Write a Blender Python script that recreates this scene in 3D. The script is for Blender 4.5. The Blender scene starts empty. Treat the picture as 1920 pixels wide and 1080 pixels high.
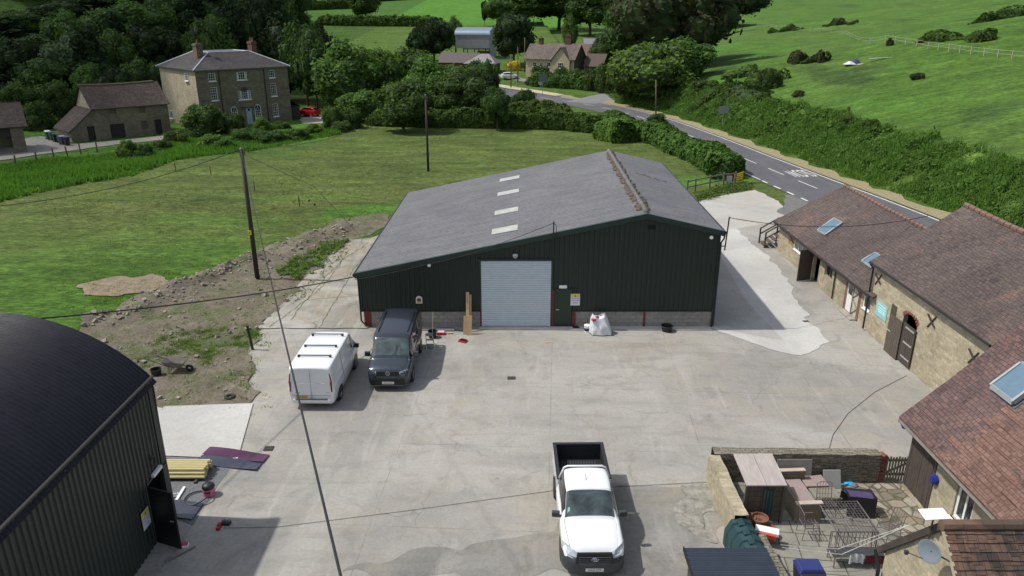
import bpy, bmesh, math, random
from mathutils import Vector, Matrix, noise as mnoise
rad = math.radians
random.seed(7)
S = bpy.context.scene
COL = S.collection

# ---------------------------------------------------------------- camera
F_PX, H_CAM = 1400.0, 15.4
TH = math.atan(513 / F_PX)
cam_d = bpy.data.cameras.new("camera"); cam = bpy.data.objects.new("camera", cam_d); COL.objects.link(cam)
cam.location = (0, 0, H_CAM); cam.rotation_euler = (rad(90) - TH, 0, 0)
cam_d.sensor_width = 36.0; cam_d.lens = F_PX / 1920 * 36.0
cam_d.clip_start = 0.1; cam_d.clip_end = 5000
S.camera = cam
# ---------------------------------------------------------------- sky, sun, exposure
SUN_FROM = Vector((-0.68, 0.05, 1.0)).normalized()
W = bpy.data.worlds.new("World"); S.world = W; W.use_nodes = True
_nt = W.node_tree; _bg = _nt.nodes['Background']
_sky = _nt.nodes.new('ShaderNodeTexSky'); _sky.sky_type = 'NISHITA'; _sky.sun_disc = False
_sky.sun_elevation = math.asin(SUN_FROM.z)
_sky.sun_rotation = math.atan2(SUN_FROM.x, SUN_FROM.y)
_sky.air_density = 1.0; _sky.dust_density = 1.6
_hs = _nt.nodes.new('ShaderNodeHueSaturation'); _hs.inputs['Saturation'].default_value = 0.5     # broken white cloud
_nt.links.new(_sky.outputs[0], _hs.inputs['Color']); _nt.links.new(_hs.outputs[0], _bg.inputs[0]); _bg.inputs[1].default_value = 0.125
_sun = bpy.data.lights.new("sun", 'SUN'); _sun.energy = 3.1; _sun.angle = rad(1.2); _sun.color = (1.0, 0.955, 0.88)
sun = bpy.data.objects.new("sun", _sun); COL.objects.link(sun)
sun.rotation_euler = (-SUN_FROM).to_track_quat('-Z', 'Y').to_euler(); sun.location = (-60, 5, 90)
S.view_settings.view_transform = 'Standard'; S.view_settings.look = 'None'
S.view_settings.exposure = 0.38; S.view_settings.gamma = 1.0
S.cycles.max_bounces = 5; S.cycles.transparent_max_bounces = 4

# ---------------------------------------------------------------- terrain height
def sstep(a, b, x):
    t = min(1, max(0, (x - a) / (b - a))); return t * t * (3 - 2 * t)
ROAD_R = [(41.5, -10), (38.6, 20), (33.8, 59.1), (31.9, 72.5), (30.0, 85.6), (27.8, 101.6), (24.6, 119.8), (21.2, 131.7), (17.0, 141.5)]
def road_x(y):
    P = ROAD_R
    if y <= P[0][1]: return P[0][0]
    for a, b in zip(P, P[1:]):
        if y <= b[1]: return a[0] + (b[0] - a[0]) * (y - a[1]) / (b[1] - a[1])
    return P[-1][0] + (y - P[-1][1]) * -0.03
def n2(x, y, s, o=0.0):
    return mnoise.noise(Vector((x / s + o, y / s - o, o * 1.7)))
def height(x, y):
    z = 0.0
    if y > 146:
        d = y - 146; z += 0.07 * d * d / (d + 8)
    # right hand hill beyond the verge
    s = x - (road_x(y) + 2.2)
    if s > 0:
        fade = 1 - 0.35 * sstep(120, 190, y)
        hz = (2.5 * sstep(0, 7, s) + 0.195 * max(0, s - 1)) * fade
        if y > 300: hz -= 0.22 * (y - 300)
        if y > 146: z = max(z * 0.75, hz) if hz > 0 else z * .75
        else: z += hz
        z += 0.45 * n2(x, y, 16) * sstep(8, 25, s) + 0.9 * n2(x, y, 42, 3) * sstep(8, 40, s)
    # wooded hill on the left
    d = (-(x + 52) * 0.62 + (y - 128) * 0.78)
    if x < -20 or y > 128:
        lim = -0.30 * y - x
        if d > 0:
            z += 0.36 * d * d / (d + 6) * sstep(-4, 26, lim) * (1 - 0.4 * sstep(150, 300, d))
    # gentle relief of the meadow
    if x < -8 and 30 < y < 125:
        z += 0.22 * n2(x, y, 9, 2) * sstep(-16, -26, x) * (1 - sstep(85, 95, y)) * sstep(32, 44, y)
    return z
def ray(px, py):
    x = (px - 960) / F_PX; y = -(py - 540) / F_PX; c, s = math.cos(TH), math.sin(TH)
    return Vector((x, c + y * s, -s + y * c))
def G(px, py, z=0.0):
    r = ray(px, py); t = (z - H_CAM) / r.z; return Vector((r.x * t, r.y * t, z))
def GT(px, py, tmax=900):
    r = ray(px, py); t = 10.0; o = Vector((0, 0, H_CAM))
    while t < tmax:
        p = o + r * t
        if p.z <= height(p.x, p.y):
            a, b = t - 1.0 - t * .01, t
            for _ in range(14):
                m = (a + b) / 2; q = o + r * m
                if q.z <= height(q.x, q.y): b = m
                else: a = m
            q = o + r * b; return Vector((q.x, q.y, height(q.x, q.y)))
        t += 1.0 + t * .01
    q = o + r * tmax; return Vector((q.x, q.y, height(q.x, q.y)))
def atY(px, py, Y):
    r = ray(px, py); t = Y / r.y; return Vector((r.x * t, Y, H_CAM + r.z * t))
def atX(px, py, X):
    r = ray(px, py); t = X / r.x; return Vector((X, r.y * t, H_CAM + r.z * t))

# ---------------------------------------------------------------- node material helpers
def newmat(name):
    m = bpy.data.materials.new(name); m.use_nodes = True
    nt = m.node_tree; nt.nodes.clear()
    out = nt.nodes.new('ShaderNodeOutputMaterial'); b = nt.nodes.new('ShaderNodeBsdfPrincipled')
    nt.links.new(b.outputs[0], out.inputs[0]); return m, nt, b
class NT:
    def __init__(s, nt): s.nt = nt
    def n(s, typ, **kw):
        nd = s.nt.nodes.new(typ)
        for k, v in kw.items():
            if k.startswith('i_'):
                nd.inputs[k[2:].replace('_', ' ')].default_value = v
            else: setattr(nd, k, v)
        return nd
    def l(s, a, b): s.nt.links.new(a, b)
    def coord(s, kind='Object', scale=(1, 1, 1), rot=(0, 0, 0)):
        tc = s.n('ShaderNodeTexCoord'); mp = s.n('ShaderNodeMapping')
        mp.inputs['Scale'].default_value = scale; mp.inputs['Rotation'].default_value = rot
        s.l(tc.outputs[kind], mp.inputs[0]); return mp.outputs[0]
    def noise(s, vec, scale, detail=4, rough=.6, dist=0):
        n = s.n('ShaderNodeTexNoise'); n.inputs['Scale'].default_value = scale; n.inputs['Detail'].default_value = detail
        n.inputs['Roughness'].default_value = rough; n.inputs['Distortion'].default_value = dist
        if vec is not None: s.l(vec, n.inputs['Vector'])
        return n.outputs[0]
    def ramp(s, fac, stops, mode='LINEAR'):
        r = s.n('ShaderNodeValToRGB'); e = r.color_ramp; e.interpolation = mode
        while len(e.elements) < len(stops): e.elements.new(.5)
        for el, (p, c) in zip(e.elements, stops):
            el.position = p; el.color = (c, c, c, 1) if isinstance(c, (int, float)) else (*c[:3], 1)
        s.l(fac, r.inputs[0]); return r.outputs[0]
    def mix(s, fac, a, b, mode='MIX'):
        m = s.n('ShaderNodeMix'); m.data_type = 'RGBA'; m.blend_type = mode
        for sock, v in ((m.inputs[0], fac), (m.inputs[6], a), (m.inputs[7], b)):
            if isinstance(v, (int, float)): sock.default_value = v if sock == m.inputs[0] else (v, v, v, 1)
            elif isinstance(v, tuple): sock.default_value = (*v[:3], 1)
            else: s.l(v, sock)
        return m.outputs[2]
    def math(s, op, a, b=0.0, c=0.0):
        m = s.n('ShaderNodeMath'); m.operation = op
        for i, v in enumerate((a, b, c)):
            if isinstance(v, (int, float)): m.inputs[i].default_value = v
            else: s.l(v, m.inputs[i])
        return m.outputs[0]
    def bump(s, h, bsdf, strength=.4, dist=.02):
        b = s.n('ShaderNodeBump'); b.inputs['Strength'].default_value = strength; b.inputs['Distance'].default_value = dist
        s.l(h, b.inputs['Height']); s.l(b.outputs[0], bsdf.inputs['Normal'])
MATS = {}
def M(name, col=(.5, .5, .5), rough=.6, metal=0.0, var=.15, vs=3.0, bump=0.0, spec=None, emit=None, coat=0.0, kind='Object'):
    """plain surface with a little procedural unevenness"""
    if name in MATS: return MATS[name]
    m, nt, b = newmat(name); k = NT(nt)
    v = k.coord(kind)
    f = k.noise(v, vs, 5, .65)
    g = k.ramp(f, [(.25, 1 - var), (.75, 1 + var)])
    c = k.mix(1.0, col, g, 'MULTIPLY')
    k.l(c, b.inputs['Base Color']); b.inputs['Roughness'].default_value = rough; b.inputs['Metallic'].default_value = metal
    if spec is not None: b.inputs['Specular IOR Level'].default_value = spec
    if coat: b.inputs['Coat Weight'].default_value = coat; b.inputs['Coat Roughness'].default_value = .05
    if bump: k.bump(k.noise(v, vs * 6, 4), b, bump, .02)
    if emit: b.inputs['Emission Color'].default_value = (*col, 1); b.inputs['Emission Strength'].default_value = emit
    MATS[name] = m; return m

# ---------------------------------------------------------------- mesh builder
LOC = {}                       # world location used for each root
class MB:
    def __init__(s): s.v = []; s.f = []; s.mi = []; s.m = 0; s.T = None
    def add(s, vs, fs):
        o = len(s.v)
        if s.T is not None: vs = [s.T @ Vector(p) for p in vs]
        s.v += [tuple(p) for p in vs]; s.f += [tuple(i + o for i in f) for f in fs]; s.mi += [s.m] * len(fs); return s
    def box(s, x0, x1, y0, y1, z0, z1):
        v = [(x0, y0, z0), (x1, y0, z0), (x1, y1, z0), (x0, y1, z0), (x0, y0, z1), (x1, y0, z1), (x1, y1, z1), (x0, y1, z1)]
        return s.add(v, [(3, 2, 1, 0), (4, 5, 6, 7), (0, 1, 5, 4), (1, 2, 6, 5), (2, 3, 7, 6), (3, 0, 4, 7)])
    def cbox(s, c, sz, rz=0, rx=0, ry=0):
        Mx = Matrix.Translation(c) @ Matrix.Rotation(rz, 4, 'Z') @ Matrix.Rotation(ry, 4, 'Y') @ Matrix.Rotation(rx, 4, 'X')
        a, b, d = sz[0] / 2, sz[1] / 2, sz[2] / 2
        v = [Mx @ Vector(p) for p in [(-a, -b, -d), (a, -b, -d), (a, b, -d), (-a, b, -d), (-a, -b, d), (a, -b, d), (a, b, d), (-a, b, d)]]
        return s.add(v, [(3, 2, 1, 0), (4, 5, 6, 7), (0, 1, 5, 4), (1, 2, 6, 5), (2, 3, 7, 6), (3, 0, 4, 7)])
    def beam(s, a, b, w, h=None):
        h = h or w; a = Vector(a); b = Vector(b); d = (b - a)
        if d.length < 1e-6: return s
        d.normalize(); up = Vector((0, 0, 1)) if abs(d.z) < .95 else Vector((0, 1, 0))
        x = d.cross(up).normalized() * w / 2; y = x.cross(d).normalized() * h / 2
        v = [a - x - y, a + x - y, a + x + y, a - x + y, b - x - y, b + x - y, b + x + y, b - x + y]
        return s.add(v, [(3, 2, 1, 0), (4, 5, 6, 7), (0, 1, 5, 4), (1, 2, 6, 5), (2, 3, 7, 6), (3, 0, 4, 7)])
    def tube(s, pts, r, n=8, cap=True):
        pts = [Vector(p) for p in pts]; rs = r if isinstance(r, (list, tuple)) else [r] * len(pts)
        vs = []; fs = []; prev = None
        for i, p in enumerate(pts):
            d = (pts[min(i + 1, len(pts) - 1)] - pts[max(i - 1, 0)]).normalized()
            if prev is None:
                up = Vector((0, 0, 1)) if abs(d.z) < .9 else Vector((1, 0, 0)); x = d.cross(up).normalized()
            else: x = (prev - d * prev.dot(d)).normalized()
            prev = x; y = d.cross(x)
            for j in range(n):
                a = 2 * math.pi * j / n; vs.append(p + x * math.cos(a) * rs[i] + y * math.sin(a) * rs[i])
        for i in range(len(pts) - 1):
            for j in range(n):
                a = i * n + j; b = i * n + (j + 1) % n; fs.append((a, b, b + n, a + n))
        if cap: fs.append(tuple(range(n - 1, -1, -1))); fs.append(tuple((len(pts) - 1) * n + j for j in range(n)))
        return s.add(vs, fs)
    def lathe(s, prof, c=(0, 0, 0), n=20):
        vs = []; fs = []
        for r, z in prof:
            for j in range(n):
                a = 2 * math.pi * j / n; vs.append((c[0] + r * math.cos(a), c[1] + r * math.sin(a), c[2] + z))
        for i in range(len(prof) - 1):
            for j in range(n):
                a = i * n + j; b = i * n + (j + 1) % n; fs.append((a, b, b + n, a + n))
        return s.add(vs, fs)
    def poly(s, pts):
        return s.add(pts, [tuple(range(len(pts)))])
    def prism(s, pts, d):
        """polygon pts extruded by vector d"""
        d = Vector(d); n = len(pts); a = [Vector(p) for p in pts]; b = [p + d for p in a]
        return s.add(a + b, [tuple(range(n - 1, -1, -1)), tuple(range(n, 2 * n))] + [(i, (i + 1) % n, (i + 1) % n + n, i + n) for i in range(n)])
    def grid(s, fn, nu, nv):
        vs = [fn(i / nu, j / nv) for i in range(nu + 1) for j in range(nv + 1)]
        fs = [(i * (nv + 1) + j, (i + 1) * (nv + 1) + j, (i + 1) * (nv + 1) + j + 1, i * (nv + 1) + j + 1) for i in range(nu) for j in range(nv)]
        return s.add(vs, fs)
    def build(s, name, mats, parent=None, smooth=False, bevel=0.0, uv=False, local=False, fixn=False):
        me = bpy.data.meshes.new(name)
        off = Vector((0, 0, 0))
        if parent is not None and not local:
            off = LOC.get(parent.name, Vector((0, 0, 0)))
        me.from_pydata([tuple(Vector(p) - off) for p in s.v], [], s.f)
        for m in (mats if isinstance(mats, (list, tuple)) else [mats]): me.materials.append(m)
        for p, mi in zip(me.polygons, s.mi): p.material_index = mi; p.use_smooth = smooth
        if fixn:
            bm = bmesh.new(); bm.from_mesh(me); bmesh.ops.recalc_face_normals(bm, faces=bm.faces); bm.to_mesh(me); bm.free()
        if uv:
            L = me.uv_layers.new(name='UVMap')
            for p in me.polygons:
                nr = p.normal
                if abs(nr.z) > .97: t, w = Vector((1, 0, 0)), Vector((0, 1, 0))
                else:
                    t = Vector((0, 0, 1)).cross(nr).normalized(); w = nr.cross(t)
                for li in p.loop_indices:
                    co = me.vertices[me.loops[li].vertex_index].co + off
                    L.data[li].uv = (co.dot(t), co.dot(w))
        me.update()
        o = bpy.data.objects.new(name, me); COL.objects.link(o)
        if parent is not None:
            o.parent = parent; LOC[o.name] = off if not local else Vector((0, 0, 0))
        if bevel:
            bv = o.modifiers.new('bevel', 'BEVEL'); bv.width = bevel; bv.segments = 2; bv.limit_method = 'ANGLE'; bv.angle_limit = rad(40)
        return o
def tag(o, label=None, cat=None, group=None, kind=None):
    if label: o['label'] = label
    if cat: o['category'] = cat
    if group: o['group'] = group
    if kind: o['kind'] = kind
    return o
def thing(name, label, cat, loc=(0, 0, 0), rz=0.0, group=None):
    o = bpy.data.objects.new(name, None); COL.objects.link(o); o.location = loc; o.rotation_euler = (0, 0, rz)
    o.empty_display_size = .3; LOC[o.name] = Vector(loc); return tag(o, label, cat, group)
def children_of(o): return [c for c in KIDS.get(o.name, [])]
def copy_tree(o, loc, rz=0.0, label=None, sc=None):
    """a copy of a thing together with its parts and sub-parts"""
    c = o.copy(); COL.objects.link(c); c.location = loc; c.rotation_euler = (0, 0, rz)
    if sc is not None: c.scale = sc if not isinstance(sc, (int, float)) else (sc, sc, sc)
    if label: c['label'] = label
    for ch in [q for q in COL.objects if q.parent == o]:
        d = ch.copy(); COL.objects.link(d); d.parent = c
        for g in [q for q in COL.objects if q.parent == ch]:
            e = g.copy(); COL.objects.link(e); e.parent = d
    return c
def text_mesh(txt, size, depth=.004, name='lettering', parent=None, mat=None, M4=None, sx=1.0, align='CENTER'):
    cu = bpy.data.curves.new('t', 'FONT'); cu.body = txt; cu.size = size; cu.extrude = depth; cu.align_x = align; cu.align_y = 'CENTER'
    to = bpy.data.objects.new('t', cu); COL.objects.link(to); bpy.context.view_layer.update()
    me = bpy.data.meshes.new_from_object(to); bpy.data.objects.remove(to); bpy.data.curves.remove(cu)
    T = (M4 or Matrix.Identity(4)) @ Matrix.Diagonal((sx, 1, 1, 1)); me.transform(T)
    me.materials.clear(); me.materials.append(mat); me.name = name
    o = bpy.data.objects.new(name, me); COL.objects.link(o)
    if parent is not None:
        o.parent = parent
    return o
def frame(origin, xdir, ydir):
    x = Vector(xdir).normalized(); y = Vector(ydir).normalized(); z = x.cross(y)
    m = Matrix(((x.x, y.x, z.x, origin[0]), (x.y, y.y, z.y, origin[1]), (x.z, y.z, z.z, origin[2]), (0, 0, 0, 1))); return m
# ---------------------------------------------------------------- main materials
def mat_grass():
    m, nt, b = newmat('grass'); k = NT(nt); v = k.coord()
    at = k.n('ShaderNodeVertexColor'); at.layer_name = 'zone'
    big = k.noise(v, .045, 5, .6, 1.0); mid = k.noise(v, .35, 6, .65, .6)
    vs = k.coord(scale=(.6, 2.2, 1)); fine = k.noise(vs, 3.2, 5, .75, .4)
    g1 = k.mix(k.ramp(big, [(.35, 0), (.65, 1)]), (.064, .116, .020), (.092, .155, .027))
    g2 = k.mix(k.ramp(mid, [(.35, 0), (.7, 1)]), g1, (.040, .080, .015))
    sep = k.n('ShaderNodeSeparateColor'); k.l(at.outputs[0], sep.inputs[0])
    dryf = k.math('MULTIPLY', sep.outputs[0], k.ramp(k.noise(v, .14, 6, .7, .8), [(.3, .45), (.62, 1)]))
    g3 = k.mix(k.math('MULTIPLY', dryf, .8), g2, (.104, .120, .038))
    g4 = k.mix(sep.outputs[1], g3, (.070, .190, .020))
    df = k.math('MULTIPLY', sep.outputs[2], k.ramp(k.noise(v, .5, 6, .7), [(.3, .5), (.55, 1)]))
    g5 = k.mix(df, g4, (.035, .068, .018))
    g5 = k.mix(1.0, g5, k.ramp(k.noise(k.coord(scale=(.5, 1.5, 1), rot=(0, 0, -.35)), .28, 7, .72, .8), [(.32, .62), (.5, 1.0), (.68, 1.45)]), 'MULTIPLY')
    tuft = k.noise(k.coord(scale=(1, 2.0, 1), rot=(0, 0, .2)), 1.15, 8, .8, .3)
    g5 = k.mix(1.0, g5, k.ramp(tuft, [(.34, .55), (.5, 1.05), (.64, 1.5)]), 'MULTIPLY')
    g5 = k.mix(k.math('MULTIPLY', k.ramp(k.noise(v, 2.1, 7, .8), [(.57, 0), (.68, 1)]), .45), g5, (.17, .165, .065))
    g6 = k.mix(1.0, g5, k.ramp(fine, [(.28, .38), (.5, .95), (.74, 1.7)]), 'MULTIPLY')
    k.l(g6, b.inputs['Base Color']); b.inputs['Roughness'].default_value = .95; b.inputs['Specular IOR Level'].default_value = .15
    h = k.math('ADD', fine, k.math('MULTIPLY', mid, 1.5))
    k.bump(h, b, .8, .2); return m
def mat_concrete(name, base, dark, warm, crack=1.0, stain=1.0):
    m, nt, b = newmat(name); k = NT(nt); v = k.coord()
    big = k.noise(v, .11, 6, .62, 1.2); mid = k.noise(v, .7, 8, .7, .8); fine = k.noise(v, 9, 5, .7)
    c = k.mix(k.ramp(big, [(.42, 0), (.58, 1)]), base, dark)
    c = k.mix(k.math('MULTIPLY', k.ramp(k.noise(k.coord(rot=(0, 0, .5), scale=(1, 1.3, 1)), .16, 7, .7, 1.5), [(.47, 0), (.64, 1)]), .8 * stain), c, warm)
    c = k.mix(k.math('MULTIPLY', k.ramp(mid, [(.5, 0), (.72, 1)]), .55 * stain), c, tuple(x * .62 for x in dark))
    # streaks dragged across the yard by tyres and water
    st = k.noise(k.coord(scale=(.25, 2.0, 1), rot=(0, 0, .75)), .9, 6, .7, .5)
    c = k.mix(k.math('MULTIPLY', k.ramp(st, [(.53, 0), (.66, 1)]), .30 * stain), c, tuple(x * .7 for x in dark))
    st2 = k.noise(k.coord(scale=(2.2, .3, 1), rot=(0, 0, .25)), .8, 6, .7, .5)
    c = k.mix(k.math('MULTIPLY', k.ramp(st2, [(.55, 0), (.7, 1)]), .30 * stain), c, tuple(min(.6, x * 1.35) for x in base))
    c = k.mix(1.0, c, k.ramp(fine, [(.2, .84), (.8, 1.14)]), 'MULTIPLY')
    if crack:
        wv = k.n('ShaderNodeVectorMath'); wv.operation = 'ADD'; nn = k.n('ShaderNodeTexNoise'); nn.inputs['Scale'].default_value = .9; nn.inputs['Detail'].default_value = 5
        k.l(v, nn.inputs[0]); sc = k.n('ShaderNodeVectorMath'); sc.operation = 'SCALE'; sc.inputs['Scale'].default_value = 1.6
        k.l(nn.outputs['Color'], sc.inputs[0]); k.l(v, wv.inputs[0]); k.l(sc.outputs[0], wv.inputs[1])
        vo = k.n('ShaderNodeTexVoronoi'); vo.feature = 'DISTANCE_TO_EDGE'; vo.inputs['Scale'].default_value = .17; k.l(wv.outputs[0], vo.inputs['Vector'])
        msk = k.ramp(k.noise(v, .19, 4, .6), [(.42, 0), (.58, 1)])
        cr = k.math('MULTIPLY', k.ramp(vo.outputs['Distance'], [(0, 1), (.0035, .7), (.009, 0)]), msk)
        c = k.mix(k.math('MULTIPLY', cr, (.26 if crack <= 1 else .5) * crack), c, (.055, .052, .045))
        bay = k.n('ShaderNodeTexBrick'); bay.offset = 0; bay.inputs['Scale'].default_value = 1; bay.inputs['Brick Width'].default_value = 5.7; bay.inputs['Row Height'].default_value = 4.9; bay.inputs['Mortar Size'].default_value = .022; bay.inputs['Mortar Smooth'].default_value = .6
        dv = k.n('ShaderNodeVectorMath'); dv.operation = 'ADD'; ds = k.n('ShaderNodeVectorMath'); ds.operation = 'SCALE'; ds.inputs['Scale'].default_value = .09; k.l(nn.outputs['Color'], ds.inputs[0]); k.l(k.coord(rot=(0, 0, .06)), dv.inputs[0]); k.l(ds.outputs[0], dv.inputs[1]); k.l(dv.outputs[0], bay.inputs['Vector'])
        c = k.mix(k.math('MULTIPLY', k.math('MULTIPLY', bay.outputs['Fac'], k.ramp(k.noise(v, .5, 4), [(.4, .1), (.6, 1)])), .42), c, (.08, .075, .06))
        oil = k.noise(v, 1.4, 4, .6); c = k.mix(k.math('MULTIPLY', k.ramp(oil, [(.68, 0), (.74, 1)]), .35), c, (.10, .095, .085))
    k.l(c, b.inputs['Base Color']); b.inputs['Roughness'].default_value = .9; b.inputs['Specular IOR Level'].default_value = .25
    k.bump(k.math('ADD', mid, k.math('MULTIPLY', fine, .4)), b, .35, .025); return m
def mat_soil():
    m, nt, b = newmat('soil'); k = NT(nt); v = k.coord()
    a = k.noise(v, .6, 8, .72, .6); f = k.noise(v, 5, 6, .75)
    c = k.mix(k.ramp(a, [(.3, 0), (.7, 1)]), (.125, .105, .080), (.215, .19, .15))
    vo = k.n('ShaderNodeTexVoronoi'); vo.inputs['Scale'].default_value = 3.2; k.l(v, vo.inputs['Vector'])
    c = k.mix(k.math('MULTIPLY', k.ramp(vo.outputs['Distance'], [(.1, 1), (.26, 0)]), k.ramp(a, [(.5, 0), (.62, .8)])), c, (.27, .24, .2))
    gm = k.ramp(k.noise(v, .38, 7, .75, .5), [(.50, 0), (.62, 1)])
    c = k.mix(k.math('MULTIPLY', gm, .6), c, (.075, .115, .035))
    c = k.mix(1.0, c, k.ramp(f, [(.2, .6), (.8, 1.4)]), 'MULTIPLY')
    k.l(c, b.inputs['Base Color']); b.inputs['Roughness'].default_value = 1.0; b.inputs['Specular IOR Level'].default_value = .1
    k.bump(k.math('ADD', f, a), b, .9, .12); return m
def mat_stone(name, c1, c2, mortar, bw=.42, bh=.16, irr=.06):
    """coursed rubble walling, uv in metres"""
    m, nt, b = newmat(name); k = NT(nt); uvv = k.coord('UV'); ob = k.coord('Object')
    nn = k.n('ShaderNodeTexNoise'); nn.inputs['Scale'].default_value = 2.5; nn.inputs['Detail'].default_value = 3; k.l(uvv, nn.inputs[0])
    sc = k.n('ShaderNodeVectorMath'); sc.operation = 'SCALE'; sc.inputs['Scale'].default_value = irr * 2; k.l(nn.outputs['Color'], sc.inputs[0])
    ad = k.n('ShaderNodeVectorMath'); ad.operation = 'ADD'; k.l(uvv, ad.inputs[0]); k.l(sc.outputs[0], ad.inputs[1])
    br = k.n('ShaderNodeTexBrick'); br.inputs['Scale'].default_value = 1; br.inputs['Brick Width'].default_value = bw; br.inputs['Row Height'].default_value = bh
    br.inputs['Mortar Size'].default_value = .012; br.inputs['Mortar Smooth'].default_value = .4; br.inputs['Bias'].default_value = -.1
    br.inputs['Color1'].default_value = (*c1, 1); br.inputs['Color2'].default_value = (*c2, 1); br.inputs['Mortar'].default_value = (*mortar, 1)
    k.l(ad.outputs[0], br.inputs['Vector'])
    big = k.noise(ob, .5, 6, .7, .5); f = k.noise(ob, 7, 5, .7)
    c = k.mix(1.0, br.outputs[0], k.ramp(big, [(.25, .72), (.75, 1.22)]), 'MULTIPLY')
    c = k.mix(k.math('MULTIPLY', k.ramp(k.noise(ob, 1.1, 6, .7), [(.55, 0), (.7, 1)]), .35), c, tuple(x * .45 for x in c2))
    c = k.mix(1.0, c, k.ramp(f, [(.2, .72), (.8, 1.28)]), 'MULTIPLY')
    k.l(c, b.inputs['Base Color']); b.inputs['Roughness'].default_value = .95; b.inputs['Specular IOR Level'].default_value = .15
    k.bump(k.math('ADD', k.math('MULTIPLY', br.outputs['Fac'], -1.2), f), b, .7, .03); return m
def mat_tiles(name, c1, c2, c3, patch, bw=.2, bh=.16, pscale=.35, pth=(.52, .62), lichen=(.3, .27, .18), zone=None):
    m, nt, b = newmat(name); k = NT(nt); uvv = k.coord('UV'); ob = k.coord('Object')
    br = k.n('ShaderNodeTexBrick'); br.inputs['Scale'].default_value = 1; br.inputs['Brick Width'].default_value = bw; br.inputs['Row Height'].default_value = bh
    br.inputs['Mortar Size'].default_value = .006; br.inputs['Mortar Smooth'].default_value = .2; br.inputs['Bias'].default_value = 0
    br.inputs['Color1'].default_value = (0, 0, 0, 1); br.inputs['Color2'].default_value = (1, 1, 1, 1); br.inputs['Mortar'].default_value = (.5, .5, .5, 1)
    nn = k.n('ShaderNodeTexNoise'); nn.inputs['Scale'].default_value = .9; nn.inputs['Detail'].default_value = 4; k.l(uvv, nn.inputs[0])
    sc = k.n('ShaderNodeVectorMath'); sc.operation = 'SCALE'; sc.inputs['Scale'].default_value = .07; k.l(nn.outputs['Color'], sc.inputs[0])
    ad = k.n('ShaderNodeVectorMath'); ad.operation = 'ADD'; k.l(uvv, ad.inputs[0]); k.l(sc.outputs[0], ad.inputs[1])
    k.l(ad.outputs[0], br.inputs['Vector'])
    bri = k.n('ShaderNodeTexBrick'); 
    per = k.n('ShaderNodeTexWhiteNoise')
    # each tile its own shade: snap uv to the tile grid
    sn = k.n('ShaderNodeVectorMath'); sn.operation = 'SNAP'; sn.inputs[1].default_value = (bw, bh, 1); k.l(ad.outputs[0], sn.inputs[0]); k.l(sn.outputs[0], per.inputs[0])
    nt.nodes.remove(bri)
    rnd = per.outputs['Value']
    base = k.ramp(rnd, [(0, c1), (.45, c2), (.8, c3), (1, tuple(x * .75 for x in c1))])
    pm = k.ramp(k.noise(ob, pscale, 6, .7, 1.0), [(pth[0], 0), (pth[1], 1)])
    if zone is not None:
        pm = k.math('MAXIMUM', k.math('MULTIPLY', pm, .35), zone(k, uvv))
    tilec = k.mix(.45, patch, k.mix(1.0, patch, k.ramp(rnd, [(0, .45), (.5, 1.1), (1, 1.6)]), 'MULTIPLY'))
    c = k.mix(pm, base, tilec)
    c = k.mix(k.math('MULTIPLY', k.ramp(k.noise(ob, 3.5, 7, .75), [(.6, 0), (.75, 1)]), .28), c, lichen)
    c = k.mix(1.0, c, k.ramp(k.noise(ob, .25, 5, .6, .5), [(.3, .75), (.7, 1.2)]), 'MULTIPLY')
    row = k.ramp(br.outputs['Fac'], [(0, 1.0), (1, .38)])
    c = k.mix(1.0, c, row, 'MULTIPLY')
    k.l(c, b.inputs['Base Color']); b.inputs['Roughness'].default_value = .85; b.inputs['Specular IOR Level'].default_value = .25
    sx = k.n('ShaderNodeSeparateXYZ'); k.l(ad.outputs[0], sx.inputs[0])
    saw = k.math('FRACT', k.math('DIVIDE', sx.outputs[1], bh))
    k.bump(k.math('SUBTRACT', k.math('MULTIPLY', rnd, .5), k.math('ADD', saw, k.math('MULTIPLY', br.outputs['Fac'], .6))), b, .8, .03); return m
def mat_asphalt():
    m, nt, b = newmat('asphalt'); k = NT(nt); v = k.coord()
    c = k.mix(k.ramp(k.noise(v, .3, 6, .6), [(.3, 0), (.7, 1)]), (.072, .072, .082), (.098, .098, .108))
    c = k.mix(k.math('MULTIPLY', k.ramp(k.noise(k.coord(scale=(1.2, .12, 1), rot=(0, 0, -.1)), 1, 4), [(.5, 0), (.65, 1)]), .35), c, (.13, .13, .135))
    c = k.mix(1.0, c, k.ramp(k.noise(v, 14, 4, .8), [(.2, .8), (.8, 1.2)]), 'MULTIPLY')
    k.l(c, b.inputs['Base Color']); b.inputs['Roughness'].default_value = .85; return m
def mat_wood(name, c1, c2, scale=(1, 1, 1), rough=.8):
    if name in MATS: return MATS[name]
    m, nt, b = newmat(name); k = NT(nt); v = k.coord(scale=scale)
    f = k.noise(v, 3, 6, .7, .3); c = k.mix(k.ramp(f, [(.3, 0), (.7, 1)]), c1, c2)
    k.l(c, b.inputs['Base Color']); b.inputs['Roughness'].default_value = rough; k.bump(f, b, .3, .01); MATS[name] = m; return m
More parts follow.
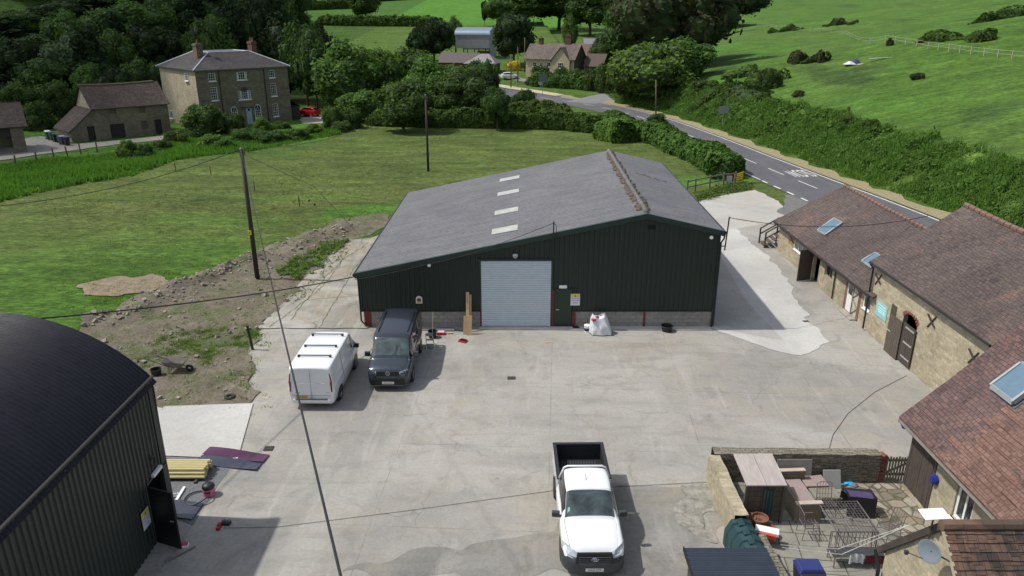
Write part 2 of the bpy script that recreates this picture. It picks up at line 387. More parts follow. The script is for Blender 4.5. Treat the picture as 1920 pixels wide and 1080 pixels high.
def mat_leaf(name, dark, light, yellow):
    if name in MATS: return MATS[name]
    m, nt, b = newmat(name); k = NT(nt); ob = k.coord()
    oi = k.n('ShaderNodeObjectInfo')
    sh = k.n('ShaderNodeVectorMath'); sh.operation = 'ADD'; k.l(ob, sh.inputs[0])
    cx = k.n('ShaderNodeCombineXYZ'); k.l(k.math('MULTIPLY', oi.outputs['Random'], 60), cx.inputs[0]); k.l(cx.outputs[0], sh.inputs[1])
    f = k.noise(sh.outputs[0], 1.6, 5, .75); f2 = k.noise(sh.outputs[0], 5, 3, .7)
    c = k.mix(k.ramp(f, [(.38, 0), (.62, 1)]), dark, light)
    c = k.mix(k.math('MULTIPLY', k.ramp(f2, [(.5, 0), (.72, 1)]), .6), c, yellow)
    hsv = k.n('ShaderNodeHueSaturation'); k.l(c, hsv.inputs['Color'])
    k.l(k.math('ADD', .485, k.math('MULTIPLY', oi.outputs['Random'], .03)), hsv.inputs['Hue'])
    k.l(k.math('ADD', .75, k.math('MULTIPLY', k.math('FRACT', k.math('MULTIPLY', oi.outputs['Random'], 7.3)), .5)), hsv.inputs['Value'])
    hsv.inputs['Saturation'].default_value = 1.0
    k.l(hsv.outputs[0], b.inputs['Base Color']); b.inputs['Roughness'].default_value = .75; b.inputs['Specular IOR Level'].default_value = .15
    tr = k.n('ShaderNodeBsdfTranslucent'); k.l(k.mix(1.0, hsv.outputs[0], (1.3, 1.6, .6), 'MULTIPLY'), tr.inputs[0])
    mx = k.n('ShaderNodeMixShader'); mx.inputs[0].default_value = .28
    out = [n for n in nt.nodes if n.type == 'OUTPUT_MATERIAL'][0]
    k.l(b.outputs[0], mx.inputs[1]); k.l(tr.outputs[0], mx.inputs[2]); k.l(mx.outputs[0], out.inputs[0])
    MATS[name] = m; return m
def mat_paving():
    m, nt, b = newmat('paving'); k = NT(nt); v = k.coord(rot=(0, 0, .12)); ob = k.coord()
    br = k.n('ShaderNodeTexBrick'); br.inputs['Scale'].default_value = 1; br.inputs['Brick Width'].default_value = .85; br.inputs['Row Height'].default_value = .6
    br.inputs['Mortar Size'].default_value = .018; br.inputs['Color1'].default_value = (.26, .245, .21, 1); br.inputs['Color2'].default_value = (.20, .195, .17, 1); br.inputs['Mortar'].default_value = (.08, .075, .05, 1)
    br.offset = .37; br.squash = .7; br.squash_frequency = 3; k.l(v, br.inputs['Vector'])
    c = k.mix(1.0, br.outputs[0], k.ramp(k.noise(ob, 1.2, 6, .7), [(.3, .75), (.7, 1.2)]), 'MULTIPLY')
    k.l(c, b.inputs['Base Color']); b.inputs['Roughness'].default_value = .85; k.bump(k.math('MULTIPLY', br.outputs['Fac'], -1), b, .5, .02); return m
GRASS = mat_grass()
YARD = mat_concrete('yard_concrete', (.33, .32, .294), (.255, .248, .23), (.30, .275, .23))
SLAB = mat_concrete('old_slab', (.36, .345, .31), (.24, .23, .20), (.28, .24, .18), 1.4, 1.3)
NEWC = mat_concrete('fresh_concrete', (.47, .465, .445), (.40, .395, .38), (.43, .41, .36), 0, .35)
MIDC = mat_concrete('pale_concrete', (.40, .39, .365), (.34, .33, .31), (.38, .34, .28), 0, .6)
SOIL = mat_soil(); ASPH = mat_asphalt(); PAVE = mat_paving()
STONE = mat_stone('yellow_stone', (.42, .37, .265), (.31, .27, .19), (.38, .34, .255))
STONE_SH = mat_stone('shaded_stone', (.19, .17, .12), (.135, .122, .085), (.17, .155, .115), .35, .2)  # the yellow stone with shade darkened into its colour, for walls off the sun
STONE_D = mat_stone('mossy_stone', (.24, .22, .175), (.15, .14, .11), (.09, .085, .06), .3, .12, .1)
BLOCK = mat_stone('block_plinth', (.30, .285, .265), (.265, .25, .235), (.22, .21, .19), .45, .225, .002)
TILE = mat_tiles('plain_tiles', (.084, .068, .064), (.102, .080, .073), (.122, .092, .082), (.15, .098, .08), pth=(.54, .7))
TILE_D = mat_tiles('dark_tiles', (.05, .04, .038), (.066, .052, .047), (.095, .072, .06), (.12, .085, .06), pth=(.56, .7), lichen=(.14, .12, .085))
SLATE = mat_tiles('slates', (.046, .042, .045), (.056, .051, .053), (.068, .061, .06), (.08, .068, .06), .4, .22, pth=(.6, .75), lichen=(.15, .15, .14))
# ================================================================ GROUND
def in_poly(x, y, P):
    c = False; n = len(P)
    for i in range(n):
        x1, y1 = P[i][0], P[i][1]; x2, y2 = P[i - 1][0], P[i - 1][1]
        if (y1 > y) != (y2 > y) and x < (x2 - x1) * (y - y1) / (y2 - y1) + x1: c = not c
    return c
def pxpoly(pts): return [(G(*p).x, G(*p).y) for p in pts]
BRIGHT_F = None
def zone(x, y):
    return zone_(x, y)
def zone_(x, y):
    dry = bright = dark = 0.0
    s = x - (road_x(y) + 2.2)
    w = n2(x, y, 7, 5) * 4
    if s < -6 and y < 122:                     # the meadow behind the barn
        dry = sstep(46, 60, y + w - x * .15) * (1 - sstep(60, 100, y) * .25)
        # greener strips where the grass is short
        f = abs((y - 60) - (x + 12) * .42 + 2.2 * n2(x, y, 9, 1)); bright = max(bright, .75 * (1 - sstep(.8, 3.5, f))) if x > -16 else bright
        bright = max(bright, .22 * (1 - sstep(47, 60, y + w))); bright = max(bright, .3 * sstep(.12, .42, n2(x * .5, y * 1.6, 7, 12)) * (1 - sstep(60, 75, y)))
        if y > 84 and x < -24: bright = max(bright, .55 * sstep(83, 88, y - (x + 45) * .55)); dry *= .3
    if s > 8:
        bright = .22 + .2 * sstep(-.1, .35, n2(x, y, 22, 4)); dry = .25 * sstep(15, 8, s) + .55 * sstep(.1, .4, n2(x, y, 30, 9))
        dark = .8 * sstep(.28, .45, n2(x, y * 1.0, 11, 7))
    if y > 318 - x * .02 and x < 30 and x > -185:      # the bright upper field
        bright = .92; dry = 0; dark = 0
    elif y > 150 and x < 30: dry = .35; bright = .15
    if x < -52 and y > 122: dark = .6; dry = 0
    return dry, bright, dark
def axis(lo, hi, segs):
    out = [lo]; 
    for to, st in segs:
        while out[-1] + st < to: out.append(out[-1] + st)
        out.append(to)
    return out
gx = axis(-900, 0, [(-300, 60), (-120, 12), (-70, 3), (70, 1.0), (130, 3), (300, 12), (900, 60)])
gy = axis(-60, 0, [(0, 20), (20, 3), (150, 1.0), (230, 2.5), (420, 6), (760, 20), (1500, 80)])
_m = MB(); _v = [(x, y, height(x, y)) for y in gy for x in gx]; nx = len(gx)
_m.v = _v; _m.f = [(j * nx + i, j * nx + i + 1, (j + 1) * nx + i + 1, (j + 1) * nx + i) for j in range(len(gy) - 1) for i in range(nx - 1)]; _m.mi = [0] * len(_m.f)
ground = tag(_m.build('ground', GRASS, smooth=True), kind='structure')
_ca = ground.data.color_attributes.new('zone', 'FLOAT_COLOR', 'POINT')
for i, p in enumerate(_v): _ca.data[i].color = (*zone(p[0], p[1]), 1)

def sheet(name, pts, mat, z=.012, jit=0.0, step=.6):
    """flat sheet with a slightly ragged outline"""
    P = []
    for i in range(len(pts)):
        a = Vector(pts[i][:2]); b = Vector(pts[(i + 1) % len(pts)][:2]); n = max(1, int((b - a).length / step)) if jit else 1
        for j in range(n):
            q = a.lerp(b, j / n)
            if jit: q = q + Vector((n2(q.x, q.y, .9, 3), n2(q.x, q.y, .9, 8))) * jit
            P.append((q.x, q.y, z))
    bm = bmesh.new(); vs = [bm.verts.new(p) for p in P]; f = bm.faces.new(vs)
    if f.normal.z < 0: f.normal_flip()
    f.normal_update()
    if f.normal.z < 0: bmesh.ops.reverse_faces(bm, faces=[f])
    bmesh.ops.triangulate(bm, faces=bm.faces[:])
    me = bpy.data.meshes.new(name); bm.to_mesh(me); bm.free(); me.materials.append(mat)
    o = bpy.data.objects.new(name, me); COL.objects.link(o); return tag(o, kind='structure')
def drape(name, poly, mat, cell=.3, dz=.03, edge=.8, relief=None, kind='structure', smooth=True):
    xs = [p[0] for p in poly]; ys = [p[1] for p in poly]; idx = {}; vs = []; fs = []
    def vid(i, j):
        if (i, j) not in idx:
            x, y = i * cell, j * cell; idx[(i, j)] = len(vs)
            vs.append((x, y, height(x, y) + dz + (relief(x, y) if relief else 0)))
        return idx[(i, j)]
    for i in range(int(min(xs) / cell) - 3, int(max(xs) / cell) + 3):
        for j in range(int(min(ys) / cell) - 3, int(max(ys) / cell) + 3):
            x, y = (i + .5) * cell, (j + .5) * cell
            if in_poly(x + edge * (n2(x, y, 1.5, 1) + .5 * n2(x, y, .5, 6)), y + edge * (n2(x, y, 1.5, 4) + .5 * n2(x, y, .5, 2)), poly):
                fs.append((vid(i, j), vid(i + 1, j), vid(i + 1, j + 1), vid(i, j + 1)))
    # round off the stepped outline
    cnt = {}
    for f in fs:
        for a, b in zip(f, f[1:] + f[:1]): k = (min(a, b), max(a, b)); cnt[k] = cnt.get(k, 0) + 1
    nb = {}
    for (a, b), c in cnt.items():
        if c == 1: nb.setdefault(a, []).append(b); nb.setdefault(b, []).append(a)
    vs = [list(v) for v in vs]
    for _ in range(4):
        new = {a: [(vs[a][k] * 2 + sum(vs[b][k] for b in l) / len(l) * 2) / 4 for k in (0, 1)] for a, l in nb.items()}
        for a, q in new.items(): vs[a][0], vs[a][1] = q
    m = MB(); m.add(vs, fs); return tag(m.build(name, mat, smooth=smooth), kind=kind)

# soil with its bank of spoil beside the meadow
SOILP = pxpoly([(120, 640), (170, 606), (300, 548), (420, 505), (520, 462), (620, 420), (660, 405), (735, 402), (740, 412), (700, 445), (655, 452), (600, 500), (545, 560), (500, 612), (480, 640), (476, 762), (250, 762), (180, 720)])
BANKL = pxpoly([(170, 610), (300, 556), (420, 512), (530, 470), (640, 432)])
def dist_line(x, y, L):
    best = 1e9; q = Vector((x, y))
    for a, b in zip(L, L[1:]):
        a = Vector(a); b = Vector(b); t = max(0, min(1, (q - a).dot(b - a) / (b - a).length_squared)); best = min(best, (q - a.lerp(b, t)).length)
    return best
def soil_relief(x, y):
    d = dist_line(x, y, BANKL)
    r = .55 * (1 - sstep(0.0, 1.9, d)) * (.7 + .8 * n2(x, y, 1.3, 3)) + .10 * n2(x, y, 1.0, 1) + .05 * n2(x, y, .35, 1)
    return max(-.01, r * (.25 + .75 * sstep(-10.4, -12.5, x))) 
soil = drape('bare_soil', SOILP, SOIL, .2, .04, .9, soil_relief)
drape('worn_earth', pxpoly([(150, 535), (215, 523), (290, 517), (318, 530), (290, 545), (205, 560), (165, 555)]), M('dry_straw', (.20, .155, .105), .95, var=.35, vs=2.5, bump=.5), .12, .05, .6)
# yard
YARDP = [(-13.6, 36.6), (-7, 36.6), (10.6, 36.6)] + pxpoly([(1350, 560), (1345, 470), (1320, 392)]) + [(11.35, 60)] + [(22.4, 61.5), (26.0, 56), (24.5, 50.5), (19.0, 50.5), (18.6, 22), (19, 5), (-16, 5), (-16, 20.0), (-14.6, 23.2), (-14.6, 27.0)]
yard = sheet('yard', YARDP, YARD, .012, .12)
sheet('concrete_slab', pxpoly([(484, 617), (530, 570), (598, 490), (628, 452), (700, 447), (745, 420), (720, 520), (690, 617)]), SLAB, .055, .16)
_e = MB(); 
slab_edge = pxpoly([(487, 617), (690, 617)])
_e.box(-13.3, -7.9, 36.02, 36.12, 0, .054); tag(_e.build('slab_edge', SLAB), kind='structure')
sheet('new_concrete', pxpoly([(294, 764), (475, 758), (446, 862), (298, 856)]), NEWC, .055)
sheet('gravel_strip', pxpoly([(296, 856), (440, 861), (400, 925), (360, 985), (320, 970)]), M('blue_gravel', (.14, .15, .16), .95, var=.35, vs=14, bump=.8), .022, .1, .3)
# pale concrete between the barn and the stables
sheet('pale_lane', pxpoly([(1340, 452), (1342, 432), (1380, 430), (1412, 460), (1440, 482), (1490, 540), (1486, 560), (1516, 590), (1510, 600), (1555, 640), (1505, 670), (1440, 655), (1330, 615), (1336, 540)]), NEWC, .03, .30, .12)
sheet('lane_slab', pxpoly([(1345, 470), (1395, 560), (1470, 640), (1330, 613), (1340, 520)]), MIDC, .036, .02)
# entrance from the road
sheet('entrance_apron', pxpoly([(1310, 378), (1345, 368), (1415, 356), (1460, 378), (1480, 400), (1440, 420), (1380, 431), (1345, 436)]), MIDC, .022, .25)
# plinth strip in front of the barn
sheet('door_strip', [(-1.7, 35.7), (10.4, 35.55), (10.4, 36.1), (-1.7, 36.1)], NEWC, .04, .05, .3)
# ---------------------------------------------------------------- road
CL = [(37.8, -10), (34.9, 20), (30.15, 58.7), (28.2, 72.1), (26.3, 85), (24.1, 100.9), (20.9, 118.6), (17.6, 130), (12.6, 140.5), (6.0, 149.5), (-2, 157), (-13, 164.5), (-30, 171), (-70, 180)]
def smooth_line(P, n=6):
    out = []
    for i in range(len(P) - 1):
        p0 = Vector(P[max(0, i - 1)]); p1 = Vector(P[i]); p2 = Vector(P[i + 1]); p3 = Vector(P[min(len(P) - 1, i + 2)])
        for j in range(n):
            t = j / n; out.append(.5 * ((2 * p1) + (-p0 + p2) * t + (2 * p0 - 5 * p1 + 4 * p2 - p3) * t * t + (-p0 + 3 * p1 - 3 * p2 + p3) * t ** 3))
    out.append(Vector(P[-1])); return out
def ribbon(name, line, w0, w1, mat, dz, kind='structure', ncross=4):
    m = MB(); vs = []; n = len(line)
    for i, p in enumerate(line):
        d = (line[min(i + 1, n - 1)] - line[max(i - 1, 0)]).normalized(); nr = Vector((d.y, -d.x))
        a = w0(i) if callable(w0) else w0; b = w1(i) if callable(w1) else w1
        for k in range(ncross + 1):
            q = p + nr * (a + (b - a) * k / ncross); vs.append((q.x, q.y, height(q.x, q.y) + dz))
    fs = [(i * (ncross + 1) + k, i * (ncross + 1) + k + 1, (i + 1) * (ncross + 1) + k + 1, (i + 1) * (ncross + 1) + k) for i in range(n - 1) for k in range(ncross)]
    m.add(vs, fs); return tag(m.build(name, mat, smooth=True), kind=kind)
RL = smooth_line(CL, 8)
RW = lambda i: 3.6
ribbon('road', RL, -3.75, 3.75, ASPH, .05)
tag(drape('entrance_tarmac', [(24.6, 66.5), (23.4, 62.5), (21.8, 60.2), (24.2, 56), (26.5, 52), (28.5, 52), (28.2, 66)], M('worn_tarmac', (.135, .135, .13), .9, var=.2, vs=1.2), .3, .034, .3), kind='structure')
WHITE = M('road_paint', (.62, .62, .60), .7, var=.25, vs=3)
DRYG = mat_wood('dry_verge', (.20, .17, .085), (.30, .26, .15)) 
ribbon('verge', RL[:74], 3.9, lambda i: 5.7 + .6 * math.sin(i * 1.7), DRYG, .06)
ribbon('edge_line', RL[:72], 3.42, 3.57, WHITE, .056, 'structure', 1)
def seg_mark(line, s0, s1, off0, off1):
    """part of a ribbon between arc lengths"""
    out = []; acc = 0
    for a, b in zip(line, line[1:]):
        L = (b - a).length
        for q in range(5):
            t = q / 5
            if s0 <= acc + L * t <= s1: out.append((a.lerp(b, t), (b - a).normalized()))
        acc += L
    vs = []; 
    for p, d in out:
        nr = Vector((d.y, -d.x))
        for o_ in (off0, off1): q = p + nr * o_; vs.append((q.x, q.y, height(q.x, q.y) + .058))
    return vs, [(2 * i, 2 * i + 1, 2 * i + 3, 2 * i + 2) for i in range(len(out) - 1)]
RLf = [a.lerp(b, t / 3) for a, b in zip(RL, RL[1:]) for t in range(3)]
cen = MB(); s = 4.0
while s < 215:
    cen.add(*seg_mark(RLf, s, s + 3.6, -.06, .06)); s += 6.3
tag(cen.build('centre_line', WHITE), kind='structure')
el = MB(); el.add(*seg_mark(RLf, 84, 140, -3.55, -3.42)); tag(el.build('edge_line', WHITE), kind='structure')
gw = MB(); s = 55
while s < 83: gw.add(*seg_mark(RLf, s, s + 1.25, -3.6, -3.4)); s += 2.5
tag(gw.build('give_way_line', WHITE), kind='structure')
def road_word(px, py, length, width, flip):
    p = G(px, py); i = min(range(len(RL)), key=lambda k: (RL[k] - Vector((p.x, p.y))).length); d = (RL[i + 1] - RL[i - 1]).normalized()
    up = Vector((d.x, d.y, 0)) * (-1 if flip else 1); x = Vector((up.y, -up.x, 0))
    o = text_mesh('SLOW', 1.0, .001, 'road_lettering', None, WHITE, frame((p.x, p.y, height(p.x, p.y) + .06), x, up) @ Matrix.Diagonal((width / 2.9, length / .72, 1, 1)))
    return tag(o, kind='structure')
road_word(1497, 325.5, 3.4, 2.5, True); road_word(1341, 283.5, 3.4, 2.2, False)
# the side lane, green and lay-by at the junction
JL = smooth_line([(12.6, 141.5), (16.5, 147.5), (20.5, 152.5), (27, 157), (40, 160)], 6)
ribbon('side_road', JL, -3.4, 3.2, M('pale_tarmac', (.17, .17, .175), .9, var=.15), .065)
ribbon('lay_by', smooth_line([(9.5, 152.5), (5, 157.5), (-1, 163.5), (-6, 169)], 5), -1.3, 1.3, M('sandy_track', (.42, .36, .24), .95, var=.2), .12)
ribbon('lane', smooth_line([(27, 160.5), (14, 165), (4, 172), (-3, 180), (-8, 188)], 5), -1.6, 1.6, M('lane_grit', (.2, .19, .17), .95, var=.2), .10)
ribbon('verge', smooth_line([(20.2, 134.5), (18.0, 141.5), (20.5, 147.0), (25, 151.5)], 5), -.9, .9, DRYG, .09)
# driveway in front of the old farm buildings, and parking spot
drape('driveway', pxpoly([(-60, 312), (0, 304), (90, 291), (190, 275), (290, 264), (340, 262), (330, 252), (240, 262), (140, 272), (100, 262), (70, 255), (40, 262), (-60, 275)]), M('grit', (.26, .245, .215), .95, var=.22, vs=1.5, bump=.3), .5, .06, .5)
drape('parking_spot', pxpoly([(560, 222), (600, 217), (640, 222), (620, 231), (565, 233)]), M('grit'), .5, .06, .5)
drape('pasture_track', [(G(1560 + i * 20, 66 + i * 3.3).x, 0) for i in range(2)] and [(-.1, 0), (0, 0), (0, .1)], M('grit'), .5, .05, .5) if False else None

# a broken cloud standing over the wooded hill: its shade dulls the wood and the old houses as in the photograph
def mat_cloud():
    m, nt, b = newmat('cloud'); k = NT(nt); b.inputs['Base Color'].default_value = (.8, .8, .82, 1); b.inputs['Roughness'].default_value = 1
    tr = k.n('ShaderNodeBsdfTransparent'); mx = k.n('ShaderNodeMixShader'); mx.inputs[0].default_value = .36
    out = [n for n in nt.nodes if n.type == 'OUTPUT_MATERIAL'][0]; k.l(tr.outputs[0], mx.inputs[1]); k.l(b.outputs[0], mx.inputs[2]); k.l(mx.outputs[0], out.inputs[0]); return m
m = MB(); cc_ = Vector((-108 - .68 * 270, 142 + .05 * 270, 270))
def cl_(u, v):
    a, bb = math.pi * u, 2 * math.pi * v; d = Vector((math.sin(a) * math.cos(bb), math.sin(a) * math.sin(bb), math.cos(a))); q = 1 + .35 * mnoise.noise(d * 1.6) + .18 * mnoise.noise(d * 4.5)
    return (cc_.x + d.x * 82 * q, cc_.y + d.y * 62 * q, cc_.z + d.z * 16 * q)
m.grid(cl_, 40, 64); tag(m.build('cloud', mat_cloud(), smooth=True), kind='structure')
for k_, L_ in enumerate(([(545, 603), (590, 545), (640, 492), (690, 458)], [(505, 615), (560, 575), (612, 530), (655, 470)], [(598, 616), (632, 562), (668, 500), (700, 470)], [(575, 565), (620, 560), (690, 555)], [(620, 505), (660, 500), (712, 498)])):
    P_ = smooth_line(pxpoly(L_), 14); P_ = [q + Vector((n2(q.x, q.y, .6, 4), n2(q.x, q.y, .6, 1))) * .12 for q in P_]
    mm = MB(); w_ = lambda i: .008 + .035 * abs(math.sin(i * 1.3 + k_)); vs_ = []
    for i, q in enumerate(P_):
        d = (P_[min(i + 1, len(P_) - 1)] - P_[max(0, i - 1)]).normalized(); nr = Vector((d.y, -d.x)); vs_ += [(q.x - nr.x * w_(i), q.y - nr.y * w_(i), .059), (q.x + nr.x * w_(i), q.y + nr.y * w_(i), .059)]
    mm.add(vs_, [(2 * i, 2 * i + 1, 2 * i + 3, 2 * i + 2) for i in range(len(P_) - 1)]); tag(mm.build('slab_joint', M('joint_dirt', (.12, .12, .07), 1, var=.5, vs=3)), kind='structure')
# ================================================================ BIG GREEN BARN
YF, YB = 36.08, 54.28
def bp(x, y, z): return Vector((x + (y - YF) * .0165, y, z))
GREEN = mat_wood('dark_green_sheet', (.006, .014, .010), (.014, .026, .019), (5, 5, .25), .5)
GREEN_T = M('dark_green_trim', (.012, .030, .024), .4, var=.1)
DOORG = M('door_green', (.008, .030, .016), .4, var=.08)
REDST = M('red_oxide', (.14, .018, .016), .6, var=.25, vs=4)
BLACKP = M('black_plastic', (.012, .012, .013), .45, var=.1)
ALU = M('pale_metal', (.45, .46, .47), .4, .6)
def barn_top(x):
    return 2.94 + (x + 7.9) * (6.06 - 2.94) / 14.6 if x < 6.7 else 6.06 - (x - 6.7) * (6.06 - 5.2) / 3.77
def corr(p0, p1, nrm, zb, zt, pitch=.25, dep=.035, openings=(), rib=.32):
    """box profile sheet wall between two points; zt(s) = top height at distance s"""
    p0 = Vector(p0); p1 = Vector(p1); L = (p1 - p0).length; d = (p1 - p0) / L; nrm = Vector(nrm).normalized(); m = MB()
    prof = []; s = 0
    while s < L:
        prof += [(s, 0), (s + pitch * (1 - rib - .16), 0), (s + pitch * (1 - rib - .04), dep), (s + pitch * .96, dep)]; s += pitch
    prof = [(min(a, L), b) for a, b in prof] + [(L, 0)]
    for (a, da), (b, db) in zip(prof, prof[1:]):
        if b - a < 1e-4: continue
        cuts = [(zb(a) if callable(zb) else zb, None)]
        mid = (a + b) / 2; z0 = zb(mid) if callable(zb) else zb; spans = [(z0, None)]
        lo = z0
        for o0, o1, q0, q1 in openings:
            if o0 <= mid <= o1:
                if q0 > lo + .01: quad = (lo, q0); m.add([p0 + d * a + nrm * da + Vector((0, 0, lo)), p0 + d * b + nrm * db + Vector((0, 0, lo)), p0 + d * b + nrm * db + Vector((0, 0, q0)), p0 + d * a + nrm * da + Vector((0, 0, q0))], [(0, 1, 2, 3)])
                lo = q1
        m.add([p0 + d * a + nrm * da + Vector((0, 0, lo)), p0 + d * b + nrm * db + Vector((0, 0, lo)), p0 + d * b + nrm * db + Vector((0, 0, zt(b))), p0 + d * a + nrm * da + Vector((0, 0, zt(a)))], [(0, 1, 2, 3)])
    return m
barn = thing('steel_barn', 'wide dark green sheeted barn with asymmetric grey roof and white roller door', 'barn', (1.4, 36.1, 0))
x0, x1 = -7.75, 10.4
corr((x0, YF, 0), (x1, YF, 0), (0, -1, 0), .9, lambda s: barn_top(x0 + s) - .02, openings=[(-1.6 - x0 - .05, 2.03 - x0 + .03, 0, 3.7), (2.03 - x0, 3.12 - x0, 0, 2.12)]).build('front_wall', GREEN, barn)
bl, br_ = bp(x0, YB, 0), bp(x1, YB, 0)
corr(bl, (x0, YF, 0), (-1, 0, 0), .9, lambda s: 2.92).build('side_wall', GREEN, barn)
corr((x1, YF, 0), br_, (1, 0, 0), .9, lambda s: 5.18).build('side_wall', GREEN, barn)
corr(br_, bl, (0, 1, 0), .9, lambda s: barn_top(x1 - s) - .02).build('rear_wall', GREEN, barn)
pl = MB()
def _pl(): global pl; pl.build('plinth', BLOCK, barn, uv=True); pl = MB()
pl.box(x0 + .02, -1.66, YF + .02, YF + .22, 0, .9); _pl(); pl.box(3.3, x1 - .02, YF + .02, YF + .22, 0, .9); _pl()
pl.prism([(x0 + .02, YF + .23, 0), (x0 + .22, YF + .23, 0), bp(x0 + .22, YB - .05, 0), bp(x0 + .02, YB - .05, 0)], (0, 0, .9)); _pl()
pl.prism([(x1 - .22, YF + .23, 0), (x1 - .02, YF + .23, 0), bp(x1 - .02, YB - .05, 0), bp(x1 - .22, YB - .05, 0)], (0, 0, .9))
pl.build('plinth', BLOCK, barn, uv=True)
for a, b in ((x0, -1.66), (3.12, x1)): MB().box(a, b, YF - .06, YF + .02, .88, .93).build('drip_flashing', GREEN_T, barn)
for a, b in ((-1.66, -1.60), (2.03, 2.17), (-7.68, -7.35), (-4.92, -4.78), (3.13, 3.31), (6.86, 6.95)):
    hh = 2.1 if a == 2.03 else .9 - .03
    q = MB().box(a, b, YF - .03, YF + .02, 0, hh); q.build('steel_post', REDST, barn)
# roof: three sheets of fibre cement, moss along the ridge
def mat_roof():
    m, nt, b = newmat('fibre_cement'); k = NT(nt); v = k.coord()
    a = k.noise(v, .35, 6, .65, .4); sp = k.noise(k.coord(scale=(1, 1.4, 1)), 4.5, 8, .8); f = k.noise(v, 14, 5, .8)
    c = k.mix(k.ramp(a, [(.3, 0), (.7, 1)]), (.115, .118, .130), (.160, .163, .174))
    c = k.mix(k.ramp(sp, [(.50, 0), (.62, .75)]), c, (.07, .065, .07))
    c = k.mix(k.math('MULTIPLY', k.ramp(f, [(.60, 0), (.72, 1)]), .8), c, (.025, .025, .027))
    c = k.mix(k.math('MULTIPLY', k.ramp(k.noise(v, 9, 4, .7), [(.66, 0), (.74, 1)]), .6), c, (.34, .34, .33))
    k.l(c, b.inputs['Base Color']); b.inputs['Roughness'].default_value = .9
    w = k.n('ShaderNodeTexWave'); w.bands_direction = 'Y'; w.inputs['Scale'].default_value = 1.1; k.l(v, w.inputs[0])
    c = k.mix(1.0, c, k.ramp(w.outputs['Fac'], [(.1, .78), (.6, 1.08)]), 'MULTIPLY'); k.l(c, b.inputs['Base Color'])
    st = k.noise(k.coord(scale=(.18, 2.2, 1)), 1.5, 5, .7); c = k.mix(1.0, c, k.ramp(st, [(.3, .8), (.7, 1.2)]), 'MULTIPLY'); k.l(c, b.inputs['Base Color'])
    k.bump(k.math('ADD', k.math('MULTIPLY', w.outputs['Fac'], 1.2), sp), b, .6, .06); return m
ROOFM = mat_roof()
def slopeL(x): return 3.0 + (x + 7.98) * (6.12 - 3.0) / 14.68
def slopeR(x): return 6.12 - (x - 6.7) * (6.12 - 5.24) / 3.85
Y0r, Y1r = YF - .16, YB + .14
def roofslab(xa, xb, fz, th=.06):
    m = MB(); P = [bp(xa, Y0r, fz(xa)), bp(xb, Y0r, fz(xb)), bp(xb, Y1r, fz(xb)), bp(xa, Y1r, fz(xa))]
    m.prism([p - Vector((0, 0, th)) for p in P], (0, 0, th)); return m
rf = roofslab(-8.0, 6.7, slopeL).build('roof_slope', ROOFM, barn)
roofslab(6.7, 10.6, slopeR).build('roof_slope', ROOFM, barn)
SKYL = M('glass_fibre', (.36, .37, .34), .6, var=.3, vs=2.5)
for ya, yb in ((38.0, 39.05), (42.05, 43.05), (46.9, 47.9), (51.2, 52.2)):
    m = MB()
    P = [(-1.12, ya, slopeL(-1.12) + .014), (.26, ya - .12, slopeL(.26) + .014), (.26, yb - .12, slopeL(.26) + .014), (-1.12, yb, slopeL(-1.12) + .014)]
    m.prism([bp(*p) for p in P], (0, 0, .015)); m.build('skylight', SKYL, rf)
rc = MB()
rc.tube([bp(6.7, YF + .2 + i * .2, 6.14 + .01 * math.sin(i * 2.1)) for i in range(91)], .13, 8); rc.build('ridge_cap', ROOFM, barn, smooth=True)
MOSS = M('ridge_moss', (.10, .075, .055), 1.0, var=.45, vs=5, bump=1.0)
ms = MB(); R = random.Random(3)
for i in range(27):
    y = YF + .9 + i * .64
    for j in range(7):
        cx, cy = 6.7 + R.uniform(-.30, .22) - .0, y + R.uniform(-.16, .16); r = R.uniform(.10, .22)
        ms.lathe([(r, 0), (r * .85, r * .35), (r * .4, r * .55), (.01, r * .6)], bp(cx, cy, 6.13 - abs(cx - 6.7) * .2), 7)
ms.build('moss', MOSS, barn, smooth=True)
mo = MB()
for j in range(30):
    cx, cy = 7.6 + R.uniform(0, 1.9), 47.4 + R.uniform(-.15, .15); r = R.uniform(.06, .14); mo.lathe([(r, 0), (r * .7, r * .3), (.01, r * .4)], bp(cx, cy - (cx - 7.6) * .5, slopeR(cx)), 6)
mo.build('moss', MOSS, barn, smooth=True)
# barge flashing, gutters, pipes
bf = MB()
for a, b, fz in ((-8.02, 6.7, slopeL), (6.7, 10.62, slopeR)):
    bf.add([(a, Y0r - .03, fz(a) + .03), (b, Y0r - .03, fz(b) + .03), (b, Y0r - .03, fz(b) - .24), (a, Y0r - .03, fz(a) - .24)], [(3, 2, 1, 0)])
    bf.add([(a, Y0r - .03, fz(a) + .03), (b, Y0r - .03, fz(b) + .03), (b, Y0r + .14, fz(b) + .03), (a, Y0r + .14, fz(a) + .03)], [(0, 1, 2, 3)])
bf.build('barge_flashing', GREEN_T, barn)
for xg, zg in ((-8.06, 2.93), (10.66, 5.17)):
    MB().tube([bp(xg, Y0r, zg), bp(xg, Y1r, zg)], .07, 8).build('gutter', BLACKP, barn)
MB().tube([(10.66, YF - .1, 5.1), (10.62, YF - .12, 4.85), (10.5, YF - .1, 4.65), (10.5, YF - .1, .12)], .045, 8).build('downpipe', BLACKP, barn)
MB().tube([(-8.0, YF + .1, 2.85), (-7.88, YF - .08, 2.65), (-7.86, YF - .08, .4), (-7.6, YF - .15, .12)], .045, 8).build('downpipe', BLACKP, barn)
MB().box(10.40, 10.47, YF - .07, YF + .05, 0, 5.15).build('corner_trim', GREEN_T, barn); MB().box(-7.86, -7.76, YF - .07, YF + .05, .88, 2.9).build('corner_trim', GREEN_T, barn)
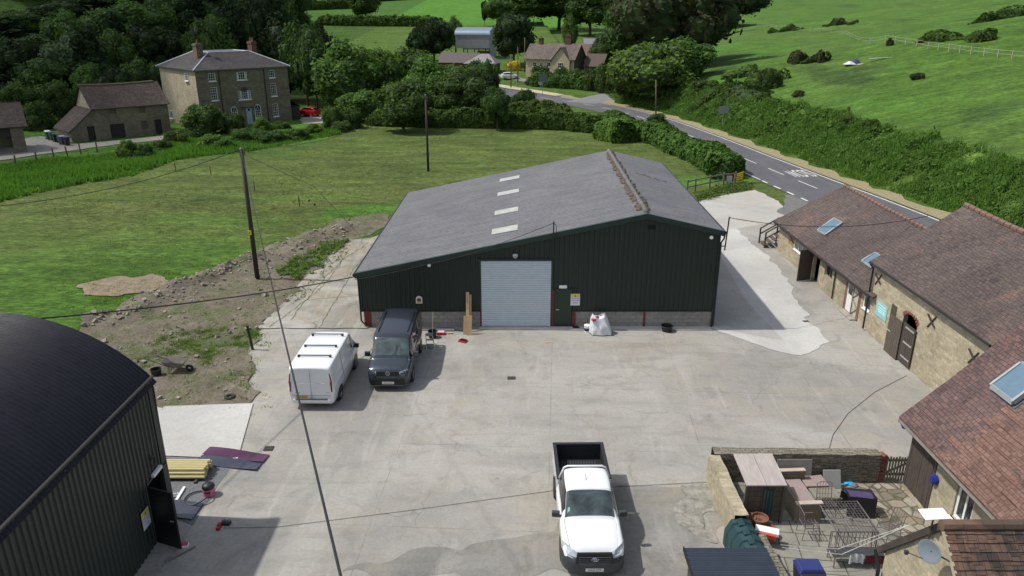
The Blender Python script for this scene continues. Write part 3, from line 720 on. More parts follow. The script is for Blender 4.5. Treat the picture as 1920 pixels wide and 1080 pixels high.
# roller door
RD = M('roller_white', (.52, .58, .62), .45, .1, var=.05)
def slat(u, v):
    z = .05 + v * 3.6; return (-1.58 + u * 3.58, YF - .005 - .040 * abs(math.sin(v * 3.6 / .12 * math.pi)) ** .6, z)
rd = MB(); rd.grid(slat, 2, 360); o = rd.build('roller_door', RD, barn)
MB().box(-1.75, 2.05, YF - .09, YF - .03, 3.68, 3.76).build('door_lintel', GREEN_T, o)
MB().box(-1.66, -1.58, YF - .05, YF, .9, 3.68).build('door_guide', GREEN_T, o); MB().box(2.02, 2.10, YF - .05, YF - .0, 2.12, 3.68).build('door_guide', GREEN_T, o)
pd = MB().box(2.19, 3.10, YF - .03, YF, .05, 2.1).build('personnel_door', DOORG, barn)
MB().box(2.27, 2.45, YF - .08, YF - .035, .98, 1.02).build('handle', ALU, pd)
MB().box(2.12, 3.35, YF - .07, YF - .03, 2.12, 2.15).build('door_flashing', GREEN_T, pd)
WHT = M('white_plastic', (.75, .75, .74), .4, var=.03)
tag(MB().box(2.42, 2.82, YF - .12, YF - .04, 2.20, 2.35).build('bulkhead_light', WHT, barn))
for x, z in ((-4.21, 3.45), (9.99, 4.91)):
    m = MB(); m.T = Matrix.Translation((x, YF - .1, z)) @ Matrix.Rotation(rad(90), 4, 'X'); m.lathe([(0.001, .10), (.05, .09), (.09, .04), (.10, 0), (.09, -.05)], (0, 0, 0), 14)
    m.build('round_lamp', M('lamp_white', (.85, .85, .84), .3, var=.0), barn, smooth=True)
MB().cbox((.16, YF - .16, 3.98), (.24, .14, .13), 0, rad(20)).box(.1, .22, YF - .1, YF, 3.8, 3.86).build('floodlight', M('lamp_grey', (.35, .36, .36), .4), barn)
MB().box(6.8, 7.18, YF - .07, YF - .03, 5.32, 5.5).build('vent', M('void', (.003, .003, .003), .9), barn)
# masts and the bits of cable on the gable
mt = MB(); mt.tube([(2.07, YF - .22, 4.1), (2.07, YF - .22, 5.78)], .035, 6).tube([(2.07, YF - .22, 5.72), (2.2, YF - .2, 5.55), (2.22, YF - .2, 4.95)], .015, 5)
mt.build('cable_mast', BLACKP, barn)
mt = MB(); mt.tube([(10.75, YF + .02, 4.2), (10.82, YF + .02, 5.95)], .035, 6).box(10.45, 10.78, YF, YF + .04, 4.4, 4.44).build('cable_mast', BLACKP, barn)
# signs on the barn: the arched house plaque and the yellow and white notice
CREAM = M('sign_cream', (.62, .54, .40), .5, var=.05); PURP = M('sign_purple', (.10, .03, .12), .5); YEL = M('sign_yellow', (.60, .55, .08), .5, var=.04); PAPER = M('sign_white', (.68, .66, .68), .5, var=.03)
LILAC = M('sign_lilac', (.30, .22, .52), .6)
def plate(pts, y, th, name, mat, par): return MB().prism([(p[0], y, p[1]) for p in pts], (0, -th, 0)).build(name, mat, par, fixn=True)
arc = [(-4.8 + .17 * math.cos(a), 1.60 + .17 * math.sin(a)) for a in [math.pi * i / 12 for i in range(13)]]
sg = plate([(-4.97, 1.35), (-4.63, 1.35)] + arc, YF - .06, .02, 'plaque', CREAM, barn)
plate([(-4.90, 1.48), (-4.70, 1.48), (-4.70, 1.58), (-4.66, 1.58), (-4.8, 1.66), (-4.94, 1.58), (-4.90, 1.58)], YF - .083, .004, 'house_emblem', PURP, sg)
plate([(-4.95, 1.365), (-4.65, 1.365), (-4.65, 1.40), (-4.95, 1.40)], YF - .083, .004, 'yellow_band', YEL, sg)
MB().box(-4.90, -4.70, YF - .086, YF - .083, 1.42, 1.455).build('lettering', M('ink', (.05, .05, .05)), sg)
def notice(par, T):
    """yellow headed safety notice; T maps local x,z plane"""
    m = MB(); m.T = T; m.box(-.24, .24, -.012, .0, -.32, .32); s = m.build('notice', PAPER, par)
    m = MB(); m.T = T; m.box(-.225, .225, -.016, -.012, .14, .305); m.build('yellow_header', YEL, s)
    m = MB(); m.T = T; m.prism([(-.05, -.017, .17), (.05, -.017, .17), (0, -.017, .27)], (0, -.003, 0)); m.build('warning_triangle', M('ink'), s)
    m = MB(); m.T = T; rr = random.Random(4)
    for r_, z in enumerate((.08, .045, -.03, -.065, -.16, -.2)):
        x = -.2 if r_ < 4 else -.1
        while x < (.2 if r_ < 4 else .12): w = rr.uniform(.02, .06); m.box(x, x + w, -.016, -.012, z, z + .02); x += w + .015
    m.build('lettering', LILAC, s); return s
notice(barn, Matrix.Translation((3.27, YF - .05, 1.56)))

# ================================================================ BLACK ARCHED BARN (bottom left)
XW, YC = -11.04, 20.38
BLKR = None
def mat_blackroof():
    m, nt, b = newmat('bitumen_sheet'); k = NT(nt); v = k.coord()
    f = k.noise(v, 1.2, 6, .7, .4)
    c = k.mix(k.ramp(f, [(.3, 0), (.7, 1)]), (.005, .006, .012), (.011, .012, .022))
    c = k.mix(k.ramp(k.noise(v, 7, 3, .6), [(.76, 0), (.8, .6)]), c, (.3, .3, .3))
    k.l(c, b.inputs['Base Color']); k.l(k.ramp(k.noise(v, 2.5, 6, .7), [(.3, .42), (.7, .65)]), b.inputs['Roughness'])
    b.inputs['Specular IOR Level'].default_value = .3; k.bump(f, b, .2, .03); return m
bb = thing('arched_barn', 'black barn with curved corrugated roof and dark ribbed side wall', 'barn', (-15.5, 12, 0))
CXa, Ra = -15.5, 5.75
zc = 5.08 - math.sqrt(Ra * Ra - (XW - .12 - CXa) ** 2 + 0) 
a0 = math.acos((XW + .14 - CXa) / Ra)
def arch(u, v):
    a = a0 + (math.pi - 2 * a0) * v; y = YC + .15 - u * 19; r = Ra + .028 * math.sin((u * 19) / .155 * 2 * math.pi)
    return (CXa + r * math.cos(a), y, zc + .05 + r * math.sin(a))
ra = MB(); ra.grid(arch, 980, 22); ra.build('arched_roof', mat_blackroof(), bb, smooth=True)
corr((XW, YC - 18.8, 0), (XW, YC, 0), (1, 0, 0), 0, lambda s: 5.05, .21, .04, openings=[(18.8 - 1.3, 18.8 - .1, 0, 2.06)]).build('side_wall', M('ribbed_green', (.024, .031, .026), .5, var=.15, vs=1), bb)
corr((2 * CXa - XW, YC, 0), (2 * CXa - XW, YC - 18.8, 0), (-1, 0, 0), 0, lambda s: 5.05, .3).build('side_wall', M('ribbed_green'), bb)
for yy, nn_ in ((YC, 1), (YC - 18.8, -1)):
    m = MB(); P = [(XW, yy, 0)] + [(CXa + (Ra - .05) * math.cos(a0 + (math.pi - 2 * a0) * i / 20), yy, zc + (Ra - .05) * math.sin(a0 + (math.pi - 2 * a0) * i / 20)) for i in range(21)] + [(2 * CXa - XW, yy, 0)]
    m.poly(P if nn_ < 0 else P[::-1]); m.build('gable_wall', M('ribbed_green'), bb)
MB().box(XW + .02, XW + .10, YC - 18.8, YC + .1, 5.0, 5.06).build('eaves_trim', M('black_trim', (.012, .013, .013), .5), bb)
MB().box(XW - .1, XW + .06, YC - .28, YC + .03, 0, 5.0).build('corner_trim', M('ribbed_green'), bb)
# open door leaf folded back, notice, strip lamp, coil of cable
dl = MB(); dl.T = Matrix.Translation((XW + .05, YC - 1.32, 0)) @ Matrix.Rotation(rad(-20), 4, 'Z'); dl.box(0, .92, -.03, .02, .03, 2.05); dl = dl.build('door', M('door_black', (.008, .009, .009), .5), bb)
hd = MB(); hd.T = Matrix.Translation((XW + .05, YC - 1.32, 0)) @ Matrix.Rotation(rad(-20), 4, 'Z'); hd.box(.72, .84, -.07, -.03, 1.0, 1.03); hd.build('handle', ALU, dl)
notice(bb, Matrix.Translation((XW + .07, YC - 1.75, 1.22)) @ Matrix.Rotation(rad(90), 4, 'Z') @ Matrix.Scale(.92, 4))
MB().box(XW + .05, XW + .15, YC - 1.0, YC - .45, 2.14, 2.24).build('strip_lamp', WHT, bb)
cc = MB()
for i in range(3): cc.tube([(XW + .1 + .01 * i, YC - .85 + (.17 - .02 * i) * math.cos(a), 2.62 + (.14 + .015 * i) * math.sin(a)) for a in [j * math.pi / 8 for j in range(17)]], .014, 5)
cc.build('cable_coil', BLACKP, bb)
MB().box(XW + .02, XW + .06, YC - 1.32, YC - .05, 2.06, 2.12).build('door_lintel', M('black_trim', (.012, .013, .013), .5), bb)
# ================================================================ STONE BUILDINGS ON THE RIGHT
PLANK = mat_wood('dark_planks', (.035, .027, .022), (.085, .068, .055), (6, 6, .6))
PLANKG = mat_wood('grey_planks', (.055, .045, .036), (.13, .108, .085), (6, 6, .6))
BARE = mat_wood('bare_timber', (.26, .15, .08), (.36, .23, .13), (5, 5, .5))
UPVC = M('white_frame', (.72, .72, .71), .35, var=.03)
GLASS = M('window_glass', (.02, .025, .03), .06, var=.05, spec=.8)
GLASSB = M('rooflight_glass', (.10, .17, .23), .08, var=.1, spec=1.0)
LEAD = M('lead_flashing', (.10, .12, .14), .5, .3, var=.1)
BRICK = M('red_brick', (.20, .07, .05), .9, var=.35, vs=8)
IRON = M('rusty_iron', (.045, .032, .028), .8, var=.3)
def gableroof(xe, xr, xe2, ya, yb, ze, zr, zo2, mat, parent, th=.09, ridge=True, wob=.03, name='roof_slope'):
    """ridge along Y, slightly sagging old roof"""
    obs = []
    for (xa, za, xb, zb) in ((xe, ze, xr, zr), (xr, zr, xe2, zo2)):
        m = MB()
        def fn(u, v, xa=xa, za=za, xb=xb, zb=zb):
            x = xa + (xb - xa) * u; y = ya + (yb - ya) * v; sag = -.10 * math.sin(math.pi * v) * (1 if xb == xr else 1) * (u if xb == xr else 1 - u)
            return (x, y, za + (zb - za) * u + sag + wob * n2(x * 1.3, y, 1.6, 2))
        m.grid(fn, 10, 24); n_ = len(m.v)
        m2 = MB(); m2.grid(lambda u, v: tuple(Vector(fn(u, v)) - Vector((0, 0, th))), 10, 24)
        m.add(m2.v, [f[::-1] for f in m2.f])
        # edges
        for fe in (lambda t: (0, t), lambda t: (1, t)):
            for i in range(24):
                a, b = fn(*fe(i / 24)), fn(*fe((i + 1) / 24)); m.add([a, b, (b[0], b[1], b[2] - th), (a[0], a[1], a[2] - th)], [(0, 1, 2, 3)])
        for fe in (lambda t: (t, 0), lambda t: (t, 1)):
            for i in range(10):
                a, b = fn(*fe(i / 10)), fn(*fe((i + 1) / 10)); m.add([a, b, (b[0], b[1], b[2] - th), (a[0], a[1], a[2] - th)], [(0, 1, 2, 3)])
        o = m.build(name, mat, parent, uv=True, smooth=False); obs.append(o)
    if ridge:
        r = MB(); n = int((yb - ya) / .45)
        for i in range(n):
            v0, v1 = i / n, (i + 1) / n - .004
            def rp(v): return (xr, ya + (yb - ya) * v, zr + .02 - .10 * math.sin(math.pi * v) + wob * n2(xr * 1.3, ya + (yb - ya) * v, 1.6, 2))
            r.tube([rp(v0), rp(v1)], .13, 7)
        r.build('ridge_tiles', RIDGE, parent)
    return obs
RIDGE = mat_wood('ridge_clay', (.12, .07, .055), (.20, .12, .095), (2, 2, 2))
def stonewall(P, top, mat=STONE, th=.45, openings=(), parent=None, name='wall', inward=(1, 0, 0)):
    """wall in the plane x = const facing -x, from y=P[1] to P[2], openings as (y0,y1,z0,z1) recessed"""
    x, ya, yb = P; m = MB(); ys = sorted({ya, yb} | {o[0] for o in openings} | {o[1] for o in openings}); zs = sorted({0, top} | {o[2] for o in openings} | {o[3] for o in openings})
    def hole(y, z): return any(o[0] < y < o[1] and o[2] < z < o[3] for o in openings)
    for a, b in zip(ys, ys[1:]):
        for c, d in zip(zs, zs[1:]):
            if not hole((a + b) / 2, (c + d) / 2):
                nn = max(1, int((b - a) / .8)); kk = max(1, int((d - c) / .6))
                for i in range(nn):
                    for k in range(kk):
                        y0_, y1_ = a + (b - a) * i / nn, a + (b - a) * (i + 1) / nn; z0_, z1_ = c + (d - c) * k / kk, c + (d - c) * (k + 1) / kk
                        m.add([(x, y0_, z0_), (x, y0_, z1_), (x, y1_, z1_), (x, y1_, z0_)], [(0, 1, 2, 3)])
    dp = .22
    for o in openings:
        y0_, y1_, z0_, z1_ = o
        m.add([(x, y0_, z0_), (x, y0_, z1_), (x + dp, y0_, z1_), (x + dp, y0_, z0_)], [(3, 2, 1, 0)])
        m.add([(x, y1_, z0_), (x, y1_, z1_), (x + dp, y1_, z1_), (x + dp, y1_, z0_)], [(0, 1, 2, 3)])
        m.add([(x, y0_, z1_), (x, y1_, z1_), (x + dp, y1_, z1_), (x + dp, y0_, z1_)], [(3, 2, 1, 0)])
        m.add([(x, y0_, z0_), (x, y1_, z0_), (x + dp, y1_, z0_), (x + dp, y0_, z0_)], [(0, 1, 2, 3)])
    return m.build(name, mat, parent, uv=True)
def winx(x, y0, y1, z0, z1, parent, bars=1, fr=.07, fmat=None, name='window', glass=None):
    f = MB(); fmat = fmat or UPVC
    f.box(x, x + .06, y0, y1, z0, z0 + fr).box(x, x + .06, y0, y1, z1 - fr, z1).box(x, x + .06, y0, y0 + fr, z0 + fr, z1 - fr).box(x, x + .06, y1 - fr, y1, z0 + fr, z1 - fr)
    for i in range(bars):
        yc = y0 + (y1 - y0) * (i + 1) / (bars + 1); f.box(x + .005, x + .055, yc - fr * .4, yc + fr * .4, z0 + fr, z1 - fr)
    o = f.build(name, fmat, parent)
    MB().add([(x + .03, y0 + .02, z0 + .02), (x + .03, y1 - .02, z0 + .02), (x + .03, y1 - .02, z1 - .02), (x + .03, y0 + .02, z1 - .02)], [(3, 2, 1, 0)]).build('pane', glass or GLASS, o)
    MB().box(x - .06, x + .05, y0 - .05, y1 + .05, z0 - .05, z0 - .002).build('sill', fmat, o); return o
def plankdoorx(x, y0, y1, z0, z1, parent, mat=PLANK, name='door', gap=.012, w=.15):
    m = MB(); y = y0; r = random.Random(int(y0 * 31)); 
    while y < y1 - .02: m.box(x - .03 - r.uniform(0, .008), x + .01, y, min(y1, y + w) - gap, z0 + r.uniform(0, .02), z1); y += w
    return m.build(name, mat, parent)
def rooflight(pA, pB, pC, pD, parent, lift=.12, name='rooflight', fr=.09):
    """four corners in order round the frame, raised off the roof plane"""
    P = [Vector(p) for p in (pA, pB, pC, pD)]; n = (P[1] - P[0]).cross(P[3] - P[0]).normalized(); 
    if n.z < 0: n = -n
    c = sum(P, Vector()) / 4; f = MB()
    out = [p + (p - c).normalized() * fr for p in P]
    f.prism([p - n * .02 for p in (out if (out[1] - out[0]).cross(out[3] - out[0]).dot(n) > 0 else out[::-1])], n * .03)
    fl = f.build(name, LEAD, parent)
    f = MB()
    for a, b in zip(P, P[1:] + P[:1]): f.beam(a + n * lift * .6, b + n * lift * .6, .08, lift * .7)
    f.build('frame', M('grey_frame', (.30, .33, .34), .4), fl)
    MB().add([p + n * lift * .8 for p in P], [(0, 1, 2, 3)]).build('pane', GLASSB, fl); return fl
# ---- long low stable
XS = 18.4
st = thing('stone_stable', 'long low stone stable with a brown tiled roof and two rooflights', 'stable', (20.5, 42, 0))
ops = [(45.2, 46.65, 1.05, 2.0), (46.75, 47.7, 1.1, 1.95), (44.45, 45.0, .75, 1.15), (42.4, 43.4, 0, 2.05), (40.5, 41.6, 1.0, 1.95), (36.95, 38.45, 0, 2.05), (35.35, 36.45, 1.0, 1.95)]
stonewall((XS, 35.5, 49.6), 2.16, openings=ops, parent=st)
m = MB(); m.add([(XS, 49.6, 0), (26.6, 49.6, 0), (26.6, 49.6, 2.2), (22.5, 49.6, 4.35), (XS, 49.6, 2.16)], [(4, 3, 2, 1, 0)]); m.add([(26.6, 35.5, 0), (26.6, 49.6, 0), (26.6, 49.6, 2.2), (26.6, 35.5, 2.2)], [(0, 1, 2, 3)]); m.build('wall', STONE, st, uv=True)
sr = gableroof(18.08, 22.55, 27.0, 35.0, 49.95, 2.08, 4.5, 2.05, TILE, st)[0]
def stp(x, y): return (x, y, 2.08 + (x - 18.08) * 2.42 / 4.47 - .02)
rooflight(stp(19.15, 45.15), stp(20.32, 45.7), stp(20.36, 44.55), stp(19.22, 44.05), sr)
rooflight(stp(19.2, 38.95), stp(19.95, 39.1), stp(19.95, 38.05), stp(19.2, 37.75), sr)
MB().tube([(18.02, 35.2, 2.0), (18.0, 49.8, 2.0)], .055, 6).build('gutter', BLACKP, st)
MB().tube([(18.03, 40.05, 1.95), (18.33, 40.02, 1.7), (18.33, 40.0, .1)], .04, 6).build('downpipe', BLACKP, st)
winx(XS + .0, 45.2, 46.65, 1.05, 2.0, st)
plankdoorx(XS + .05, 46.75, 47.7, 1.1, 1.95, st, BARE, 'shutter'); MB().beam((XS - .02, 46.8, 1.15), (XS - .02, 47.6, 1.9), .09, .03).build('shutter_brace', BARE, st)
MB().box(XS + .1, XS + .14, 44.45, 45.0, .75, 1.15).build('blocked_opening', M('dark_board', (.05, .045, .035), .9), st)
d = plankdoorx(XS - .62, 42.5, 42.6, .05, 2.0, st, PLANK, 'door'); 
dd = MB(); dd.T = Matrix.Translation((XS - .02, 43.4, 0)) @ Matrix.Rotation(rad(14), 4, 'Z')
bpy.data.objects.remove(d)
for i in range(6): dd.box(-.95 + i * .158, -.95 + i * .158 + .15, -.02, .02, .04, 2.02)
dd = dd.build('door', PLANK, st); 
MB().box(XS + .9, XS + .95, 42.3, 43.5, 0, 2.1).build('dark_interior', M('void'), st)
winx(XS + .08, 40.5, 41.6, 1.0, 1.95, st, 1, .06, M('weathered_frame', (.22, .2, .15), .8))
# white half glazed door beside a braced panel, then the last window with its shutter
dw = MB().box(XS + .02, XS + .07, 37.75, 38.42, .1, 1.05).box(XS + .02, XS + .07, 37.75, 37.83, 1.05, 2.0).box(XS + .02, XS + .07, 38.34, 38.42, 1.05, 2.0).box(XS + .02, XS + .07, 37.75, 38.42, 1.92, 2.02).build('white_door', UPVC, st)
MB().box(XS + .04, XS + .05, 37.83, 38.34, 1.05, 1.92).build('pane', GLASS, dw)
bpn = MB().box(XS + .02, XS + .06, 36.98, 37.72, .05, 2.02).build('braced_panel', M('pale_board', (.42, .40, .33), .8, var=.2), st)
br = MB()
for a, b in (((37.68, 1.95), (37.05, 1.5)), ((37.05, 1.5), (37.68, 1.05)), ((37.68, 1.05), (37.05, .6)), ((37.05, .6), (37.68, .12))): br.beam((XS, a[0], a[1]), (XS, b[0], b[1]), .05, .03)
for y in (37.0, 37.7): br.box(XS - .02, XS + .02, y - .03, y + .03, .05, 2.02)
br.build('brace', mat_wood('weathered_brace', (.16, .13, .1), (.25, .21, .16)), bpn)
winx(XS - .02, 35.4, 36.4, 1.0, 1.95, st, 0, .09)
sh = MB(); sh.T = Matrix.Translation((XS - .02, 35.35, 1.0)) @ Matrix.Rotation(rad(62), 4, 'Z'); sh.box(-.02, .02, 0, .55, 0, .95); sh.build('shutter', mat_wood('worn_shutter', (.22, .17, .1), (.32, .26, .17)), st) if False else None
bj = MB()
for y in (36.9, 38.5): bj.box(XS - .015, XS + .02, y - (0 if y > 38 else .14), y + (.14 if y > 38 else 0), 0, 2.1)
bj.build('brick_jamb', BRICK, st)
for k_, (y, z) in enumerate(((38.1, .1),)): MB().box(XS - .35, XS, 36.9, 38.5, 0, .09).build('door_step', M('step_stone', (.3, .28, .23), .9, var=.2), st)
# ---- timber steps at the far gable of the stable
ts = thing('timber_steps', 'small brown timber steps with railings at far end of low stable', 'steps', (18.6, 50.6, 0))
p = MB(); T_ = mat_wood('deck_brown', (.07, .05, .04), (.12, .09, .07))
p.box(18.9, 20.9, 50.1, 51.4, .82, .9)
for i in range(4): p.box(17.7 + i * .3, 18.0 + i * .3, 50.2, 51.3, .15 + i * .18, .2 + i * .18)
p.build('tread', T_, ts)
for y in (50.15, 51.35):
    p = MB()
    for x, zb, zt in ((17.7, 0, 1.15), (18.9, 0, 1.9), (19.9, 0, 1.9), (20.9, 0, 1.9)): p.box(x - .045, x + .045, y - .045, y + .045, zb, zt)
    for dz in (0, -.42): p.beam((17.7, y, 1.12 + dz), (18.9, y, 1.86 + dz), .05, .08); p.beam((18.9, y, 1.86 + dz), (20.9, y, 1.86 + dz), .05, .08)
    p.build('railing', T_, ts)
# ---- taller barn with iron crosses
XT = 18.3
tb = thing('stone_barn', 'tall yellow stone barn with tiled roof, double plank doors and iron wall crosses', 'barn', (20, 31, 0))
stonewall((XT, 25.9, 35.5), 3.86, openings=[(31.05, 32.3, 0, 2.45), (32.95, 33.5, 1.55, 2.3)], parent=tb)
m = MB(); m.add([(XT, 35.5, 0), (26.2, 35.5, 0), (26.2, 35.5, 3.9), (22.2, 35.5, 6.5), (XT, 35.5, 3.86)], [(4, 3, 2, 1, 0)])
m.add([(XT, 25.9, 0), (26.2, 25.9, 0), (26.2, 25.9, 3.9), (22.2, 25.9, 6.5), (XT, 25.9, 3.86)], [(0, 1, 2, 3, 4)])
m.add([(26.2, 25.9, 0), (26.2, 35.5, 0), (26.2, 35.5, 3.9), (26.2, 25.9, 3.9)], [(0, 1, 2, 3)]); m.build('wall', STONE, tb, uv=True)
gableroof(18.02, 22.2, 26.5, 25.55, 35.75, 3.76, 6.62, 3.7, TILE, tb)
MB().tube([(17.96, 25.6, 3.7), (17.98, 35.7, 3.7)], .05, 6).build('gutter', BLACKP, tb)
MB().tube([(17.98, 35.6, 3.65), (18.2, 35.65, 3.4), (18.2, 35.65, .1)], .045, 6).build('downpipe', BLACKP, tb)
dt = plankdoorx(XT - .12, 32.05, 33.25, -.0, 1.95, tb, PLANKG, 'door'); 
dn = plankdoorx(XT - .06, 30.95, 32.03, .12, 2.0, tb, PLANK, 'door', .01, .17)
for z in (.4, 1.1, 1.82): MB().box(XT - .13, XT - .10, 31.0, 31.75, z, z + .06).build('hinge_strap', M('galvanised', (.5, .5, .52), .35, .5), dn)
MB().box(XT - .175, XT - .155, 32.9, 33.2, 1.1, 1.15).build('hinge_strap', M('galvanised'), dt)
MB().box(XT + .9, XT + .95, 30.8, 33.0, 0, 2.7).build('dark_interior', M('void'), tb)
ar = MB()
for i in range(9):
    a = math.pi * (.1 + .8 * i / 8); ar.cbox((XT - .01, 31.67 + .66 * math.cos(a), 2.18 + .34 * math.sin(a)), (.05, .19, .09), 0, -(a - math.pi / 2) * .75)
ar.build('brick_arch', BRICK, tb)
for k_, (y, z) in enumerate(((35.15, 3.0), (30.05, 2.85), (26.85, 2.65))):
    cr = MB(); cr.beam((XT - .03, y - .28, z + .32), (XT - .03, y + .22, z - .36), .05, .04); cr.beam((XT - .06, y + .3, z + .22), (XT - .06, y - .32, z - .14), .075, .04); cr.build('iron_cross', IRON, tb)
bd = MB().box(XT - .03, XT - .005, 33.75, 34.85, 1.25, 2.0).build('blue_board', M('pale_turquoise', (.24, .50, .52), .4, var=.04), tb)
lt = MB()
for r_, z in enumerate((1.85, 1.72, 1.60, 1.5)): lt.box(XT - .034, XT - .03, 33.9, 34.7 - .1 * (r_ % 2), z, z + .035)
lt.build('lettering', M('board_text', (.6, .8, .82), .5), bd)
MB().box(XT - .01, XT + .1, 32.95, 33.45, 1.5, 2.35).build('slot_frame', M('old_frame', (.06, .055, .045), .9), tb)
# ---- farmhouse wing with red tiles
XF = 13.5
fw = thing('tiled_cottage', 'stone cottage with a steep patched orange and brown tiled roof by the patio', 'house', (16, 19, 0))
stonewall((XF, 13.0, 21.9), 2.75, openings=[(18.3, 19.15, .95, 2.15), (20.3, 21.85, .25, 2.3)], parent=fw)
m = MB(); m.add([(XF, 21.9, 0), (21.5, 21.9, 0), (21.5, 21.9, 2.8), (17.4, 21.9, 7.0), (XF, 21.9, 2.75)], [(4, 3, 2, 1, 0)])
m.add([(XF, 13, 0), (21.5, 13, 0), (21.5, 13, 2.8), (17.4, 13, 7.0), (XF, 13, 2.75)], [(0, 1, 2, 3, 4)]); m.build('wall', STONE, fw, uv=True)
def orange_zone(k, uvv):
    s = k.n('ShaderNodeSeparateXYZ'); k.l(uvv, s.inputs[0])
    # repaired courses in newer orange tile: an irregular panel of the slope (uv in metres)
    nz = k.noise(uvv, 1.6, 4, .6); nz2 = k.math('MULTIPLY', k.math('SUBTRACT', nz, .5), 1.3)
    u = k.math('ADD', s.outputs[0], nz2)
    return k.ramp(k.math('ADD', k.math('MULTIPLY', u, 1 / 30), .5 + .0), [(.0, 0), (.001, 0)])
TILE_O = mat_tiles('patched_tiles', (.098, .068, .068), (.125, .082, .078), (.16, .10, .088), (.24, .115, .08), pth=(.60, .66), pscale=.5, bh=.13)
TILE_O2 = mat_tiles('orange_tiles', (.155, .090, .074), (.185, .108, .086), (.21, .13, .105), (.105, .078, .07), pth=(.60, .64), pscale=1.1, bh=.13)
fr_ = gableroof(13.02, 17.5, 22.0, 12.4, 22.08, 2.72, 7.25, 2.7, TILE_O, fw, wob=.04)[0]
# newer orange tiles laid over the lower near part of the slope, with a stepped edge
om = MB(); r = random.Random(5)
for i in range(34):
    ua, ub = i * .094, (i + 1) * .094; x_a, x_b = 13.0 + 4.48 * i / 34, 13.0 + 4.48 * (i + 1) / 34
    yend = 19.75 - .35 * (i % 3) + r.uniform(-.35, .25) - (.0 if i < 14 else (i - 14) * .02)
    ncol = int((yend - 12.38) / .7)
    for c_ in range(ncol + 1):
        y0_ = 12.38 + c_ * .7; y1_ = min(yend, y0_ + .7)
        if y1_ <= y0_: continue
        def zz(x, y):
            u = (x - 13.02) / 4.48; v = (y - 12.4) / 9.68
            return 2.72 + 4.53 * u - .10 * math.sin(math.pi * v) * u + .04 * n2(x * 1.3, y, 1.6, 2) + .03
        om.add([(x_a, y0_, zz(x_a, y0_) + .018), (x_b, y0_, zz(x_b, y0_)), (x_b, y1_, zz(x_b, y1_)), (x_a, y1_, zz(x_a, y1_) + .018)], [(3, 2, 1, 0)])
        om.add([(x_a, y0_, zz(x_a, y0_) + .018), (x_a, y1_, zz(x_a, y1_) + .018), (x_a, y1_, zz(x_a, y1_) - .02), (x_a, y0_, zz(x_a, y0_) - .02)], [(3, 2, 1, 0)])
om.build('orange_tiling', TILE_O2, fr_, uv=True, fixn=False)
def fwp(x, y): return (x, y, 2.72 + (x - 13.02) * 4.53 / 4.48)
rooflight(fwp(14.85, 20.55), fwp(15.6, 20.55), fwp(15.6, 19.5), fwp(14.85, 19.5), fr_, .22, fr=.14)
MB().tube([(12.98, 12.5, 2.62), (12.98, 22.0, 2.62)], .05, 6).build('gutter', mat_wood('grey_gutter', (.12, .11, .1), (.2, .18, .15)), fw)
plankdoorx(XF + .0, 20.3, 21.85, .25, 2.3, fw, PLANK, 'plank_screen', .006, .13)
wf = winx(XF + .06, 18.3, 19.15, .95, 2.15, fw, 1, .1)
op = MB(); op.T = Matrix.Translation((XF - .02, 18.35, .95)) @ Matrix.Rotation(rad(100), 4, 'Z'); op.box(0, .75, -.02, .03, 0, .09).box(0, .75, -.02, .03, 1.1, 1.18).box(0, .08, -.02, .03, .09, 1.1).box(.67, .75, -.02, .03, .09, 1.1)
MB().box(XF - .28, XF + .02, 18.2, 19.25, .82, .9).build('window_board', UPVC, fw)
# blue flower balls hung under the eaves
BLUE = M('blue_flowers', (.03, .05, .32), .9, var=.6, vs=20, bump=1)
for k_, (px, py, yy, lab) in enumerate(((1699, 797, 22.05, 'blue flower ball hanging by the corner above the wooden gate'), (1754, 899, 20.2, 'blue flower ball hanging in front of the dark plank screen'))):
    q = atY(px, py, yy); t = thing('flower_ball', lab, 'hanging ball', q, 0, 'flower balls hung under the eaves'); R_ = .14 if k_ else .13
    b_ = MB(); r = random.Random(k_)
    for i in range(130):
        a = math.acos(1 - 2 * (i + .5) / 130); ph = i * 2.4; n = Vector((math.sin(a) * math.cos(ph), math.sin(a) * math.sin(ph), math.cos(a)))
        b_.cbox(q + n * R_ * r.uniform(.85, 1.08), (.045, .045, .03), ph, a)
    b_.build('petals', BLUE, t); MB().tube([q + Vector((0, 0, .1)), Vector((XF - .45, q.y, 2.62))], .008, 4).build('wire', BLACKP, t)
# ---- small near building with satellite dish
X4 = 9.8
nb = thing('stone_outhouse', 'near stone outhouse with dark tiled roof at the bottom right corner', 'outbuilding', (12, 14, 0))
m = MB(); m.add([(X4, 16.0, 0), (X4, 16.0, 2.25), (X4, 14.0, 4.5), (X4, 11.5, 2.2), (X4, 11.5, 0)], [(0, 1, 2, 3, 4)]); m.add([(X4, 16, 0), (13.4, 16, 0), (13.4, 16, 2.25), (X4, 16, 2.25)], [(3, 2, 1, 0)])
m.add([(X4, 11.5, 0), (16, 11.5, 0), (16, 11.5, 2.2), (X4, 11.5, 2.2)], [(0, 1, 2, 3)]); m.build('wall', STONE, nb, uv=True, fixn=True)
TILE_N = mat_tiles('near_tiles', (.055, .046, .043), (.078, .060, .050), (.115, .075, .058), (.15, .09, .065), bw=.23, bh=.19, pth=(.5, .62), pscale=.8)
rr_ = random.Random(8)
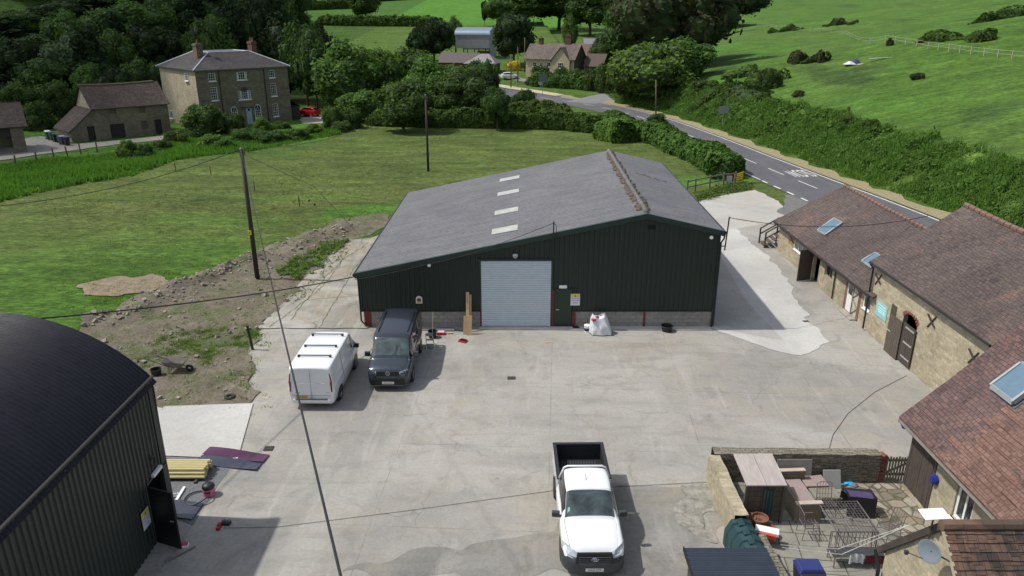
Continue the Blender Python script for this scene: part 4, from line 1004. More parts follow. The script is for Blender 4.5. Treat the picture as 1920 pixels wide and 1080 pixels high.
for sgn in (-1, 1):
    rows = MB(); L_ = 3.3 if sgn < 0 else 2.85; ang = math.atan2(2.3, 2.45) if sgn < 0 else math.atan2(2.25, 2.0)
    nrow = int(L_ / .19)
    for i in range(nrow):
        x = X4 - .08
        while x < 16.0:
            w_ = .22; d0, d1 = i * .19, i * .19 + .215; lift = .028
            def P_(d, xx, h): return (xx, 14.0 + sgn * d * math.cos(ang) + sgn * h * math.sin(ang) , 4.58 - d * math.sin(ang) + h * math.cos(ang))
            j = rr_.uniform(-.006, .006)
            rows.add([P_(d0, x, .004), P_(d0, x + w_, .004), P_(d1, x + w_, lift + j), P_(d1, x, lift + j), P_(d1, x + w_, j), P_(d1, x, j)], [(0, 1, 2, 3) if sgn > 0 else (3, 2, 1, 0), (3, 2, 4, 5) if sgn > 0 else (5, 4, 2, 3)])
            x += w_ + .004
    rows.build('roof_slope', TILE_N, nb, uv=True, fixn=False)
MB().add([(X4 - .05, 14, 4.55), (16, 14, 4.55), (16, 16.3, 1.95), (X4 - .05, 16.3, 1.95)], [(3, 2, 1, 0)]).add([(X4 - .05, 14, 4.55), (16, 14, 4.55), (16, 11.3, 2.0), (X4 - .05, 11.3, 2.0)], [(0, 1, 2, 3)]).build('underlay', M('void'), nb)
rg = MB(); x = X4 - .1
while x < 16: rg.tube([(x, 14, 4.56), (x + .44, 14, 4.56)], .13, 8); x += .45
rg.build('ridge_tiles', TILE_N, nb)
MB().beam((X4 - .06, 14.05, 4.50), (X4 - .06, 16.25, 2.02), .07, .16).build('bargeboard', mat_wood('black_board', (.03, .025, .022), (.07, .055, .045)), nb)
MB().beam((X4 - .06, 13.95, 4.48), (X4 - .06, 11.3, 2.02), .05, .1).build('verge_mortar', M('mortar', (.36, .32, .23), .95, var=.2), nb)
MB().tube([(X4 - .12, 16.3, 1.95), (13.4, 16.3, 1.95)], .05, 6).build('gutter', BLACKP, nb)
MB().tube([(X4 - .12, 16.25, 1.98), (X4 - .1, 16.0, 1.6), (X4 - .1, 15.95, .05)], .05, 7).build('downpipe', BLACKP, nb)
sd = thing('satellite_dish', 'pale grey satellite dish bracketed to the near gable wall', 'satellite dish', (X4 - .35, 14.35, 3.2))
dsh = MB(); dsh.T = Matrix.Translation(atX(1745, 1033, X4 - .42)) @ Matrix.Rotation(rad(-60), 4, 'Z') @ Matrix.Rotation(rad(84), 4, 'X') @ Matrix.Scale(.8, 4); dsh.lathe([(0.001, .0), (.12, .008), (.24, .035), (.33, .07), (.34, .07), (.33, .055), (.12, -.012), (.001, -.02)], (0, 0, 0), 28)
dsh.build('dish', M('dish_grey', (.17, .205, .235), .4, var=.03), sd, smooth=True)
q = atX(1745, 1033, X4 - .42); MB().tube([q, (X4, q.y - .25, q.z - .15)], .02, 6).tube([q + Vector((.0, .05, -.3)), q + Vector((-.35, .25, -.25))], .012, 5).build('arm', M('dark_steel', (.05, .05, .055), .5), sd)
MB().cbox(q + Vector((-.37, .26, -.25)), (.08, .06, .1)).build('receiver', M('dark_steel'), sd)
ant = thing('antenna_panel', 'flat white antenna panel on a short black pole above the near gable', 'antenna', (X4, 15, 3.3))
q = atX(1752, 964, X4 - .1); pn = MB(); pn.T = Matrix.Translation(q) @ Matrix.Rotation(rad(4), 4, 'Z') @ Matrix.Rotation(rad(8), 4, 'X'); pn.box(-.30, .30, -.17, .17, -.015, .015); pn.build('panel', M('bright_white', (.85, .85, .84), .3, var=.0), ant, bevel=.01)
MB().tube([q - Vector((0, 0, .02)), (q.x, q.y, q.z - .75)], .02, 6).build('pole', M('dark_steel'), ant)
# ================================================================ VEHICLES (local frame: front towards +y, on z = 0)
TYRE = M('tyre_rubber', (.018, .018, .019), .8, var=.2, vs=6); RIM = M('alloy', (.32, .33, .34), .35, .7, var=.05); STEELW = M('black_steel_wheel', (.03, .03, .032), .45, .4)
PLASTIC = M('bumper_plastic', (.035, .042, .048), .5, var=.08); GRILLE = M('grille_black', (.008, .008, .010), .35, var=.05)
CHROME = M('chrome', (.6, .62, .65), .15, 1.0, var=.02); LENS = M('lamp_lens', (.45, .48, .52), .12, .3, var=.25, vs=14); REDL = M('red_lens', (.22, .015, .03), .15, var=.1)
PLATE_W = M('plate_white', (.62, .62, .60), .4, var=.02); PLATE_Y = M('plate_yellow', (.62, .40, .04), .4, var=.03); INK = M('ink', (.05, .05, .05))
def mat_screen():
    m, nt, b = newmat('windscreen'); k = NT(nt); v = k.coord()
    f = k.noise(v, 1.6, 5, .6, .8)
    k.l(k.ramp(f, [(.35, (.015, .020, .022)), (.65, (.08, .115, .115))]), b.inputs['Base Color']); b.inputs['Roughness'].default_value = .04; b.inputs['Specular IOR Level'].default_value = .9; return m  # pale patches in the colour stand in for cloud reflected in the glass
SCREEN = mat_screen(); CARGLASS = M('car_glass', (.008, .009, .011), .05, var=.02, spec=.7)
def cr(p0, p1, p2, p3, t): return .5 * ((2 * p1) + (-p0 + p2) * t + (2 * p0 - 5 * p1 + 4 * p2 - p3) * t * t + (-p0 + 3 * p1 - 3 * p2 + p3) * t ** 3)
class Body:
    def __init__(s, st):
        s.st = []
        for (y, z0, wb, zb, wl, zt, wt) in st:
            s.st.append([Vector(p) for p in ((0, y, z0), (wb * .9, y, z0), (wb, y, z0 + .08), (wl + .012, y, (z0 + zb) / 2 + .05), (wl, y, zb - .03), (wl - .03, y, zb + .03),
                (wt + (wl - wt) * .22, y, zt - (zt - zb) * .22), (wt, y, zt - min(.05, (zt - zb) * .3)), (wt - .10, y, zt - .005), (wt * .5, y, zt + .018), (0, y, zt + .025))])
        s.n = len(s.st)
    def P(s, u, v, side=1):
        u = min(max(u, 0), s.n - 1 - 1e-6); v = min(max(v, 0), 10 - 1e-6); i = int(u); t = u - i; j = int(v); q = v - j
        def row(a):
            R_ = s.st[min(max(a, 0), s.n - 1)]
            return cr(R_[max(j - 1, 0)], R_[j], R_[j + 1], R_[min(j + 2, 10)], q) if j > 4 else R_[j].lerp(R_[j + 1], q)
        p = cr(row(i - 1), row(i), row(i + 1), row(i + 2), t)
        # linear along y keeps the stations' order
        return Vector((p.x * side, p.y, p.z))
    def shell(s, nu=4, nv=3):
        m = MB(); U = [i / nu for i in range((s.n - 1) * nu + 1)]; V = [j / nv for j in range(10 * nv + 1)]
        for side in (1, -1):
            vs = [s.P(u, v, side) for u in U for v in V]; w = len(V)
            fs = [(i * w + j, (i + 1) * w + j, (i + 1) * w + j + 1, i * w + j + 1) for i in range(len(U) - 1) for j in range(w - 1)]
            if side > 0: fs = [f[::-1] for f in fs]
            m.add(vs, fs)
        for e, u in ((0, 0), (1, s.n - 1)):
            ring = [s.P(u, v, 1) for v in V] + [s.P(u, v, -1) for v in V[::-1]]; c = sum(ring, Vector()) / len(ring); k_ = len(ring)
            m.add([c] + ring, [((0, 1 + i, 1 + (i + 1) % k_) if e else (0, 1 + (i + 1) % k_, 1 + i)) for i in range(k_)])
        return m
    def patch(s, us, v0, v1, side=1, off=.006, nu=8, nv=4):
        """us: (u0,u1); v0, v1 numbers or functions of t"""
        f0 = v0 if callable(v0) else (lambda t: v0); f1 = v1 if callable(v1) else (lambda t: v1)
        def fn(a, b):
            u = us[0] + (us[1] - us[0]) * a; v = f0(a) + (f1(a) - f0(a)) * b; p = s.P(u, v, side)
            du = s.P(u + .02, v, side) - s.P(u - .02, v, side); dv = s.P(u, v + .05, side) - s.P(u, v - .05, side); n = du.cross(dv)
            n.normalize(); 
            if n.x * side < 0 and abs(n.x) > abs(n.z): n = -n
            elif n.z < 0 and abs(n.z) >= abs(n.x): n = -n
            return p + n * off
        m = MB(); m.grid(fn, nu, nv); return m
    def screen(s, us, v0=6.6, off=.008, nu=8, nv=12):
        def fn(a, b):
            u = us[0] + (us[1] - us[0]) * a; w = 2 * b - 1; vv = 10 - (10 - v0) * abs(w); p = s.P(u, vv, 1 if w >= 0 else -1)
            du = s.P(u + .02, 9.9, 1) - s.P(u - .02, 9.9, 1); n = Vector((0, -du.z, du.y)).normalized()
            if n.z < 0: n = -n
            return p + n * off
        m = MB(); m.grid(fn, nu, nv); return m
def wheel(par, x, y, r=.33, w=.22, side=1, steel=False):
    m = MB(); m.T = Matrix.Translation((x, y, r)) @ Matrix.Rotation(rad(90) * side, 4, 'Y')
    m.lathe([(r * .62, w * .42), (r * .92, w * .5), (r, w * .36), (r, -w * .36), (r * .92, -w * .5), (r * .62, -w * .42)], (0, 0, 0), 28)
    o = m.build('wheel', TYRE, par, smooth=True, local=True)
    m = MB(); m.T = Matrix.Translation((x, y, r)) @ Matrix.Rotation(rad(90) * side, 4, 'Y')
    m.lathe([(r * .64, w * .40), (r * .60, w * .44), (r * .5, w * .30), (r * .2, w * .32), (.001, w * .36)], (0, 0, 0), 20)
    if not steel:
        for k in range(5):
            a = k * 2 * math.pi / 5; m.beam((r * .1 * math.cos(a), r * .1 * math.sin(a), w * .38), (r * .6 * math.cos(a), r * .6 * math.sin(a), w * .42), .07, .03)
    m.build('rim', STEELW if steel else RIM, o, local=True); return o
def arches(par, x, ys, r):
    m = MB()
    for y in ys:
        for s in (1, -1):
            c = [(s * x, y + (r + .07) * math.cos(a), .33 + (r + .07) * math.sin(a)) for a in [math.pi * i / 16 for i in range(17)]]
            m.prism([(s * x, y - r - .07, .2)] [:0] + c, (s * .012, 0, 0))
    return m
def mirror_(par, x, y, z, side, mat=None, sz=(.22, .12, .20)):
    m = MB(); m.cbox((side * (x + .12), y, z), sz, side * -.15); m.box(min(side * (x - .04), side * (x + .06)), max(side * (x - .04), side * (x + .06)), y - .03, y + .03, z - .1, z - .04); o = m.build('mirror', mat or GRILLE, par, bevel=.025, local=True)
    return o
def oval(m, c, rx, rz, y, r=.008, n=20):
    m.tube([(c[0] + rx * math.cos(i * 2 * math.pi / n), y, c[1] + rz * math.sin(i * 2 * math.pi / n)) for i in range(n + 1)], r, 5, False)
def numplate(par, txt, y, z, mat, face=1, x=0, w=.52):
    m = MB(); m.box(x - w / 2, x + w / 2, min(y, y + .012 * face), max(y, y + .012 * face), z - .055, z + .055); p = m.build('number_plate', mat, par, bevel=.004, local=True)
    T = frame((x, y + .014 * face, z), (-face, 0, 0), (0, 0, 1))
    text_mesh(txt, .095, .001, 'lettering', p, INK, T @ Matrix.Diagonal((.86, 1, 1, 1)))
    return p
# ---------------------------------------------------------------- white van
def paint(name, col, **k): return M(name, col, .28, var=.02, spec=.5, coat=.6, **k)
WP = paint('white_paint', (.70, .72, .73)); VWB = M('metallic_slate', (.05, .065, .082), .25, .65, var=.05, coat=.7); NAVY = M('dark_roof_paint', (.022, .028, .042), .35, .4, var=.06, coat=.5)
van = thing('white_van', 'white panel van with three black roof bars seen from behind', 'van', (-8.2, 29.78, 0), rad(-1.0))
B = Body([(-2.46, .34, .80, 1.05, .89, 1.86, .77), (-2.40, .28, .88, 1.05, .93, 1.93, .82), (-2.1, .24, .91, 1.08, .955, 1.975, .85), (-1.0, .22, .92, 1.1, .965, 1.99, .86), (.3, .22, .92, 1.1, .965, 1.985, .86), (1.0, .22, .92, 1.1, .96, 1.95, .84), (1.25, .22, .92, 1.1, .955, 1.88, .81),
          (1.75, .22, .92, 1.1, .95, 1.42, .76), (1.98, .24, .91, 1.02, .94, 1.16, .80), (2.25, .26, .88, .92, .90, 1.03, .76), (2.42, .3, .78, .8, .80, .92, .68), (2.5, .36, .62, .7, .64, .8, .55)])
B.shell().build('body', WP, van, smooth=True, local=True)
B.screen((5.9, 7.9)).build('windscreen', SCREEN, van, smooth=True, local=True)
for s in (1, -1):
    B.patch((4.95, 6.9), 5.25, lambda t: 6.6 - .8 * max(0, t - .4), s).build('side_window', CARGLASS, van, local=True)
    mirror_(van, .95, 1.35, 1.22, s).data.update()
    MB().box(min(s * .968, s * .974), max(s * .968, s * .974), -1.9, .6, .93, .96).build('side_moulding', M('moulding_grey', (.42, .44, .46), .4), van, local=True)  # moulding in a greyer white than the body
    m = MB(); m.prism([(s * .82, -2.46, .86), (s * .88, -2.455, .84), (s * .89, -2.455, 1.30), (s * .83, -2.455, 1.68), (s * .79, -2.46, 1.66), (s * .83, -2.46, 1.35), (s * .80, -2.46, 1.26)], (0, -.012, 0)); m.build('tail_lamp', REDL, van, local=True, fixn=True)
    for y in (-1.50, 1.43): wheel(van, s * .86, y, .335, .23, s, False)
arches(van, .958, (-1.50, 1.43), .335).build('wheel_arch', GRILLE, van, local=True)
dr_ = MB().box(-.003, .003, -2.475, -2.462, .5, 1.8).box(-.82, .82, -2.47, -2.462, .68, .69); dr_.build('door_gap', M('gap_grey', (.2, .21, .22), .6), van, local=True)
m = MB(); m.tube([(-.72, -2.445, 1.78), (-.76, -2.465, 1.45), (-.66, -2.478, 1.27), (-.45, -2.48, 1.22), (.45, -2.48, 1.22), (.66, -2.478, 1.27), (.76, -2.465, 1.45), (.72, -2.445, 1.78)], .012, 6); m.build('pressed_line', WP, van, local=True, smooth=True)
MB().box(-.22, .22, -2.43, -2.39, 1.885, 1.925).build('brake_light', REDL, van, local=True)
MB().box(.08, .26, -2.50, -2.47, 1.0, 1.03).build('door_handle', WP, van, local=True, bevel=.008)
MB().box(-.78, .78, -2.54, -2.40, .40, .52).build('rear_bumper', WP, van, local=True, bevel=.03); MB().box(-.66, .66, -2.545, -2.5, .515, .54).build('bumper_step', PLASTIC, van, local=True)
numplate(van, 'BG21 WKR', -2.474, .62, PLATE_Y, -1, -.42, .50)
for x, w in ((-.66, .18), (.6, .13)): MB().box(x, x + w, -2.475, -2.47, .80, .83).build('badge', CHROME, van, local=True)
for y in (-1.55, -.55, 1.0 - .35):
    m = MB(); m.tube([(-.66, y, 2.075), (.66, y, 2.075)], .028, 8)
    for s in (1, -1): m.cbox((s * .66, y, 2.03), (.09, .08, .12))
    m.build('roof_bar', M('bar_black', (.02, .02, .025), .4), van, local=True)
SEAM = M('panel_gap', (.03, .032, .035), .7)
def seams(body, par, us, vs=(1.6, 7.6), hood=None, mat=SEAM):
    for s in (1, -1):
        for u in us: body.patch((u, u + .035), vs[0], vs[1], s, .004, 1, 24).build('panel_gap', mat, par, local=True)
        if hood: body.patch((hood[0], hood[1]), hood[2], hood[2] + .12, s, .004, 12, 1).build('bonnet_gap', mat, par, local=True)
seams(B, van, (3.1, 4.75), (1.6, 7.2)); seams(B, van, (6.95,), (2, 4.6))
# ---------------------------------------------------------------- slate grey camper van
vw = thing('grey_van', 'dark grey passenger van with roof rails parked nose out by the barn', 'van', (-5.36, 31.42, 0), math.pi)
B = Body([(-2.45, .34, .80, 1.05, .86, 1.80, .70), (-2.40, .28, .88, 1.08, .93, 1.92, .78), (-2.0, .24, .91, 1.1, .95, 1.97, .82), (-.8, .22, .92, 1.1, .955, 1.985, .83), (.5, .22, .92, 1.1, .955, 1.97, .825), (.85, .22, .92, 1.1, .95, 1.93, .81),
          (1.05, .22, .92, 1.1, .95, 1.83, .755), (1.58, .22, .92, 1.1, .95, 1.30, .80), (1.72, .24, .92, 1.05, .95, 1.17, .82), (2.05, .25, .90, .98, .93, 1.10, .80), (2.3, .27, .86, .88, .88, 1.0, .77), (2.42, .3, .80, .72, .81, .86, .72), (2.47, .34, .70, .62, .72, .74, .62)])
B.shell().build('body', VWB, vw, smooth=True, local=True)
B.screen((5.9, 7.0), 6.5).build('windscreen', SCREEN, vw, smooth=True, local=True)
B.screen((.8, 5.55), 7.6, .005, 20, 10).build('roof_panel', NAVY, vw, smooth=True, local=True)
for s in (1, -1):
    B.patch((5.0, 6.75), 5.3, lambda t: 6.7 - 1.1 * max(0, t - .35), s).build('side_window', CARGLASS, vw, local=True)
    B.patch((3.15, 4.85), 5.3, 6.7, s).build('side_window', CARGLASS, vw, local=True)
    B.patch((1.3, 3.0), 5.3, 6.7, s).build('side_window', CARGLASS, vw, local=True)
    mirror_(vw, .95, 1.22, 1.22, s, VWB, (.24, .13, .22))
    MB().tube([(s * .66, -1.9, 2.02), (s * .68, -1.2, 2.06), (s * .68, 0, 2.06), (s * .66, .5, 2.0)], .025, 6).build('roof_rail', GRILLE, vw, local=True)
    m = MB(); m.prism([(s * .46, 2.43, .80), (s * .80, 2.33, .82), (s * .86, 2.22, .96), (s * .74, 2.30, .97), (s * .48, 2.38, .90)], (0, .035, .012)); m.build('headlight', LENS, vw, local=True, fixn=True)
    for y in (-1.55, 1.45): wheel(vw, s * .86, y, .335, .23, s)
arches(vw, .95, (-1.55, 1.45), .335).build('wheel_arch', GRILLE, vw, local=True)
MB().box(-.50, .50, 2.44, 2.478, .74, .95).build('grille', GRILLE, vw, local=True, bevel=.01)
for z in (.82, .89): MB().tube([(-.74, 2.36, z + .01), (-.5, 2.44, z), (0, 2.47, z), (.5, 2.44, z), (.74, 2.36, z + .01)], .010, 5).build('chrome_strip', CHROME, vw, local=True)
m = MB(); oval(m, (0, .87), .085, .085, 2.485, .011); m.tube([(-.05, 2.485, .93), (-.0, 2.485, .872), (.05, 2.485, .93)], .009, 5).tube([(-.07, 2.485, .89), (-.035, 2.485, .80), (0, 2.485, .86), (.035, 2.485, .80), (.07, 2.485, .89)], .009, 5); m.build('emblem', CHROME, vw, local=True)
MB().box(-.74, .74, 2.45, 2.505, .32, .60).build('shaded_lower_grille', GRILLE, vw, local=True, bevel=.01)  # wide black lower front: grille and bumper with their shade put into the colour
MB().tube([(-.8, 2.36, .30), (-.6, 2.48, .29), (.6, 2.48, .29), (.8, 2.36, .30)], .022, 6).build('front_lip', M('lip_grey', (.14, .14, .15), .35), vw, local=True)
numplate(vw, 'VK16 HTL', 2.51, .43, PLATE_W)
seams(B, vw, (3.05, 4.92), (1.6, 7.0)); seams(B, vw, (6.8,), (2, 4.6), (7.6, 10.6, 7.6))
# ---------------------------------------------------------------- white pickup
pk = thing('white_pickup', 'white single cab pickup truck with black lined open bed', 'pickup truck', (2.34, 20.0, 0), math.pi + rad(.6))
CB = Body([(-.50, .42, .80, 1.05, .88, 1.70, .60), (-.44, .40, .86, 1.07, .90, 1.755, .655), (.1, .38, .87, 1.08, .905, 1.80, .685), (.55, .38, .87, 1.08, .90, 1.77, .675), (.68, .38, .87, 1.08, .90, 1.71, .665), (1.20, .38, .87, 1.06, .90, 1.20, .74), (1.36, .38, .87, 1.02, .90, 1.10, .77),
           (1.8, .38, .87, .98, .90, 1.07, .74), (2.2, .40, .86, .93, .89, 1.02, .70), (2.38, .44, .84, .84, .86, .95, .66), (2.5, .5, .78, .72, .80, .82, .6), (2.57, .54, .66, .66, .68, .70, .55)])
CB.shell().build('cab', WP, pk, smooth=True, local=True)
CB.screen((3.95, 5.05), 6.7).build('windscreen', SCREEN, pk, smooth=True, local=True)
m = MB(); m.T = None
for s in (1, -1):
    CB.patch((1.1, 4.65), 5.3, lambda t: 6.7 - .9 * max(0, t - .6), s).build('side_window', CARGLASS, pk, local=True)
    mirror_(pk, .90, 1.05, 1.16, s, PLASTIC, (.24, .13, .18))
    m = MB(); m.prism([(s * .44, 2.50, .86), (s * .62, 2.42, .95), (s * .80, 2.25, 1.01), (s * .89, 2.05, 1.0), (s * .90, 2.18, .86), (s * .78, 2.44, .80), (s * .50, 2.58, .79)], (0, .035, .03)); m.build('headlight', LENS, pk, local=True, fixn=True)
    for y in (-1.40, 1.68): wheel(pk, s * .80, y, .37, .24, s, True)
    MB().box(min(s * .62, s * .66), max(s * .62, s * .66), -.42, .6, 1.80, 1.803).build('roof_channel', M('gap_grey', (.2, .21, .22), .6), pk, local=True) if False else None
arches(pk, .90, (-1.40, 1.68), .37).build('wheel_arch', GRILLE, pk, local=True)
seams(CB, pk, (1.0,), (1.6, 7.0)); seams(CB, pk, (4.72,), (1.8, 5.2), (5.2, 9.2, 6.9))
# bumper wraps round the front
m = MB()
def bump_(u, v):
    a = (u - .5) * 2; x = .935 * math.sin(a * 1.40) / math.sin(1.40); y = 2.68 - .52 * abs(a) ** 3.2; z = .32 + v * (.42 + .10 * abs(a) ** 2)
    return (x, y + .03 * math.sin(v * math.pi) - (.05 if v > .9 else 0), z)
m.grid(bump_, 24, 6); m.build('bumper', PLASTIC, pk, local=True, smooth=True)
MB().prism([(-.56, 2.62, .66), (.56, 2.62, .66), (.50, 2.54, .95), (-.50, 2.54, .95)], (0, .06, 0)).build('grille', GRILLE, pk, local=True, fixn=True)
for z in (.73, .80, .87): MB().box(-.46, .46, 2.66, 2.68, z - .008, z + .008).build('grille_bar', M('bar_grey', (.06, .06, .07), .3), pk, local=True)
MB().box(-.46, .46, 2.63, 2.69, .50, .62).build('lower_intake', GRILLE, pk, local=True, bevel=.01)
for s in (1, -1): MB().cbox((s * .66, 2.56, .52), (.22, .06, .10), s * -.5).build('fog_recess', GRILLE, pk, local=True)
m = MB(); oval(m, (0, .82), .095, .065, 2.70, .012); oval(m, (0, .838), .055, .02, 2.705, .008); oval(m, (0, .82), .028, .058, 2.705, .008); m.build('emblem', CHROME, pk, local=True)
numplate(pk, 'NA69 GVP', 2.70, .46, PLATE_W)
MB().prism([(.60, 1.12, 1.245), (.68, 1.13, 1.235), (.66, 1.04, 1.37), (.59, 1.03, 1.38)][::1], (0, .012, .012)).build('tax_sticker', M('mint', (.35, .6, .5), .5), pk, local=True, fixn=True)
MB().tube([(.05, .3, 1.815), (.05, .1, 1.93)], .008, 5).build('aerial', GRILLE, pk, local=True)
m = MB(); m.tube([(-.83, -.60, 1.25), (-.66, -.54, 1.74), (-.55, -.53, 1.80), (.55, -.53, 1.80), (.66, -.54, 1.74), (.83, -.60, 1.25)], .032, 8); m.build('roll_bar', WP, pk, local=True, smooth=True)
bdm = MB()
x, ya, yb, zt = .875, -2.72, -.56, 1.27
bdm.box(-x, -x + .06, ya, yb, .55, zt); bdm.box(x - .06, x, ya, yb, .55, zt); bdm.box(-x + .06, x - .06, ya, ya + .06, .55, zt); bdm.box(-x + .06, x - .06, yb - .05, yb, .55, zt); bdm.build('bed', WP, pk, local=True, bevel=.02)
BL = M('bed_liner', (.016, .018, .022), .55, var=.15)
lm = MB(); xi = x - .065
lm.box(-xi, xi, ya + .065, yb - .055, .66, .70)
for s in (1, -1):
    a, b = sorted((s * xi, s * (xi - .03))); lm.box(a, b, ya + .065, yb - .055, .70, zt + .01); a, b = sorted((s * (x + .012), s * (xi - .04))); lm.box(a, b, ya - .01, yb, zt + .012, zt + .035)
    a, b = sorted((s * (xi - .03), s * (xi - .2))); lm.box(a, b, -1.75, -1.05, .70, .93)
lm.box(-xi, xi, ya + .065, ya + .095, .70, zt + .01).box(-x, x, ya - .02, ya + .11, zt + .012, zt + .036).box(-xi, xi, yb - .085, yb - .055, .7, zt + .01)
lm.build('bed_liner', BL, pk, local=True)
rb = MB(); xx = -.60
while xx < .62: rb.box(xx, xx + .045, ya + .25, yb - .2, .70, .718); xx += .095
rb.build('bed_ribs', M('bed_rib', (.05, .055, .065), .5), pk, local=True)
MB().cbox((-.15, -.78, .78), (.3, .2, .14), .3).build('grit_heap', M('grit'), pk, local=True, bevel=.05) if False else None
# ---------------------------------------------------------------- hatchbacks in the distance
def hatch(name, label, loc, rz, pm):
    c = thing(name, label, 'car', loc, rz)
    B = Body([(-1.95, .34, .66, .8, .72, 1.0, .56), (-1.88, .26, .78, .88, .80, 1.12, .62), (-1.6, .22, .80, .92, .83, 1.36, .58), (-1.2, .2, .81, .92, .84, 1.44, .60), (-.2, .2, .81, .92, .84, 1.47, .62), (.25, .2, .81, .92, .84, 1.40, .60), (.85, .2, .81, .90, .84, 1.05, .66), (1.1, .2, .8, .85, .83, .95, .68), (1.6, .22, .78, .78, .80, .86, .62), (1.88, .26, .7, .64, .72, .74, .55), (1.96, .32, .6, .55, .6, .62, .45)])
    B.shell().build('body', pm, c, smooth=True, local=True); B.screen((4.95, 6.0), 6.6).build('windscreen', SCREEN, c, smooth=True, local=True); B.screen((.95, 2.1), 6.9).build('rear_window', CARGLASS, c, smooth=True, local=True)
    for s in (1, -1):
        B.patch((1.9, 5.7), 5.35, lambda t: 6.6 - 1.2 * max(0, t - .55), s).build('side_window', CARGLASS, c, local=True)
        for y in (-1.2, 1.25): wheel(c, s * .74, y, .30, .2, s)
        MB().cbox((s * .66, 1.78, .62), (.22, .2, .12), s * -.5).build('headlight', LENS, c, local=True, bevel=.02); MB().cbox((s * .72, -1.86, .85), (.14, .08, .2)).build('tail_lamp', REDL, c, local=True)
    return c
p = GT(579, 218); hatch('red_car', 'small red hatchback parked beside the tall stone house', (p.x, p.y, height(p.x, p.y) + .05), rad(62), M('red_paint', (.42, .01, .012), .25, .1, var=.03, coat=.8))
p = GT(956, 149); hatch('white_car', 'white car parked on the lane near the cottage', (p.x, p.y, height(p.x, p.y) + .12), rad(-78), WP)
# ================================================================ BUILDINGS ACROSS THE MEADOW (local frame: front wall on y = 0 facing -y, x to the right)
def lw(par, x0, x1, z0, z1, mat, name='wall', y=0.0, ops=(), dep=.18):
    """front wall with recessed openings"""
    m = MB(); xs = sorted({x0, x1} | {o[0] for o in ops} | {o[1] for o in ops}); zs = sorted({z0, z1} | {o[2] for o in ops} | {o[3] for o in ops})
    for a, b in zip(xs, xs[1:]):
        for c, d in zip(zs, zs[1:]):
            if not any(o[0] < (a + b) / 2 < o[1] and o[2] < (c + d) / 2 < o[3] for o in ops): m.add([(a, y, c), (b, y, c), (b, y, d), (a, y, d)], [(0, 1, 2, 3)])
    for o in ops:
        a, b, c, d = o; m.add([(a, y, c), (b, y, c), (b, y, d), (a, y, d), (a, y + dep, c), (b, y + dep, c), (b, y + dep, d), (a, y + dep, d)], [(0, 4, 5, 1), (1, 5, 6, 2), (2, 6, 7, 3), (3, 7, 4, 0)])
    return m.build(name, mat, par, local=True, uv=True)
def lwin(par, x0, x1, z0, z1, nx=2, nz=3, y=.10, name='window', mat=None, arch=False, T=None):
    mat = mat or UPVC; m = MB(); m.T = T; fr = .07
    m.box(x0, x1, y - .03, y + .03, z0, z0 + fr).box(x0, x0 + fr, y - .03, y + .03, z0, z1).box(x1 - fr, x1, y - .03, y + .03, z0, z1)
    if not arch: m.box(x0, x1, y - .03, y + .03, z1 - fr, z1)
    for i in range(1, nx): xc = x0 + (x1 - x0) * i / nx; m.box(xc - .015, xc + .015, y - .02, y + .02, z0, z1)
    for i in range(1, nz): zc = z0 + (z1 - z0) * i / nz; m.box(x0, x1, y - .02, y + .02, zc - .015, zc + .015)
    xc = (x0 + x1) / 2; r = (x1 - x0) / 2
    if arch: m.tube([(xc + r * .96 * math.cos(a), y, z1 + r * .96 * math.sin(a)) for a in [math.pi * i / 10 for i in range(11)]], .04, 5).box(xc - .02, xc + .02, y - .02, y + .02, z1, z1 + r * .9)
    o = m.build(name, mat, par, local=True)
    m = MB(); m.T = T; P = [(x0, y + .01, z0), (x1, y + .01, z0), (x1, y + .01, z1)] + ([(xc + r * math.cos(a), y + .01, z1 + r * math.sin(a)) for a in [math.pi * i / 10 for i in range(1, 10)]] if arch else []) + [(x0, y + .01, z1)]
    m.poly(P); m.build('pane', GLASS, o, local=True)
    m = MB(); m.T = T; m.box(x0 - .08, x1 + .08, y - .2, y + .02, z0 - .12, z0 - .01); m.build('sill', mat, o, local=True); return o
def chimney(par, x, y, w, d, z0, z1, mat, pots=2, name='chimney'):
    o = MB().box(x - w / 2, x + w / 2, y - d / 2, y + d / 2, z0, z1 - .35).box(x - w / 2 - .08, x + w / 2 + .08, y - d / 2 - .08, y + d / 2 + .08, z1 - .35, z1 - .15).box(x - w / 2, x + w / 2, y - d / 2, y + d / 2, z1 - .15, z1).build(name, mat, par, local=True, uv=True)
    for i in range(pots): MB().lathe([(.13, 0), (.15, .05), (.11, .1), (.10, .5), (.13, .55)], (x, y - d / 2 + d * (i + .5) / pots, z1), 8).build('chimney_pot', M('pot_clay', (.25, .11, .07), .9), o, local=True)
    return o
CBRICK = mat_stone('chimney_brick', (.16, .085, .065), (.12, .065, .05), (.15, .12, .1), .22, .075, .0)
